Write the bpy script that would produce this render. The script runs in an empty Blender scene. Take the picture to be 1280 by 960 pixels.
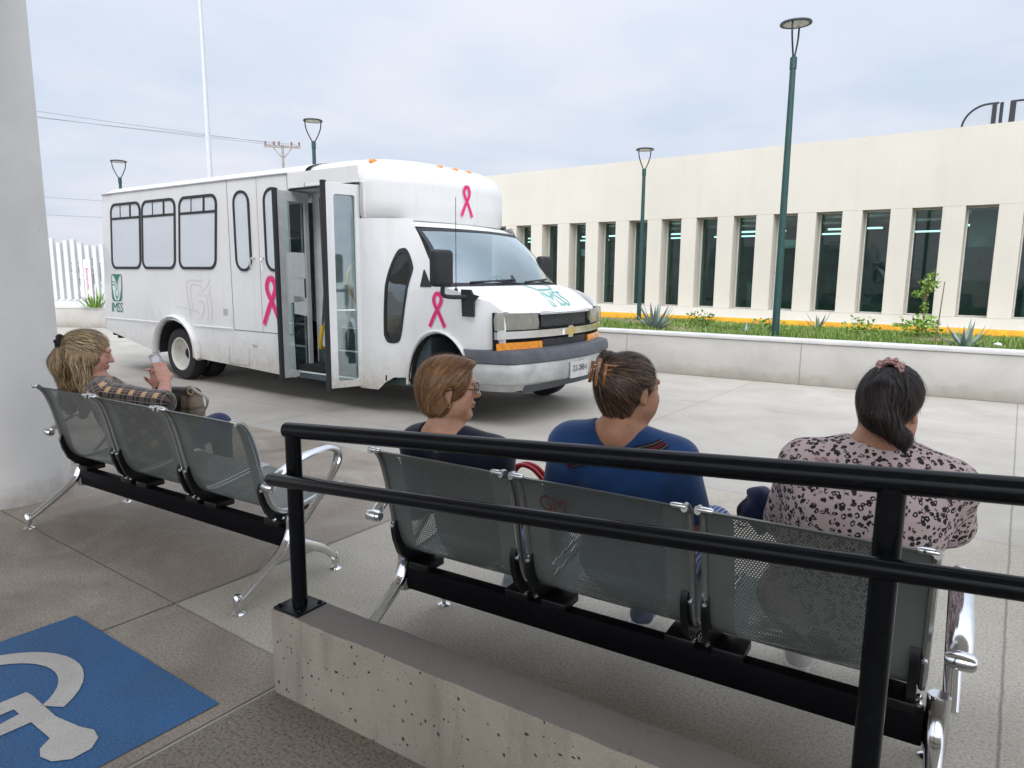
import bpy, bmesh, math, random
import numpy as np
from mathutils import Vector, Matrix
PI = math.pi
R = math.radians
random.seed(7)
rng = np.random.default_rng(7)
C = bpy.context.scene.collection
scene = bpy.context.scene

# ---------------------------------------------------------------- basic helpers
def empty(name, loc=(0, 0, 0), rz=0.0, parent=None):
    o = bpy.data.objects.new(name, None)
    o.empty_display_size = 0.1
    C.objects.link(o)
    o.location = loc
    o.rotation_euler = (0, 0, rz)
    if parent: o.parent = parent
    return o

def tag(o, label=None, cat=None, group=None, kind=None):
    if label: o['label'] = label
    if cat: o['category'] = cat
    if group: o['group'] = group
    if kind: o['kind'] = kind
    return o

def thing(name, label, cat, loc=(0, 0, 0), rz=0.0, group=None):
    return tag(empty(name, loc, rz), label, cat, group)

def obj(name, bm, m, parent=None, smooth=False, loc=None, rz=None, recalc=True):
    if isinstance(bm, bmesh.types.BMesh):
        if recalc: bmesh.ops.recalc_face_normals(bm, faces=bm.faces)
        me = bpy.data.meshes.new(name)
        bm.to_mesh(me); bm.free()
    else:
        me = bm
    if smooth == 'auto':
        me.polygons.foreach_set('use_smooth', [True] * len(me.polygons))
        try: me.set_sharp_from_angle(angle=R(38))
        except Exception: pass
    elif smooth:
        me.polygons.foreach_set('use_smooth', [True] * len(me.polygons))
    if isinstance(m, (list, tuple)):
        for x in m: me.materials.append(x)
    elif m: me.materials.append(m)
    o = bpy.data.objects.new(name, me)
    C.objects.link(o)
    if parent: o.parent = parent
    if loc is not None: o.location = loc
    if rz is not None: o.rotation_euler = (0, 0, rz)
    return o

def copy_tree(o, parent=None):
    c = o.copy(); C.objects.link(c)
    if parent: c.parent = parent
    for ch in [x for x in bpy.data.objects if x.parent == o]:
        copy_tree(ch, c)
    return c

def B(): return bmesh.new()

def box(bm, x0, x1, y0, y1, z0, z1, M=None, bev=0.0, seg=2, mi=0):
    vs = [bm.verts.new((x, y, z)) for x in (x0, x1) for y in (y0, y1) for z in (z0, z1)]
    F = [(0, 1, 3, 2), (4, 6, 7, 5), (0, 4, 5, 1), (2, 3, 7, 6), (0, 2, 6, 4), (1, 5, 7, 3)]
    fs = [bm.faces.new([vs[i] for i in f]) for f in F]
    for f in fs: f.material_index = mi
    if M is not None:
        for v in vs: v.co = M @ v.co
    if bev > 0:
        es = list({e for f in fs for e in f.edges})
        bmesh.ops.bevel(bm, geom=es, offset=bev, segments=seg, affect='EDGES', profile=0.5)
    return vs

def frame_from(t):
    t = t.normalized()
    a = Vector((0, 0, 1)) if abs(t.z) < 0.95 else Vector((1, 0, 0))
    n = t.cross(a).normalized()
    return n, t.cross(n).normalized()

def tube(bm, pts, r, seg=10, cap=True, flat=None, closed=False, mi=0):
    """swept tube; r scalar or list; flat=(a,b) scales the two cross axes"""
    pts = [Vector(p) for p in pts]
    n = len(pts)
    rs = r if isinstance(r, (list, tuple)) else [r] * n
    rings = []
    nrm = None
    for i, p in enumerate(pts):
        if closed: t = (pts[(i + 1) % n] - pts[i - 1])
        else: t = pts[min(i + 1, n - 1)] - pts[max(i - 1, 0)]
        if t.length < 1e-9: t = Vector((0, 0, 1))
        t.normalize()
        if nrm is None: nrm, b = frame_from(t)
        else:
            nrm = (nrm - t * nrm.dot(t))
            if nrm.length < 1e-6: nrm, b = frame_from(t)
            nrm.normalize()
        b = t.cross(nrm).normalized()
        fa, fb = flat if flat else (1, 1)
        rings.append([bm.verts.new(p + (nrm * math.cos(2 * PI * k / seg) * fa + b * math.sin(2 * PI * k / seg) * fb) * rs[i]) for k in range(seg)])
    m = n if closed else n - 1
    for i in range(m):
        a, b2 = rings[i], rings[(i + 1) % n]
        for k in range(seg):
            f = bm.faces.new((a[k], a[(k + 1) % seg], b2[(k + 1) % seg], b2[k])); f.material_index = mi
    if cap and not closed:
        f = bm.faces.new(list(reversed(rings[0]))); f.material_index = mi
        f = bm.faces.new(rings[-1]); f.material_index = mi
    return rings

def rtube(bm, pts, r, seg=10, **k):
    """tube with rounded ends"""
    pts = [Vector(p) for p in pts]
    a = (pts[0] - pts[1]).normalized(); b = (pts[-1] - pts[-2]).normalized()
    P = [pts[0] + a * r * 0.95, pts[0] + a * r * 0.7, pts[0]] + pts[1:-1] + [pts[-1], pts[-1] + b * r * 0.7, pts[-1] + b * r * 0.95]
    rs = [r * 0.3, r * 0.72, r] + [r] * (len(pts) - 2) + [r, r * 0.72, r * 0.3]
    return tube(bm, P, rs, seg, **k)

def lathe(bm, prof, seg=24, M=None, cap=True, mi=0):
    """prof list of (r,z) round local z"""
    rings = []
    for r, z in prof:
        ring = []
        for k in range(seg):
            a = 2 * PI * k / seg
            p = Vector((r * math.cos(a), r * math.sin(a), z))
            ring.append(bm.verts.new(M @ p if M is not None else p))
        rings.append(ring)
    for a, b in zip(rings, rings[1:]):
        for k in range(seg):
            f = bm.faces.new((a[k], a[(k + 1) % seg], b[(k + 1) % seg], b[k])); f.material_index = mi
    if cap:
        if prof[0][0] > 1e-5: bm.faces.new(list(reversed(rings[0]))).material_index = mi
        if prof[-1][0] > 1e-5: bm.faces.new(rings[-1]).material_index = mi

def smooth_path(pts, n=8):
    """Catmull-Rom through pts"""
    P = [Vector(p) for p in pts]
    P = [P[0] * 2 - P[1]] + P + [P[-1] * 2 - P[-2]]
    out = []
    for i in range(1, len(P) - 2):
        for k in range(n):
            t = k / n
            a, b, c, d = P[i - 1], P[i], P[i + 1], P[i + 2]
            out.append(0.5 * ((2 * b) + (c - a) * t + (2 * a - 5 * b + 4 * c - d) * t * t + (3 * b - a - 3 * c + d) * t ** 3))
    out.append(P[-2])
    return out

def rrect(x0, x1, y0, y1, r, n=6):
    """rounded rectangle outline (2-D), r scalar or 4 radii (x0y0, x1y0, x1y1, x0y1)"""
    rr = r if isinstance(r, (list, tuple)) else [r] * 4
    out = []
    for (cx, cy, a0), q in zip([(x0 + rr[0], y0 + rr[0], PI), (x1 - rr[1], y0 + rr[1], 1.5 * PI), (x1 - rr[2], y1 - rr[2], 0), (x0 + rr[3], y1 - rr[3], 0.5 * PI)], rr):
        for k in range(n + 1):
            a = a0 + 0.5 * PI * k / n
            out.append((cx + q * math.cos(a), cy + q * math.sin(a)))
    return out

def panel(outer, holes=(), fn=None, cuts_a=(), cuts_b=(), thick=0.0):
    """filled 2-D outline with holes, sliced, mapped by fn(a,b)->xyz, optional thickness along -normal"""
    bm = bmesh.new()
    es = []
    for loop in [outer] + list(holes):
        L = []
        for p in loop:
            if L and (Vector((p[0], p[1], 0)) - L[-1].co).length < 1e-6: continue
            L.append(bm.verts.new((p[0], p[1], 0)))
        if (L[0].co - L[-1].co).length < 1e-6:
            bm.verts.remove(L.pop())
        for i in range(len(L)): es.append(bm.edges.new((L[i], L[(i + 1) % len(L)])))
    bmesh.ops.triangle_fill(bm, edges=es, use_beauty=True, normal=(0, 0, 1))
    for a in cuts_a:
        bmesh.ops.bisect_plane(bm, geom=bm.verts[:] + bm.edges[:] + bm.faces[:], dist=1e-5, plane_co=(a, 0, 0), plane_no=(1, 0, 0))
    for b in cuts_b:
        bmesh.ops.bisect_plane(bm, geom=bm.verts[:] + bm.edges[:] + bm.faces[:], dist=1e-5, plane_co=(0, b, 0), plane_no=(0, 1, 0))
    if fn:
        for v in bm.verts: v.co = Vector(fn(v.co.x, v.co.y))
    bmesh.ops.recalc_face_normals(bm, faces=bm.faces)
    if thick:
        solid(bm, thick)
    return bm

def solid(bm, t):
    bmesh.ops.solidify(bm, geom=bm.faces[:], thickness=t)

def grid(fn, na, nb, bm=None, mi=0):
    """surface from fn(s,t), s,t in 0..1"""
    bm = bm or bmesh.new()
    V = [[bm.verts.new(fn(i / na, j / nb)) for j in range(nb + 1)] for i in range(na + 1)]
    for i in range(na):
        for j in range(nb):
            f = bm.faces.new((V[i][j], V[i + 1][j], V[i + 1][j + 1], V[i][j + 1])); f.material_index = mi
    return bm

def ribbon2d(pts, w):
    """outline of a polyline with width(s) w -> polygon"""
    pts = [Vector((p[0], p[1], 0)) for p in pts]
    n = len(pts)
    ws = w if isinstance(w, (list, tuple)) else [w] * n
    Lp, Rp = [], []
    for i, p in enumerate(pts):
        t = (pts[min(i + 1, n - 1)] - pts[max(i - 1, 0)]).normalized()
        nn = Vector((-t.y, t.x, 0)) * ws[i] * 0.5
        Lp.append((p.x + nn.x, p.y + nn.y)); Rp.append((p.x - nn.x, p.y - nn.y))
    return Lp + Rp[::-1]

def text_mesh(s, size, extrude=0.001, spacing=1.0, xs=1.0):
    cu = bpy.data.curves.new('lettering', 'FONT')
    cu.body = s; cu.size = size; cu.extrude = extrude; cu.align_x = 'CENTER'; cu.space_character = spacing
    cu.resolution_u = 3
    o = bpy.data.objects.new('lettering', cu)
    C.objects.link(o)
    dg = bpy.context.evaluated_depsgraph_get()
    me = bpy.data.meshes.new_from_object(o.evaluated_get(dg))
    bpy.data.objects.remove(o); bpy.data.curves.remove(cu)
    me.materials.clear()
    if xs != 1.0:
        for v in me.vertices: v.co.x *= xs
    return me

# ---------------------------------------------------------------- materials
def mk(name):
    m = bpy.data.materials.new(name); m.use_nodes = True
    nt = m.node_tree
    b = nt.nodes['Principled BSDF']
    return m, nt, b

def N(nt, kind, **kw):
    n = nt.nodes.new(kind)
    for k, v in kw.items(): setattr(n, k, v)
    return n

def L(nt, a, b): nt.links.new(a, b)

def mixc(nt, fac, a, b, mode='MIX'):
    n = N(nt, 'ShaderNodeMix', data_type='RGBA', blend_type=mode)
    for i, x in ((0, fac), (6, a), (7, b)):
        if hasattr(x, 'links'): L(nt, x, n.inputs[i])
        elif i == 0: n.inputs[0].default_value = x
        else: n.inputs[i].default_value = (*x[:3], 1)
    return n.outputs[2]

def math_(nt, op, a, b=None, c=None):
    n = N(nt, 'ShaderNodeMath', operation=op)
    for i, x in enumerate((a, b, c)):
        if x is None: continue
        if hasattr(x, 'links'): L(nt, x, n.inputs[i])
        else: n.inputs[i].default_value = x
    return n.outputs[0]

def noise(nt, vec, scale, detail=4, rough=0.55, dist=0.0):
    n = N(nt, 'ShaderNodeTexNoise')
    n.inputs['Scale'].default_value = scale; n.inputs['Detail'].default_value = detail
    n.inputs['Roughness'].default_value = rough; n.inputs['Distortion'].default_value = dist
    if vec is not None: L(nt, vec, n.inputs['Vector'])
    return n.outputs['Fac']

def ramp(nt, fac, stops):
    n = N(nt, 'ShaderNodeValToRGB')
    el = n.color_ramp.elements
    while len(el) > 1: el.remove(el[0])
    el[0].position = stops[0][0]; c = stops[0][1]; el[0].color = (*c, 1) if isinstance(c, tuple) else (c, c, c, 1)
    for p, c in stops[1:]:
        e = el.new(p); e.color = (*c, 1) if isinstance(c, tuple) else (c, c, c, 1)
    L(nt, fac, n.inputs[0])
    return n.outputs[0]

def tco(nt, which='Object'):
    return N(nt, 'ShaderNodeTexCoord').outputs[which]

def bump(nt, b, h, strength=0.3, dist=0.01):
    n = N(nt, 'ShaderNodeBump'); n.inputs['Strength'].default_value = strength; n.inputs['Distance'].default_value = dist
    L(nt, h, n.inputs['Height']); L(nt, n.outputs[0], b.inputs['Normal'])

def simple(name, col, rough=0.5, metal=0.0, var=0.12, scale=6.0, bmp=0.0, bscale=60.0, spec=0.5, coat=0.0, emit=None):
    m, nt, b = mk(name)
    v = tco(nt)
    n1 = noise(nt, v, scale, 5)
    lo = tuple(max(0, c * (1 - var)) for c in col); hi = tuple(min(1, c * (1 + var)) for c in col)
    L(nt, ramp(nt, n1, [(0.3, lo), (0.7, hi)]), b.inputs['Base Color'])
    b.inputs['Roughness'].default_value = rough; b.inputs['Metallic'].default_value = metal
    b.inputs['Specular IOR Level'].default_value = spec
    if coat: b.inputs['Coat Weight'].default_value = coat; b.inputs['Coat Roughness'].default_value = 0.08
    if bmp: bump(nt, b, noise(nt, v, bscale, 3), bmp, 0.004)
    if emit: b.inputs['Emission Color'].default_value = (*col, 1); b.inputs['Emission Strength'].default_value = emit
    return m

def wpos(px, py, Y):
    """a point of the site on the vertical plane y = Y seen at photo pixel (px, py); used once to survey the layout"""
    f, p, roll = 870.0, math.atan(138 / 870.0), 0.008
    a, b = (px - 640) / f, -(py - 480) / f
    c, s = math.cos(roll), math.sin(roll)
    a, b = a * c - b * s, a * s + b * c
    c, s = math.cos(p), math.sin(p)
    d = Vector((a, c + b * s, -s + b * c))
    return Vector((0, 0, 1.5)) + d * (Y / d.y)

class Fr:
    """site frame: r runs right along a row, v away from the camera"""
    def __init__(s, az):
        a = R(az); s.u = Vector((-math.sin(a), -math.cos(a), 0)); s.v = Vector((math.cos(a), -math.sin(a), 0)); s.rz = -R(90 - abs(az))
    def __call__(s, r, v, z=0.0): return s.u * r + s.v * v + Vector((0, 0, z))

# ---------------------------------------------------------------- camera, sky, sun
cam_d = bpy.data.cameras.new('camera'); cam = bpy.data.objects.new('camera', cam_d); C.objects.link(cam)
cam.location = (0, 0, 1.5)
cam.rotation_mode = 'QUATERNION'
cam.rotation_quaternion = (Matrix.Rotation(PI / 2 - math.atan(138 / 870.0), 3, 'X') @ Matrix.Rotation(0.008, 3, 'Z')).to_quaternion()
cam_d.sensor_width = 36.0; cam_d.lens = 870 / 1280 * 36; cam_d.clip_start = 0.05; cam_d.clip_end = 2000
scene.camera = cam
scene.view_settings.view_transform = 'Standard'
scene.view_settings.look = 'None'
scene.view_settings.exposure = 0.15
scene.view_settings.gamma = 1.0
scene.view_settings.use_curve_mapping = False
scene.cycles.max_bounces = 8
scene.cycles.transparent_max_bounces = 12
scene.cycles.use_denoising = True

SUN_EL, SUN_AZ = R(45), R(186)      # azimuth clockwise from +Y
w = bpy.data.worlds.new('World'); scene.world = w; w.use_nodes = True
nt = w.node_tree
bg = nt.nodes['Background']; out = nt.nodes['World Output']
sky = N(nt, 'ShaderNodeTexSky', sky_type='NISHITA', sun_disc=False)
sky.sun_elevation = SUN_EL; sky.sun_rotation = SUN_AZ
sky.air_density = 1.0; sky.dust_density = 2.5; sky.ozone_density = 1.2
L(nt, sky.outputs[0], bg.inputs[0]); bg.inputs[1].default_value = 0.08
# overcast: cloud deck with CIE-like brightening towards the zenith and soft blue-grey breaks
co = N(nt, 'ShaderNodeTexCoord').outputs['Generated']
sep = N(nt, 'ShaderNodeSeparateXYZ'); L(nt, co, sep.inputs[0])
zc = math_(nt, 'MAXIMUM', sep.outputs[2], 0.02)
den = math_(nt, 'ADD', zc, 0.16)
cx = math_(nt, 'DIVIDE', sep.outputs[0], den); cy = math_(nt, 'DIVIDE', sep.outputs[1], den)
cmb = N(nt, 'ShaderNodeCombineXYZ'); L(nt, cx, cmb.inputs[0]); L(nt, cy, cmb.inputs[1])
n1 = noise(nt, cmb.outputs[0], 0.75, 6, 0.52, 0.35)
n2 = noise(nt, cmb.outputs[0], 2.4, 5, 0.5, 0.2)
ncl = math_(nt, 'ADD', math_(nt, 'MULTIPLY', n1, 0.75), math_(nt, 'MULTIPLY', n2, 0.25))
ccol = ramp(nt, ncl, [(0.36, (0.60, 0.69, 0.82)), (0.5, (0.71, 0.755, 0.86)), (0.62, (0.80, 0.805, 0.885))])
sdot = N(nt, "ShaderNodeVectorMath", operation="DOT_PRODUCT"); L(nt, co, sdot.inputs[0]); sdot.inputs[1].default_value = (math.sin(SUN_AZ) * math.cos(SUN_EL), math.cos(SUN_AZ) * math.cos(SUN_EL), math.sin(SUN_EL))
glow = math_(nt, "POWER", math_(nt, "MAXIMUM", sdot.outputs["Value"], 0.0), 1.6)
bright = math_(nt, "ADD", math_(nt, "ADD", 0.98, math_(nt, "MULTIPLY", math_(nt, "POWER", zc, 1.6), 0.6)), math_(nt, "MULTIPLY", glow, 2.0))
bg2 = N(nt, 'ShaderNodeBackground'); L(nt, ccol, bg2.inputs[0]); L(nt, bright, bg2.inputs[1])
mx = N(nt, 'ShaderNodeMixShader'); mx.inputs[0].default_value = 0.9
L(nt, bg.outputs[0], mx.inputs[1]); L(nt, bg2.outputs[0], mx.inputs[2]); L(nt, mx.outputs[0], out.inputs[0])

sd = bpy.data.lights.new('sun', 'SUN'); sd.energy = 1.9; sd.angle = R(60); sd.color = (1, 0.96, 0.9)
so = bpy.data.objects.new('sun', sd); C.objects.link(so)
dirv = Vector((math.sin(SUN_AZ) * math.cos(SUN_EL), math.cos(SUN_AZ) * math.cos(SUN_EL), math.sin(SUN_EL)))
so.rotation_euler = dirv.to_track_quat('Z', 'Y').to_euler(); so.location = (0, 0, 30)
# ---------------------------------------------------------------- ground
FG = Fr(-54)
RZG = FG.rz

def ground_mat(name, base, dark, joints=True, agg=0.5, stain=0.5, jr=(-2.98, 3.06), jv=(1.51, 3.2), rough=0.8, fs=130):
    m, nt, b = mk(name)
    v = tco(nt)
    big = noise(nt, v, 0.35, 4, 0.6)
    mid = noise(nt, v, 1.7, 6, 0.62, 0.6)
    fine = noise(nt, v, fs, 3, 0.7)
    grit = noise(nt, v, 420, 2, 0.6)
    c = mixc(nt, ramp(nt, mid, [(0.32, 0.0), (0.72, stain)]), base, dark)
    c = mixc(nt, ramp(nt, big, [(0.4, 0.0), (0.7, stain * 0.7)]), c, tuple(x * 0.82 for x in dark))
    c = mixc(nt, math_(nt, 'MULTIPLY', ramp(nt, fine, [(0.35, 1.0), (0.55, 0.0)]), agg), c, tuple(x * 0.45 for x in dark))
    c = mixc(nt, math_(nt, 'MULTIPLY', ramp(nt, grit, [(0.55, 0.0), (0.68, 1.0)]), agg * 0.5), c, tuple(min(1, x * 1.35) for x in base))
    h = math_(nt, 'ADD', math_(nt, 'MULTIPLY', fine, 0.6), math_(nt, 'MULTIPLY', grit, 0.4))
    if joints:
        sp = N(nt, 'ShaderNodeSeparateXYZ'); L(nt, v, sp.inputs[0])
        wob = math_(nt, 'MULTIPLY', math_(nt, 'SUBTRACT', noise(nt, v, 9, 3), 0.5), 0.012)
        js = None
        for ax, (o, p) in ((0, jr), (1, jv)):
            q = math_(nt, 'DIVIDE', math_(nt, 'SUBTRACT', math_(nt, 'ADD', sp.outputs[ax], wob), o - p * 0.5), p)
            q = math_(nt, 'ABSOLUTE', math_(nt, 'SUBTRACT', math_(nt, 'FRACT', q), 0.5))
            q = math_(nt, 'MULTIPLY', q, p)
            ln = ramp(nt, q, [(0.002, 1.0), (0.007, 0.0)])
            js = ln if js is None else math_(nt, 'MAXIMUM', js, ln)
        c = mixc(nt, math_(nt, 'MULTIPLY', js, 0.55), c, (0.07, 0.062, 0.052))
        h = math_(nt, 'SUBTRACT', h, math_(nt, 'MULTIPLY', js, 2.0))
    L(nt, c, b.inputs['Base Color'])
    b.inputs['Roughness'].default_value = rough
    b.inputs['Specular IOR Level'].default_value = 0.3
    bump(nt, b, h, 0.35, 0.004)
    return m

def sheet(name, poly, z, m, rz=RZG):
    bm = B()
    bm.faces.new([bm.verts.new((x, y, 0)) for x, y in poly])
    o = obj(name, bm, m, loc=(0, 0, z), rz=rz)
    tag(o, kind='structure')
    return o

M_plaza = ground_mat('plaza_concrete', (0.48, 0.455, 0.405), (0.35, 0.328, 0.285), stain=0.8, agg=0.3)
M_apron = ground_mat('apron_concrete', (0.55, 0.51, 0.43), (0.36, 0.325, 0.265), stain=0.8, agg=0.6, fs=95)
M_slab = ground_mat('old_concrete', (0.52, 0.465, 0.39), (0.22, 0.18, 0.145), stain=1.0, agg=0.65, fs=95)
M_ramp = ground_mat('ramp_concrete', (0.29, 0.255, 0.215), (0.17, 0.145, 0.12), joints=False, stain=0.6, agg=0.9, fs=85)
sheet('ground', [(-400, -400), (400, -400), (400, 400), (-400, 400)], 0.0, M_plaza)
sheet('pavement', [(-30, -12), (-2.99, -12), (-2.99, 2.3), (-3.02, 3.9), (-30, 3.9)], 0.004, M_slab)
sheet('pavement_strip', [(-2.98, -12), (-2.07, -12), (-2.07, 1.505), (-2.98, 1.505)], 0.0045, M_slab)
sheet('pavement_apron', [(-2.975, 1.505), (-2.06, 1.44), (12, 0.9), (12, 4.7), (-2.975, 4.7)], 0.003, M_apron)
FK = Fr(-57)
KC = Vector((-0.850, 2.303, 0))            # outer left corner of the ramp kerb at ground level
kr, kv = KC.dot(FK.u), KC.dot(FK.v)
sheet('ramp', [(-2.05, -12), (12, -12), (12, 1.0), (-2.05, 1.45)], 0.006, M_ramp)

# blue accessibility square painted on the slab
def paint_mat(name, col, wear, under=(0.2, 0.17, 0.14)):
    m, nt, b = mk(name)
    v = tco(nt)
    c = mixc(nt, ramp(nt, noise(nt, v, 3.5, 5, 0.6), [(0.3, 0), (0.75, 0.8)]), col, tuple(x * 0.6 + 0.012 for x in col))
    sp = math_(nt, 'MULTIPLY', ramp(nt, noise(nt, v, 160, 3, 0.7), [(0.36, 1.0), (0.47, 0.0)]), wear)
    c = mixc(nt, sp, c, under)
    s2 = ramp(nt, noise(nt, v, 14, 4, 0.7), [(0.27, 0.9), (0.31, 0.0)])
    c = mixc(nt, s2, c, tuple(x * 0.4 for x in under))
    L(nt, c, b.inputs['Base Color']); b.inputs['Roughness'].default_value = 0.65
    bump(nt, b, noise(nt, v, 160, 3, 0.7), 0.3, 0.003)
    return m
M_blue = paint_mat('blue_paint', (0.008, 0.105, 0.28), 0.7)
M_symw = paint_mat('white_paint', (0.56, 0.54, 0.50), 0.6)
pm = thing('floor_marking', 'blue accessibility square with white wheelchair symbol painted on the slab', 'floor marking', (0, 0, 0.0085), RZG)
bm = B(); bm.faces.new([bm.verts.new((x, y, 0)) for x, y in [(-3.23, 0.08), (-2.13, 0.08), (-2.13, 1.205), (-3.21, 1.185)]])
obj('painted_square', bm, M_blue, pm)
bm = B()
def ann(cx, cy, r0, r1, a0, a1, n=28):
    pts = []
    for k in range(n + 1):
        a = R(a0 + (a1 - a0) * k / n); pts.append((cx + r1 * math.cos(a), cy + r1 * math.sin(a)))
    for k in range(n, -1, -1):
        a = R(a0 + (a1 - a0) * k / n); pts.append((cx + r0 * math.cos(a), cy + r0 * math.sin(a)))
    return pts
def flat_poly(bm, pts, z=0.0):
    es = []; vs = [bm.verts.new((x, y, z)) for x, y in pts]
    for i in range(len(vs)): es.append(bm.edges.new((vs[i], vs[(i + 1) % len(vs)])))
    bmesh.ops.triangle_fill(bm, edges=es, use_beauty=True, normal=(0, 0, 1))
flat_poly(bm, ann(-2.81, 0.70, 0.245, 0.325, 32, 278))
flat_poly(bm, [(-2.735, 0.30), (-2.735, 0.83), (-2.70, 0.835), (-2.50, 0.834), (-2.377, 0.858), (-2.322, 0.879), (-2.27, 0.869), (-2.232, 0.832), (-2.229, 0.774), (-2.266, 0.733), (-2.317, 0.721), (-2.36, 0.735), (-2.39, 0.775), (-2.53, 0.772), (-2.535, 0.45), (-2.60, 0.45), (-2.60, 0.71), (-2.612, 0.765), (-2.655, 0.765), (-2.658, 0.30)])
flat_poly(bm, [(-2.70 + 0.085 * math.cos(2 * PI * k / 20), 0.185 + 0.085 * math.sin(2 * PI * k / 20)) for k in range(20)])
o = obj('wheelchair_symbol', bm, M_symw, pm, loc=(0, 0, 0.003))

# ---------------------------------------------------------------- ramp kerb + handrail
m, nt, b = mk('cast_concrete')
v = tco(nt)
c = mixc(nt, ramp(nt, noise(nt, v, 2.2, 6, 0.65, 0.8), [(0.3, 0), (0.7, 1)]), (0.35, 0.315, 0.255), (0.245, 0.215, 0.17))
sx = N(nt, 'ShaderNodeMapping'); sx.inputs['Scale'].default_value = (7, 7, 1.2); L(nt, v, sx.inputs[0])
c = mixc(nt, ramp(nt, noise(nt, sx.outputs[0], 1.6, 5, 0.6), [(0.52, 0), (0.75, 0.55)]), c, (0.15, 0.125, 0.10))
vo = N(nt, 'ShaderNodeTexVoronoi'); vo.inputs['Scale'].default_value = 56; vo.inputs['Randomness'].default_value = 1.0
dn = N(nt, 'ShaderNodeVectorMath', operation='ADD'); L(nt, v, dn.inputs[0])
nz = N(nt, 'ShaderNodeTexNoise'); nz.inputs['Scale'].default_value = 18; L(nt, v, nz.inputs['Vector'])
sc_ = N(nt, 'ShaderNodeVectorMath', operation='SCALE'); L(nt, nz.outputs['Color'], sc_.inputs[0]); sc_.inputs['Scale'].default_value = 0.04
L(nt, sc_.outputs[0], dn.inputs[1]); L(nt, dn.outputs[0], vo.inputs['Vector'])
sepc = N(nt, 'ShaderNodeSeparateColor'); L(nt, vo.outputs['Color'], sepc.inputs[0])
rad = math_(nt, 'MULTIPLY', math_(nt, 'POWER', sepc.outputs[0], 4.5), 0.34)
pit = ramp(nt, math_(nt, 'SUBTRACT', vo.outputs['Distance'], rad), [(0.0, 1.0), (0.04, 0.0)])
c = mixc(nt, pit, c, (0.035, 0.03, 0.025))
c = mixc(nt, math_(nt, 'MULTIPLY', ramp(nt, noise(nt, v, 200, 2, 0.6), [(0.4, 1), (0.55, 0)]), 0.25), c, (0.12, 0.10, 0.085))
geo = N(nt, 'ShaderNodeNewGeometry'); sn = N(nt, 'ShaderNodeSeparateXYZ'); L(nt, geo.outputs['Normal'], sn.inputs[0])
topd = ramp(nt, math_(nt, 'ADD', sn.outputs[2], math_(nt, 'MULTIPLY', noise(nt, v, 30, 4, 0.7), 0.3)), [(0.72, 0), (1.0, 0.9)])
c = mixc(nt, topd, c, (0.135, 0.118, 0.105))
L(nt, c, b.inputs['Base Color']); b.inputs['Roughness'].default_value = 0.85
bump(nt, b, math_(nt, 'SUBTRACT', noise(nt, v, 90, 4, 0.6), math_(nt, 'MULTIPLY', pit, 1.5)), 0.4, 0.006)
M_cast = m
kerb = thing('ramp_kerb', 'low pitted concrete kerb wall under the black handrail', 'kerb wall', KC, FK.rz)
bm = B()
KH, KW = 0.325, 0.15
nseg = 40
for i in range(nseg + 1):
    pass
box(bm, 0, 5.0, 0, KW, 0, KH, bev=0.012, seg=2)
bmesh.ops.subdivide_edges(bm, edges=[e for e in bm.edges if e.calc_length() > 1.0], cuts=60)
for vv in bm.verts:
    k = math.sin(vv.co.x * 23.1) * math.sin(vv.co.x * 9.7 + 1)
    if vv.co.z > 0.2: vv.co.z += 0.0025 * k; vv.co.y += 0.002 * math.sin(vv.co.x * 17)
obj('wall', bm, M_cast, kerb, smooth='auto')

m, nt, b = mk('black_enamel')
v = tco(nt)
L(nt, ramp(nt, noise(nt, v, 25, 5, 0.7), [(0.35, (0.003, 0.0035, 0.005)), (0.62, (0.004, 0.005, 0.006)), (0.8, (0.014, 0.013, 0.012))]), b.inputs['Base Color'])
L(nt, ramp(nt, noise(nt, v, 40, 4), [(0.3, 0.16), (0.7, 0.27)]), b.inputs['Roughness'])
bump(nt, b, noise(nt, v, 14, 3), 0.05, 0.004)
b.inputs['Specular IOR Level'].default_value = 0.18
M_black = m
rail = thing('handrail', 'black tubular steel handrail with two rails beside the ramp', 'handrail', KC + FK(0.075, 0.072, KH), FK.rz)
RS = 0.074
PX = [0.0, 1.80, 3.60]
def ztop(x): return 0.640 + RS * x
bm = B()
tube(bm, [(-0.03, 0, ztop(-0.03)), (4.8, 0, ztop(4.8))], 0.027, 20)
obj('top_rail', bm, M_black, rail, smooth='auto')
bm = B()
rtube(bm, [(-0.045, -0.062, ztop(0) - 0.165), (4.8, -0.062, ztop(4.8) - 0.165)], 0.0225, 18)
lr = obj('lower_rail', bm, M_black, rail, smooth='auto')
for x in PX:
    bm = B()
    tube(bm, [(x, 0, 0.008), (x, 0, ztop(x) - 0.012)], 0.027, 20)
    po = obj('post', bm, M_black, rail, smooth='auto')
    bm = B(); box(bm, x - 0.064, x + 0.064, -0.064, 0.064, 0.0, 0.008, bev=0.002)
    for dx in (-1, 1):
        for dy in (-1, 1):
            lathe(bm, [(0.008, 0.008), (0.008, 0.014), (0.004, 0.017), (0.0, 0.017)], 8, Matrix.Translation((x + dx * 0.048, dy * 0.048, 0)))
    obj('base_plate', bm, M_black, po, smooth='auto')
    bm = B(); tube(bm, [(x, -0.01, ztop(x) - 0.165), (x, -0.05, ztop(x) - 0.165)], 0.02, 12)
    obj('bracket', bm, M_black, po, smooth='auto')

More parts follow.
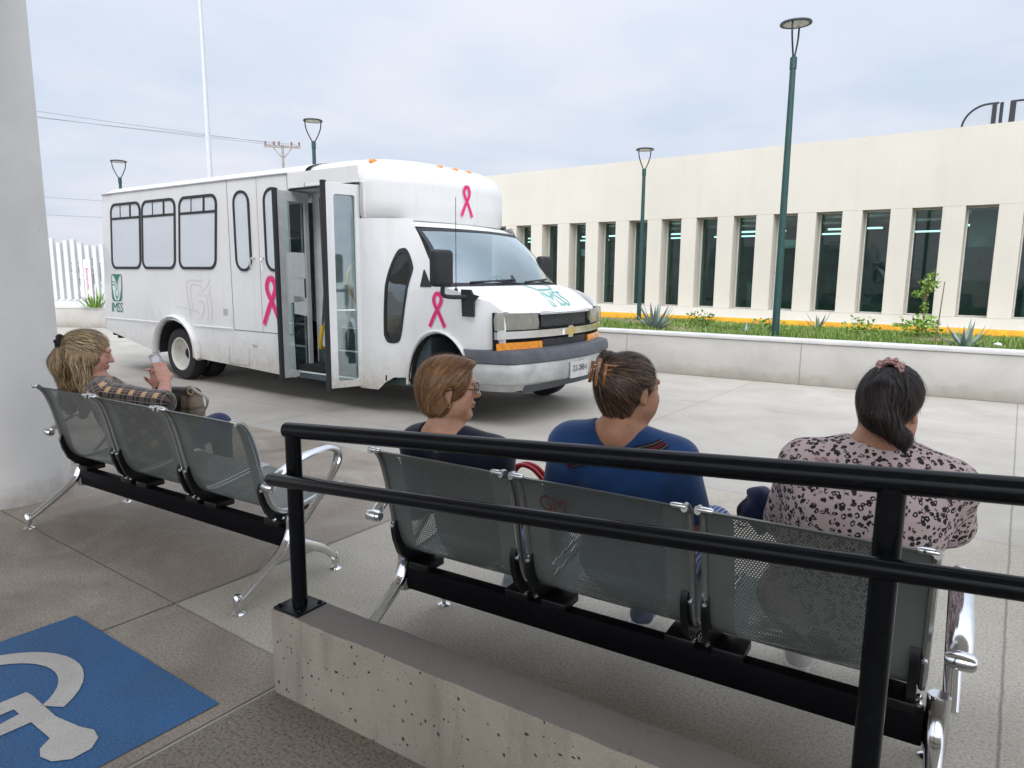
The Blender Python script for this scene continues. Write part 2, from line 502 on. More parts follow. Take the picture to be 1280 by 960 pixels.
# ---------------------------------------------------------------- column and porch roof
M_col = simple('painted_plaster', (0.70, 0.69, 0.66), 0.7, var=0.06, scale=2.5, bmp=0.15, bscale=35)
nt = M_col.node_tree; b = nt.nodes['Principled BSDF']
v = tco(nt); sp = N(nt, 'ShaderNodeSeparateXYZ'); L(nt, v, sp.inputs[0])
old = b.inputs['Base Color'].links[0].from_socket
st = math_(nt, 'MULTIPLY', ramp(nt, math_(nt, 'ADD', sp.outputs[2], math_(nt, 'MULTIPLY', noise(nt, v, 7, 5, 0.7), 0.28)), [(0.12, 1.0), (0.30, 0.0)]), 0.7)
sp2 = ramp(nt, noise(nt, v, 26, 3, 0.7), [(0.24, 0.9), (0.275, 0.0)])
c = mixc(nt, st, old, (0.24, 0.20, 0.155)); c = mixc(nt, sp2, c, (0.12, 0.10, 0.08))
L(nt, c, b.inputs['Base Color'])
colm = thing('column', 'round off-white plaster column behind the left bench', 'column', (-3.41, 4.53, 0))
bm = B(); lathe(bm, [(0.385, 0.0), (0.38, 0.01), (0.378, 0.06), (0.372, 0.5), (0.37, 5.2)], 72)
obj('shaft', bm, M_col, colm, smooth='auto')
FR = Fr(-55)
M_soffit = simple('soffit', (0.62, 0.61, 0.58), 0.8, var=0.05)
bm = B(); box(bm, -16, 14, -6, 1.95, 5.2, 5.6)
roof = obj('porch_roof', bm, M_soffit, rz=FR.rz); tag(roof, kind='structure')
# ---------------------------------------------------------------- steel waiting benches
m, nt, b = mk('perforated_steel')
uv = N(nt, 'ShaderNodeUVMap'); uv.uv_map = 'UVMap'
sp = N(nt, 'ShaderNodeSeparateXYZ'); L(nt, uv.outputs[0], sp.inputs[0])
PIT = 0.0088
def holes(ox, oy):
    px = math_(nt, 'SUBTRACT', math_(nt, 'FRACT', math_(nt, 'ADD', math_(nt, 'DIVIDE', sp.outputs[0], PIT), ox)), 0.5)
    py = math_(nt, 'SUBTRACT', math_(nt, 'FRACT', math_(nt, 'ADD', math_(nt, 'DIVIDE', sp.outputs[1], PIT * 1.732), oy)), 0.5)
    px = math_(nt, 'MULTIPLY', px, PIT); py = math_(nt, 'MULTIPLY', py, PIT * 1.732)
    return math_(nt, 'SQRT', math_(nt, 'ADD', math_(nt, 'MULTIPLY', px, px), math_(nt, 'MULTIPLY', py, py)))
dmin = math_(nt, 'MINIMUM', holes(0.0, 0.0), holes(0.5, 0.5))
hole = math_(nt, 'LESS_THAN', dmin, 0.0021)
inx = math_(nt, 'LESS_THAN', math_(nt, 'ABSOLUTE', sp.outputs[0]), 0.205)
iny = math_(nt, 'MULTIPLY', math_(nt, 'GREATER_THAN', sp.outputs[1], 0.055), math_(nt, 'LESS_THAN', sp.outputs[1], 0.86))
hole = math_(nt, 'MULTIPLY', hole, math_(nt, 'MULTIPLY', inx, iny))
v = tco(nt)
L(nt, ramp(nt, noise(nt, v, 4, 5, 0.6), [(0.3, (0.115, 0.132, 0.122)), (0.7, (0.155, 0.175, 0.163))]), b.inputs['Base Color'])
b.inputs['Metallic'].default_value = 0.45
L(nt, ramp(nt, noise(nt, v, 9, 4), [(0.3, 0.30), (0.7, 0.46)]), b.inputs['Roughness'])
tr = N(nt, 'ShaderNodeBsdfTransparent'); mxs = N(nt, 'ShaderNodeMixShader')
L(nt, hole, mxs.inputs[0]); L(nt, b.outputs[0], mxs.inputs[1]); L(nt, tr.outputs[0], mxs.inputs[2])
L(nt, mxs.outputs[0], nt.nodes['Material Output'].inputs[0])
M_perf = m
M_edge = simple('edge_steel', (0.42, 0.43, 0.42), 0.25, 0.9, var=0.08)
M_chrome = simple('polished_aluminium', (0.72, 0.73, 0.74), 0.13, 1.0, var=0.06, scale=20)
M_blk = simple('black_bracket', (0.005, 0.005, 0.006), 0.35, var=0.2, spec=0.3)
M_beam = simple('black_beam', (0.004, 0.004, 0.005), 0.6, var=0.2, spec=0.06)
M_red = simple('red_stencil', (0.14, 0.055, 0.05), 0.6, var=0.35, scale=60)

PROF = smooth_path([(0, -0.215, 0.845), (0, -0.185, 0.838), (0, -0.150, 0.795), (0, -0.118, 0.70), (0, -0.092, 0.58), (0, -0.068, 0.48), (0, -0.035, 0.415), (0, 0.02, 0.380), (0, 0.09, 0.376), (0, 0.20, 0.393), (0, 0.33, 0.418), (0, 0.39, 0.422), (0, 0.425, 0.405), (0, 0.435, 0.38)], 5)
ARC = [0.0]
for a_, b_ in zip(PROF, PROF[1:]): ARC.append(ARC[-1] + (b_ - a_).length)
SW, GAP = 0.585, 0.62
def seat_shell():
    bm = B(); uvl = bm.loops.layers.uv.new('UVMap')
    nx = 14; V = []
    for i, p in enumerate(PROF):
        row = []
        for k in range(nx + 1):
            x = -SW / 2 + SW * k / nx
            # rounded lower corners of the back and slight dish
            d = 0.012 * (1 - (2 * x / SW) ** 2)
            row.append((bm.verts.new((x, p.y + d * (1 if p.z > 0.5 else 0.3), p.z - d * (0.2 if p.z > 0.5 else 0.5))), x, ARC[i]))
        V.append(row)
    for i in range(len(PROF) - 1):
        for k in range(nx):
            q = [V[i][k], V[i][k + 1], V[i + 1][k + 1], V[i + 1][k]]
            f = bm.faces.new([a[0] for a in q])
            for lp, a in zip(f.loops, q): lp[uvl].uv = (a[1], a[2])
    return bm
def side_strip(sx):
    """flat steel edge following the shell"""
    bm = B(); x = sx * (SW / 2 - 0.002)
    tube(bm, [Vector((x, p.y, p.z)) for p in PROF], 0.011, 8, flat=(1.0, 1.25))
    return bm
def arm_mesh(sx):
    bm = B(); x = sx * 0.985
    top = smooth_path([(x, -0.115, 0.548), (x, -0.05, 0.595), (x, 0.06, 0.637), (x, 0.17, 0.654), (x, 0.25, 0.652), (x, 0.30, 0.625), (x, 0.305, 0.585), (x, 0.275, 0.53), (x, 0.19, 0.435), (x, 0.10, 0.355), (x, 0.05, 0.31)], 5)
    n = len(top)
    tube(bm, top, [0.021 if i < n * 0.55 else 0.021 - 0.006 * (i / n - 0.55) / 0.45 for i in range(n)], 12, flat=(1.35, 0.75))
    Mx = Matrix.Translation((x, -0.118, 0.546)) @ Matrix.Rotation(PI / 2, 4, 'Y')
    lathe(bm, [(0.0, -0.036), (0.016, -0.034), (0.023, -0.026), (0.025, 0), (0.023, 0.026), (0.016, 0.034), (0.0, 0.036)], 16, Mx)
    return bm
def leg_mesh(sx):
    bm = B(); x = sx * 0.955
    Lp = smooth_path([(x, 0.03, 0.36), (x, 0.02, 0.29), (x, -0.02, 0.225), (x, -0.12, 0.155), (x, -0.235, 0.085), (x, -0.285, 0.058)], 6)
    n = len(Lp)
    tube(bm, Lp, [0.026 - 0.011 * i / (n - 1) for i in range(n)], 12, flat=(1.0, 1.15))
    Lp = smooth_path([(x, 0.02, 0.27), (x, 0.05, 0.225), (x, 0.13, 0.185), (x, 0.22, 0.135), (x, 0.275, 0.085), (x, 0.295, 0.06)], 6)
    n = len(Lp)
    tube(bm, Lp, [0.027 - 0.012 * i / (n - 1) for i in range(n)], 12, flat=(1.0, 1.15))
    # web under the arch
    lathe(bm, [(0.0, 0.19), (0.028, 0.19), (0.030, 0.20), (0.030, 0.345), (0.026, 0.362), (0, 0.362)], 16, Matrix.Translation((x, 0.03, 0)))
    return bm
def glide_mesh(sx, y):
    bm = B()
    lathe(bm, [(0.030, 0.0), (0.031, 0.006), (0.020, 0.014), (0.009, 0.018), (0.009, 0.03), (0.019, 0.034), (0.020, 0.082), (0.014, 0.092), (0.0, 0.093)], 18, Matrix.Translation((sx * 0.955, y, 0)))
    return bm
def bracket_mesh(x):
    bm = B()
    outl = [(-0.088, 0.535), (-0.098, 0.505), (-0.088, 0.45), (-0.062, 0.385), (-0.02, 0.342), (0.02, 0.325), (0.12, 0.325), (0.18, 0.352), (0.20, 0.385), (0.09, 0.368), (0.02, 0.372), (-0.028, 0.405), (-0.055, 0.47), (-0.072, 0.53)]
    b2 = panel(outl, fn=lambda a, c: (x - 0.011, a, c), thick=0.022)
    tmp = bpy.data.meshes.new('tmp'); b2.to_mesh(tmp); b2.free(); bm.from_mesh(tmp); bpy.data.meshes.remove(tmp)
    return bm
def make_bench(label, loc, rz):
    t = thing('waiting_bench', label, 'bench', loc, rz, 'steel waiting benches')
    bm = B(); box(bm, -0.925, 0.925, 0.005, 0.06, 0.203, 0.303, bev=0.006)
    obj('beam', bm, M_beam, t, smooth='auto')
    for i in (-1, 0, 1):
        s = obj('seat', seat_shell(), M_perf, t, smooth=True); s.location = (i * GAP, 0, 0)
        for sx in (-1, 1):
            obj('seat_edge', side_strip(sx), M_edge, s, smooth='auto')
            bm = B(); x = sx * (SW / 2 - 0.02)
            rtube(bm, [(x - 0.018, -0.207, 0.846), (x + 0.018, -0.207, 0.846)], 0.0095, 10)
            obj('end_cap', bm, M_chrome, s, smooth='auto')
            bm = bracket_mesh(sx * (SW / 2 - 0.004))
            box(bm, sx * (SW / 2 - 0.06) - 0.05, sx * (SW / 2 - 0.06) + 0.05, -0.012, 0.10, 0.305, 0.335, bev=0.005)
            obj('bracket', bm, M_blk, s, smooth='auto')
            for (yy, zz) in ((-0.085, 0.51), (-0.02, 0.352), (0.03, 0.345)):
                bm = B(); Mx = Matrix.Translation((sx * (SW / 2 - 0.004), yy - 0.012, zz)) @ Matrix.Rotation(PI / 2, 4, 'X')
                lathe(bm, [(0.0085, -0.004), (0.0085, 0.004), (0.006, 0.008), (0, 0.009)], 10, Mx)
                obj('bolt', bm, M_chrome, s, smooth='auto')
    for sx in (-1, 1):
        obj('armrest', arm_mesh(sx), M_chrome, t, smooth='auto')
        l = obj('leg', leg_mesh(sx), M_chrome, t, smooth='auto')
        for y in (-0.285, 0.295): obj('glide', glide_mesh(sx, y), M_chrome, l, smooth='auto')
    return t
FB1, FB2 = Fr(-58), Fr(-58.5)
b1 = make_bench('steel waiting bench by the column, two of its three seats empty', FB1(-3.50, 2.09), FB1.rz)
b2 = make_bench('steel waiting bench fully taken by three seated women behind the handrail', FB2(-0.865, 2.095), FB2.rz)
# faint red stencil on the middle seat of the nearer bench
me = text_mesh('GM', 0.085, 0.0004, 0.95, 0.8)
st = obj('red_stencil', me, M_red, [o for o in bpy.data.objects if o.parent == b2 and o.name.startswith('seat')][1])
for vv in me.vertices:
    x, z = vv.co.x - 0.165, 0.725 + vv.co.y
    vv.co = Vector((x, -0.129 - (z - 0.70) * 0.33 - 0.006, z))
# ---------------------------------------------------------------- planter, grass bed, clinic building
FP = Fr(-57); FW = Fr(-52)
m, nt, b = mk('planter_concrete')
v = tco(nt)
c = mixc(nt, ramp(nt, noise(nt, v, 1.3, 6, 0.65, 0.7), [(0.3, 0), (0.72, 1)]), (0.50, 0.485, 0.45), (0.40, 0.385, 0.35))
sp = N(nt, 'ShaderNodeSeparateXYZ'); L(nt, v, sp.inputs[0])
low = math_(nt, 'MULTIPLY', ramp(nt, math_(nt, 'ADD', sp.outputs[2], math_(nt, 'MULTIPLY', noise(nt, v, 5, 5, 0.7), 0.35)), [(0.15, 1.0), (0.36, 0.0)]), 0.65)
c = mixc(nt, low, c, (0.27, 0.235, 0.18))
up = math_(nt, 'MULTIPLY', ramp(nt, math_(nt, 'ADD', sp.outputs[2], math_(nt, 'MULTIPLY', noise(nt, v, 2.4, 5, 0.7), 0.3)), [(0.62, 0.0), (0.77, 0.5)]), 0.8)
c = mixc(nt, up, c, (0.33, 0.31, 0.275))
jq = math_(nt, 'MULTIPLY', math_(nt, 'ABSOLUTE', math_(nt, 'SUBTRACT', math_(nt, 'FRACT', math_(nt, 'ADD', math_(nt, 'DIVIDE', sp.outputs[0], 2.6), 0.22)), 0.5)), 2.6)
c = mixc(nt, ramp(nt, jq, [(0.004, 0.7), (0.012, 0.0)]), c, (0.2, 0.18, 0.155))
L(nt, c, b.inputs['Base Color']); b.inputs['Roughness'].default_value = 0.85
bump(nt, b, noise(nt, v, 60, 4, 0.6), 0.25, 0.005)
M_plant = m
M_coping = simple('coping_concrete', (0.56, 0.555, 0.54), 0.8, var=0.1, scale=3, bmp=0.2, bscale=60)
PV = 10.22
pl = thing('planter_wall', 'long pale concrete planter wall holding the grass bed by the building', 'planter wall', (0, 0, 0), FP.rz)
bm = B(); box(bm, -9.0, 16, PV, PV + 0.22, 0, 0.578, bev=0.01); obj('wall', bm, M_plant, pl, smooth='auto')
bm = B(); box(bm, -9.02, 16, PV - 0.02, PV + 0.24, 0.58, 0.635, bev=0.012); obj('coping', bm, M_coping, pl, smooth='auto')

m, nt, b = mk('soil')
v = tco(nt)
c = mixc(nt, ramp(nt, noise(nt, v, 0.6, 5, 0.6), [(0.35, 0), (0.65, 1)]), (0.30, 0.225, 0.15), (0.17, 0.14, 0.08))
c = mixc(nt, ramp(nt, noise(nt, v, 22, 4, 0.7), [(0.4, 0.6), (0.6, 0)]), c, (0.12, 0.10, 0.05))
L(nt, c, b.inputs['Base Color']); b.inputs['Roughness'].default_value = 0.95
bump(nt, b, noise(nt, v, 30, 5, 0.7), 0.8, 0.03)
M_soil = m
def bed_z(P):
    vv = P.dot(FP.v) - PV; ww = 16.3 - P.dot(FW.v)
    k = min(1, max(0, vv / max(0.1, vv + ww)))
    return 0.53 - 0.17 * k
bm = B()
V = {}
for i in range(0, 61):
    for j in range(0, 13):
        r = -9.0 + 25 * i / 60
        p0 = FP(r, PV + 0.21); p1 = FW(FW.u.dot(p0), 16.36)
        P = p0.lerp(p1, j / 12)
        P.z = bed_z(P) + 0.03 * math.sin(P.x * 2.3) * math.sin(P.y * 1.9) * (0 if j in (0, 12) else 1)
        V[i, j] = bm.verts.new(P)
for i in range(60):
    for j in range(12): bm.faces.new((V[i, j], V[i + 1, j], V[i + 1, j + 1], V[i, j + 1]))
so_ = obj('soil_bed', bm, M_soil, smooth=True); tag(so_, kind='structure')

# grass and weeds
m, nt, b = mk('grass')
oi = N(nt, 'ShaderNodeNewGeometry')
L(nt, ramp(nt, oi.outputs['Random Per Island'], [(0, (0.08, 0.16, 0.025)), (0.45, (0.15, 0.27, 0.045)), (0.8, (0.23, 0.33, 0.075)), (1, (0.33, 0.30, 0.13))]), b.inputs['Base Color'])
b.inputs['Roughness'].default_value = 0.6
tl = N(nt, 'ShaderNodeBsdfTranslucent'); tl.inputs[0].default_value = (0.14, 0.24, 0.03, 1)
ms = N(nt, 'ShaderNodeMixShader'); ms.inputs[0].default_value = 0.25
L(nt, b.outputs[0], ms.inputs[1]); L(nt, tl.outputs[0], ms.inputs[2]); L(nt, ms.outputs[0], nt.nodes['Material Output'].inputs[0])
M_grass = m
def hash2(x, y):
    return (math.sin(x * 1.7 + 1.3 * math.sin(y * 0.9)) + math.sin(y * 2.1 + 0.7 + 1.1 * math.sin(x * 1.3)) + 0.6 * math.sin(x * 4.1 + y * 3.3)) / 2.6
verts, faces = [], []
def blade(P, h, wd, ang, lean):
    d = Vector((math.cos(ang), math.sin(ang), 0)); n = Vector((-d.y, d.x, 0))
    i = len(verts)
    a = P; b_ = P + Vector((0, 0, h * 0.6)) + d * lean * 0.4; t = P + Vector((0, 0, h)) + d * lean
    verts.extend([a - n * wd, a + n * wd, b_ + n * wd * 0.8, b_ - n * wd * 0.8, t])
    faces.extend([(i, i + 1, i + 2, i + 3), (i + 3, i + 2, i + 4)])
cnt = 0
while cnt < 62000:
    r = random.uniform(-8.5, 10.5); q = random.random()
    p0 = FP(r, PV + 0.27); p1 = FW(FW.u.dot(p0), 16.3); P = p0.lerp(p1, q)
    k = hash2(P.x * 0.9, P.y * 0.9)
    bare = (P.x < 3.4 and q > 0.35)
    if random.random() > (0.10 if bare else 0.8 + 0.4 * k): 
        cnt += 0.35; continue
    P.z = bed_z(P) - 0.01
    h = random.uniform(0.04, 0.13) * (1 + 0.75 * k) * (1.2 - 0.5 * q)
    blade(P, h, random.uniform(0.006, 0.014), random.uniform(0, 6.28), random.uniform(0.01, 0.09)); cnt += 1
me = bpy.data.meshes.new('grass'); me.from_pydata([tuple(v_) for v_ in verts], [], faces)
g = obj('grass', me, M_grass); tag(g, kind='stuff', cat='grass', label='green weedy grass growing in the planter bed')

# leafy weeds / sapling / agaves / stake
M_leaf = simple('leaf_green', (0.10, 0.20, 0.03), 0.5, var=0.5, scale=14)
M_leaf2 = simple('leaf_bright', (0.16, 0.28, 0.035), 0.5, var=0.4, scale=14)
M_agave = simple('agave_leaf', (0.20, 0.27, 0.25), 0.55, var=0.25, scale=9)
M_bark = simple('bark', (0.16, 0.12, 0.08), 0.9, var=0.3, scale=30)
def leafcloud(bm, c, rad, n, size, rr):
    for _ in range(n):
        d = Vector((rr.gauss(0, 1), rr.gauss(0, 1), rr.gauss(0, 1))).normalized() * rr.random() ** 0.5
        P = Vector(c) + Vector((d.x * rad[0], d.y * rad[1], d.z * rad[2]))
        a = Vector((rr.gauss(0, 1), rr.gauss(0, 1), rr.gauss(0, 0.6))).normalized() * size * rr.uniform(0.6, 1.3)
        s = a.cross(Vector((rr.gauss(0, 1), rr.gauss(0, 1), rr.gauss(0, 1)))).normalized() * a.length * 0.28
        q = [bm.verts.new(P), bm.verts.new(P + a * 0.5 + s), bm.verts.new(P + a), bm.verts.new(P + a * 0.5 - s)]
        bm.faces.new(q)
def agave(loc, size, n, label, seed):
    rr = random.Random(seed)
    t = thing('agave_plant', label, 'agave', loc, rr.uniform(0, 6), 'agaves in the grass bed')
    bm = B()
    for i in range(n):
        f = i / (n - 1); az = i * 2.399; el = R(78 - 62 * f + rr.uniform(-6, 6)); ln = size * (0.75 + 0.35 * math.sin(PI * min(1, f * 1.1))) * rr.uniform(0.85, 1.1)
        d = Vector((math.cos(az), math.sin(az), 0))
        pts = []; p = d * 0.03 * size; e = el
        for s in range(7):
            pts.append(p.copy()); p = p + (d * math.cos(e) + Vector((0, 0, 1)) * math.sin(e)) * ln / 6; e += R(3 if f < 0.6 else 6) * (1 if s > 1 else 0)
        w_ = [0.055, 0.07, 0.068, 0.058, 0.042, 0.022, 0.003]
        sd_ = Vector((-d.y, d.x, 0)); rows = []
        for s, P in enumerate(pts):
            ww = w_[s] * size; up = Vector((0, 0, 1)) * ww * 0.35
            rows.append([bm.verts.new(P - sd_ * ww + up), bm.verts.new(P - d * ww * 0.1), bm.verts.new(P + sd_ * ww + up), bm.verts.new(P - up * 0.5 + d * ww * 0.15)])
        for a, b_ in zip(rows, rows[1:]):
            for k in range(4): bm.faces.new((a[k], a[(k + 1) % 4], b_[(k + 1) % 4], b_[k]))
    obj('leaves', bm, M_agave, t, smooth='auto')
    return t
P = wpos(818, 410, 12.9); P.z = bed_z(P); agave(P, 0.54, 30, 'largest blue grey agave, beside the slim lamp post by the building', 3)
P = wpos(1206, 424, 9.6); P.z = bed_z(P); agave(P, 0.44, 15, 'agave with spread leaves at the right end, beside the leaning stake', 5)
P = wpos(1023, 408, 14.3); P.z = bed_z(P); agave(P, 0.45, 9, 'sparse upright agave between the big lamp post and the sapling', 8)
P = wpos(932, 420, 11.2); P.z = bed_z(P); agave(P, 0.36, 5, 'tiny narrow agave with a few leaves left of the tall lamp post', 11)
# sapling
P = wpos(1153, 408, 14.0); P.z = bed_z(P)
t = thing('sapling', 'young thin sapling with a bright green leafy top before the windows', 'tree', P)
bm = B(); tube(bm, smooth_path([(0, 0, -0.05), (0.01, 0, 0.4), (-0.01, 0.01, 0.8), (0.02, 0, 1.1)], 5), [0.02 - 0.0007 * i for i in range(16)], 7)
for a_ in ((0.12, 0.02, 0.95), (-0.13, 0.05, 0.82), (0.03, -0.1, 1.15), (-0.06, 0.06, 1.0)): tube(bm, [(0, 0, 0.62), a_], [0.008, 0.003], 5)
obj('trunk', bm, M_bark, t, smooth='auto')
bm = B(); rr = random.Random(4)
leafcloud(bm, (0.06, 0, 0.98), (0.17, 0.16, 0.17), 130, 0.085, rr); leafcloud(bm, (-0.13, 0.03, 0.80), (0.13, 0.13, 0.09), 70, 0.08, rr); leafcloud(bm, (0.0, 0, 0.55), (0.09, 0.09, 0.22), 60, 0.07, rr); leafcloud(bm, (0.1, 0, 1.17), (0.07, 0.08, 0.1), 40, 0.07, rr)
obj('crown', bm, M_leaf2, t)
def weed(px, py, Y, rad, n, label, seed, mat=None):
    rr = random.Random(seed); P = wpos(px, py, Y); P.z = bed_z(P)
    t = thing('weed_bush', label, 'weed', P, 0, 'leafy weeds in the bed')
    bm = B()
    for k in range(7):
        a = rr.uniform(0, 6.28); tube(bm, [(0, 0, -0.02), (math.cos(a) * rad * 0.7, math.sin(a) * rad * 0.7, rad * rr.uniform(0.5, 1.0))], [0.006, 0.002], 4)
    obj('stem', bm, M_bark, t)
    bm = B(); leafcloud(bm, (0, 0, rad * 0.55), (rad, rad, rad * 0.5), n, rad * 0.22, rr)
    obj('foliage', bm, mat or M_leaf, t)
weed(877, 404, 14.2, 0.33, 170, 'low leafy weed against the yellow kerb right of the largest agave', 21)
weed(1148, 414, 12.5, 0.42, 260, 'low spreading green weed at the foot of the sapling', 22, M_leaf2)
weed(1075, 417, 12.6, 0.34, 150, 'low weed patch between the tall lamp post and the sapling', 23, M_leaf2)
weed(960, 418, 12.2, 0.30, 130, 'low weed patch just left of the tall lamp post', 24)
P = wpos(1168, 430, 9.75); P.z = bed_z(P)
st = thing('stake', 'thin grey stake leaning in the grass right of the sapling', 'stake', P)
bm = B(); d = wpos(1181, 352, 9.75) - P; tube(bm, [(0, 0, -0.05), d * 0.5 + Vector((0.004, 0, 0)), d], [0.009, 0.008, 0.006], 6)
obj('stick', bm, M_bark, st)
P = wpos(1247, 435, 8.9); P.z = 0.636
lt = thing('crumpled_paper', 'small white crumpled paper lying on the planter coping', 'litter', P)
bm = B(); bmesh.ops.create_icosphere(bm, subdivisions=2, radius=0.045)
for vv in bm.verts: vv.co *= random.uniform(0.6, 1.15); vv.co.z = vv.co.z * 0.5 + 0.018
obj('paper', bm, simple('paper_white', (0.8, 0.8, 0.78), 0.8), lt)

# ---- building
M_wall = simple('cream_render', (0.572, 0.548, 0.478), 0.85, var=0.035, scale=0.8, bmp=0.12, bscale=80)
nt = M_wall.node_tree; b = nt.nodes['Principled BSDF']; v = tco(nt)
old = b.inputs['Base Color'].links[0].from_socket
mp = N(nt, 'ShaderNodeMapping'); mp.inputs['Scale'].default_value = (3, 3, 0.25); L(nt, v, mp.inputs[0])
c = mixc(nt, ramp(nt, noise(nt, mp.outputs[0], 1.5, 5, 0.6), [(0.5, 0), (0.8, 0.22)]), old, (0.45, 0.41, 0.345))
L(nt, c, b.inputs['Base Color'])
M_yel = simple('yellow_paint', (0.72, 0.36, 0.02), 0.7, var=0.2, scale=5)
M_alu = simple('window_frame', (0.62, 0.61, 0.57), 0.4, 0.3)
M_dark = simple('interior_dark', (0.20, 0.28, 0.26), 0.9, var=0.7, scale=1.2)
m, nt, b = mk('tinted_glass')
b.inputs['Base Color'].default_value = (0.012, 0.028, 0.026, 1); b.inputs['Roughness'].default_value = 0.03; b.inputs['IOR'].default_value = 1.85
tr = N(nt, 'ShaderNodeBsdfTransparent'); tr.inputs[0].default_value = (0.42, 0.66, 0.61, 1)
ms = N(nt, 'ShaderNodeMixShader'); ms.inputs[0].default_value = 0.6
L(nt, b.outputs[0], ms.inputs[1]); L(nt, tr.outputs[0], ms.inputs[2]); L(nt, ms.outputs[0], nt.nodes['Material Output'].inputs[0])
M_tint = m
M_lampw = simple('fluorescent', (0.8, 0.95, 0.9), 0.5, emit=3.0)
BV = 17.0; Z0, Z1, ZR = 0.685, 2.93, 4.47
bld = thing('clinic_building', 'long cream single storey building with narrow recessed windows', 'building', (0, 0, 0), FW.rz)
PITCH, PWD = 0.956, 0.405
r0 = -13.57 - PITCH * 14
nb = 40
r1 = r0 + nb * PITCH
bm = B(); box(bm, r0 - 1, r1 + 1, BV, BV + 14, Z1, ZR); obj('parapet_wall', bm, M_wall, bld)
bm = B(); box(bm, r0 - 1, r1 + 1, BV + 0.004, BV + 0.42, 0.30, Z0); obj('plinth', bm, M_wall, bld)
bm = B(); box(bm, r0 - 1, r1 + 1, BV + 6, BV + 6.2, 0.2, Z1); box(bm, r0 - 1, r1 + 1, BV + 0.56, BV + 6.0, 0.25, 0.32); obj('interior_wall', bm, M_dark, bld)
for i in range(nb):
    a = r0 + i * PITCH
    bm = B(); box(bm, a, a + PWD, BV, BV + 0.6, Z0, Z1 - 0.002, bev=0.006, seg=1); obj('pillar', bm, M_wall, bld)
    f = B(); fw = 0.028
    x0, x1 = a + PWD, a + PITCH
    for q in ((x0, x0 + fw, Z0 + 0.004, Z1 - 0.004), (x1 - fw, x1, Z0 + 0.004, Z1 - 0.004), (x0 + fw, x1 - fw, Z0 + 0.004, Z0 + fw), (x0 + fw, x1 - fw, Z1 - fw, Z1 - 0.004)):
        box(f, q[0] + 0.001, q[1] - 0.001, BV + 0.36, BV + 0.41, q[2], q[3])
    wf = obj('window', f, M_alu, bld)
    f = B(); f.faces.new([f.verts.new(p) for p in ((x0 + fw, BV + 0.39, Z0 + fw), (x1 - fw, BV + 0.39, Z0 + fw), (x1 - fw, BV + 0.39, Z1 - fw), (x0 + fw, BV + 0.39, Z1 - fw))])
    obj('pane', f, M_tint, wf)
rr = random.Random(12)
for i in range(13):
    for k, vv in enumerate((1.6, 3.6)):
        f = B(); x = r0 + 8 + i * 2.4 + k * 0.9 + rr.uniform(-0.2, 0.2); box(f, x, x + 1.2, BV + vv, BV + vv + 0.12, 2.62, 2.66); obj('ceiling_lamp', f, M_lampw, bld)
for i in range(16):
    f = B(); x = r0 + 10 + i * 1.9; hh = rr.uniform(0.5, 1.3); box(f, x, x + rr.uniform(0.4, 1.2), BV + 1.2 + rr.random() * 2, BV + 3.4 + rr.random(), 0.33, 0.33 + hh)
    obj('cabinet', f, simple('furniture_%d' % i, (rr.uniform(0.1, 0.4),) * 3, 0.7), bld)
M_blind = simple('window_blind', (0.36, 0.42, 0.40), 0.8, var=0.2, scale=4)
M_sheetp = simple('pale_notice', (0.6, 0.7, 0.68), 0.8)
for i in range(nb):
    a = r0 + i * PITCH + PWD + 0.04; q = rr.random()
    if q < 0.30:
        f = B(); box(f, a, a + 0.47, BV + 0.62, BV + 0.63, rr.uniform(1.7, 2.5), 2.88); obj('blind', f, M_blind, bld)
    if 0.25 < q < 0.42:
        f = B(); z_ = rr.uniform(1.5, 2.2); box(f, a + 0.1, a + 0.38, BV + 0.44, BV + 0.442, z_, z_ + 0.2); obj('notice', f, M_sheetp, bld)
    if q > 0.7:
        f = B(); box(f, a + rr.uniform(0, 0.2), a + rr.uniform(0.3, 0.5), BV + 0.9, BV + 1.0, 0.33, rr.uniform(1.0, 1.9)); obj('cabinet', f, M_blind, bld)
# yellow kerb and walkway in front
bm = B(); box(bm, r0, r1, 16.38, 16.55, 0.2, 0.50, bev=0.015); o = obj('kerb', bm, M_yel, rz=FW.rz, smooth='auto'); tag(o, kind='structure')
bm = B(); box(bm, r0, r1, 16.55, 17.002, 0.2, 0.49); o = obj('walkway', bm, M_coping, rz=FW.rz); tag(o, kind='structure')
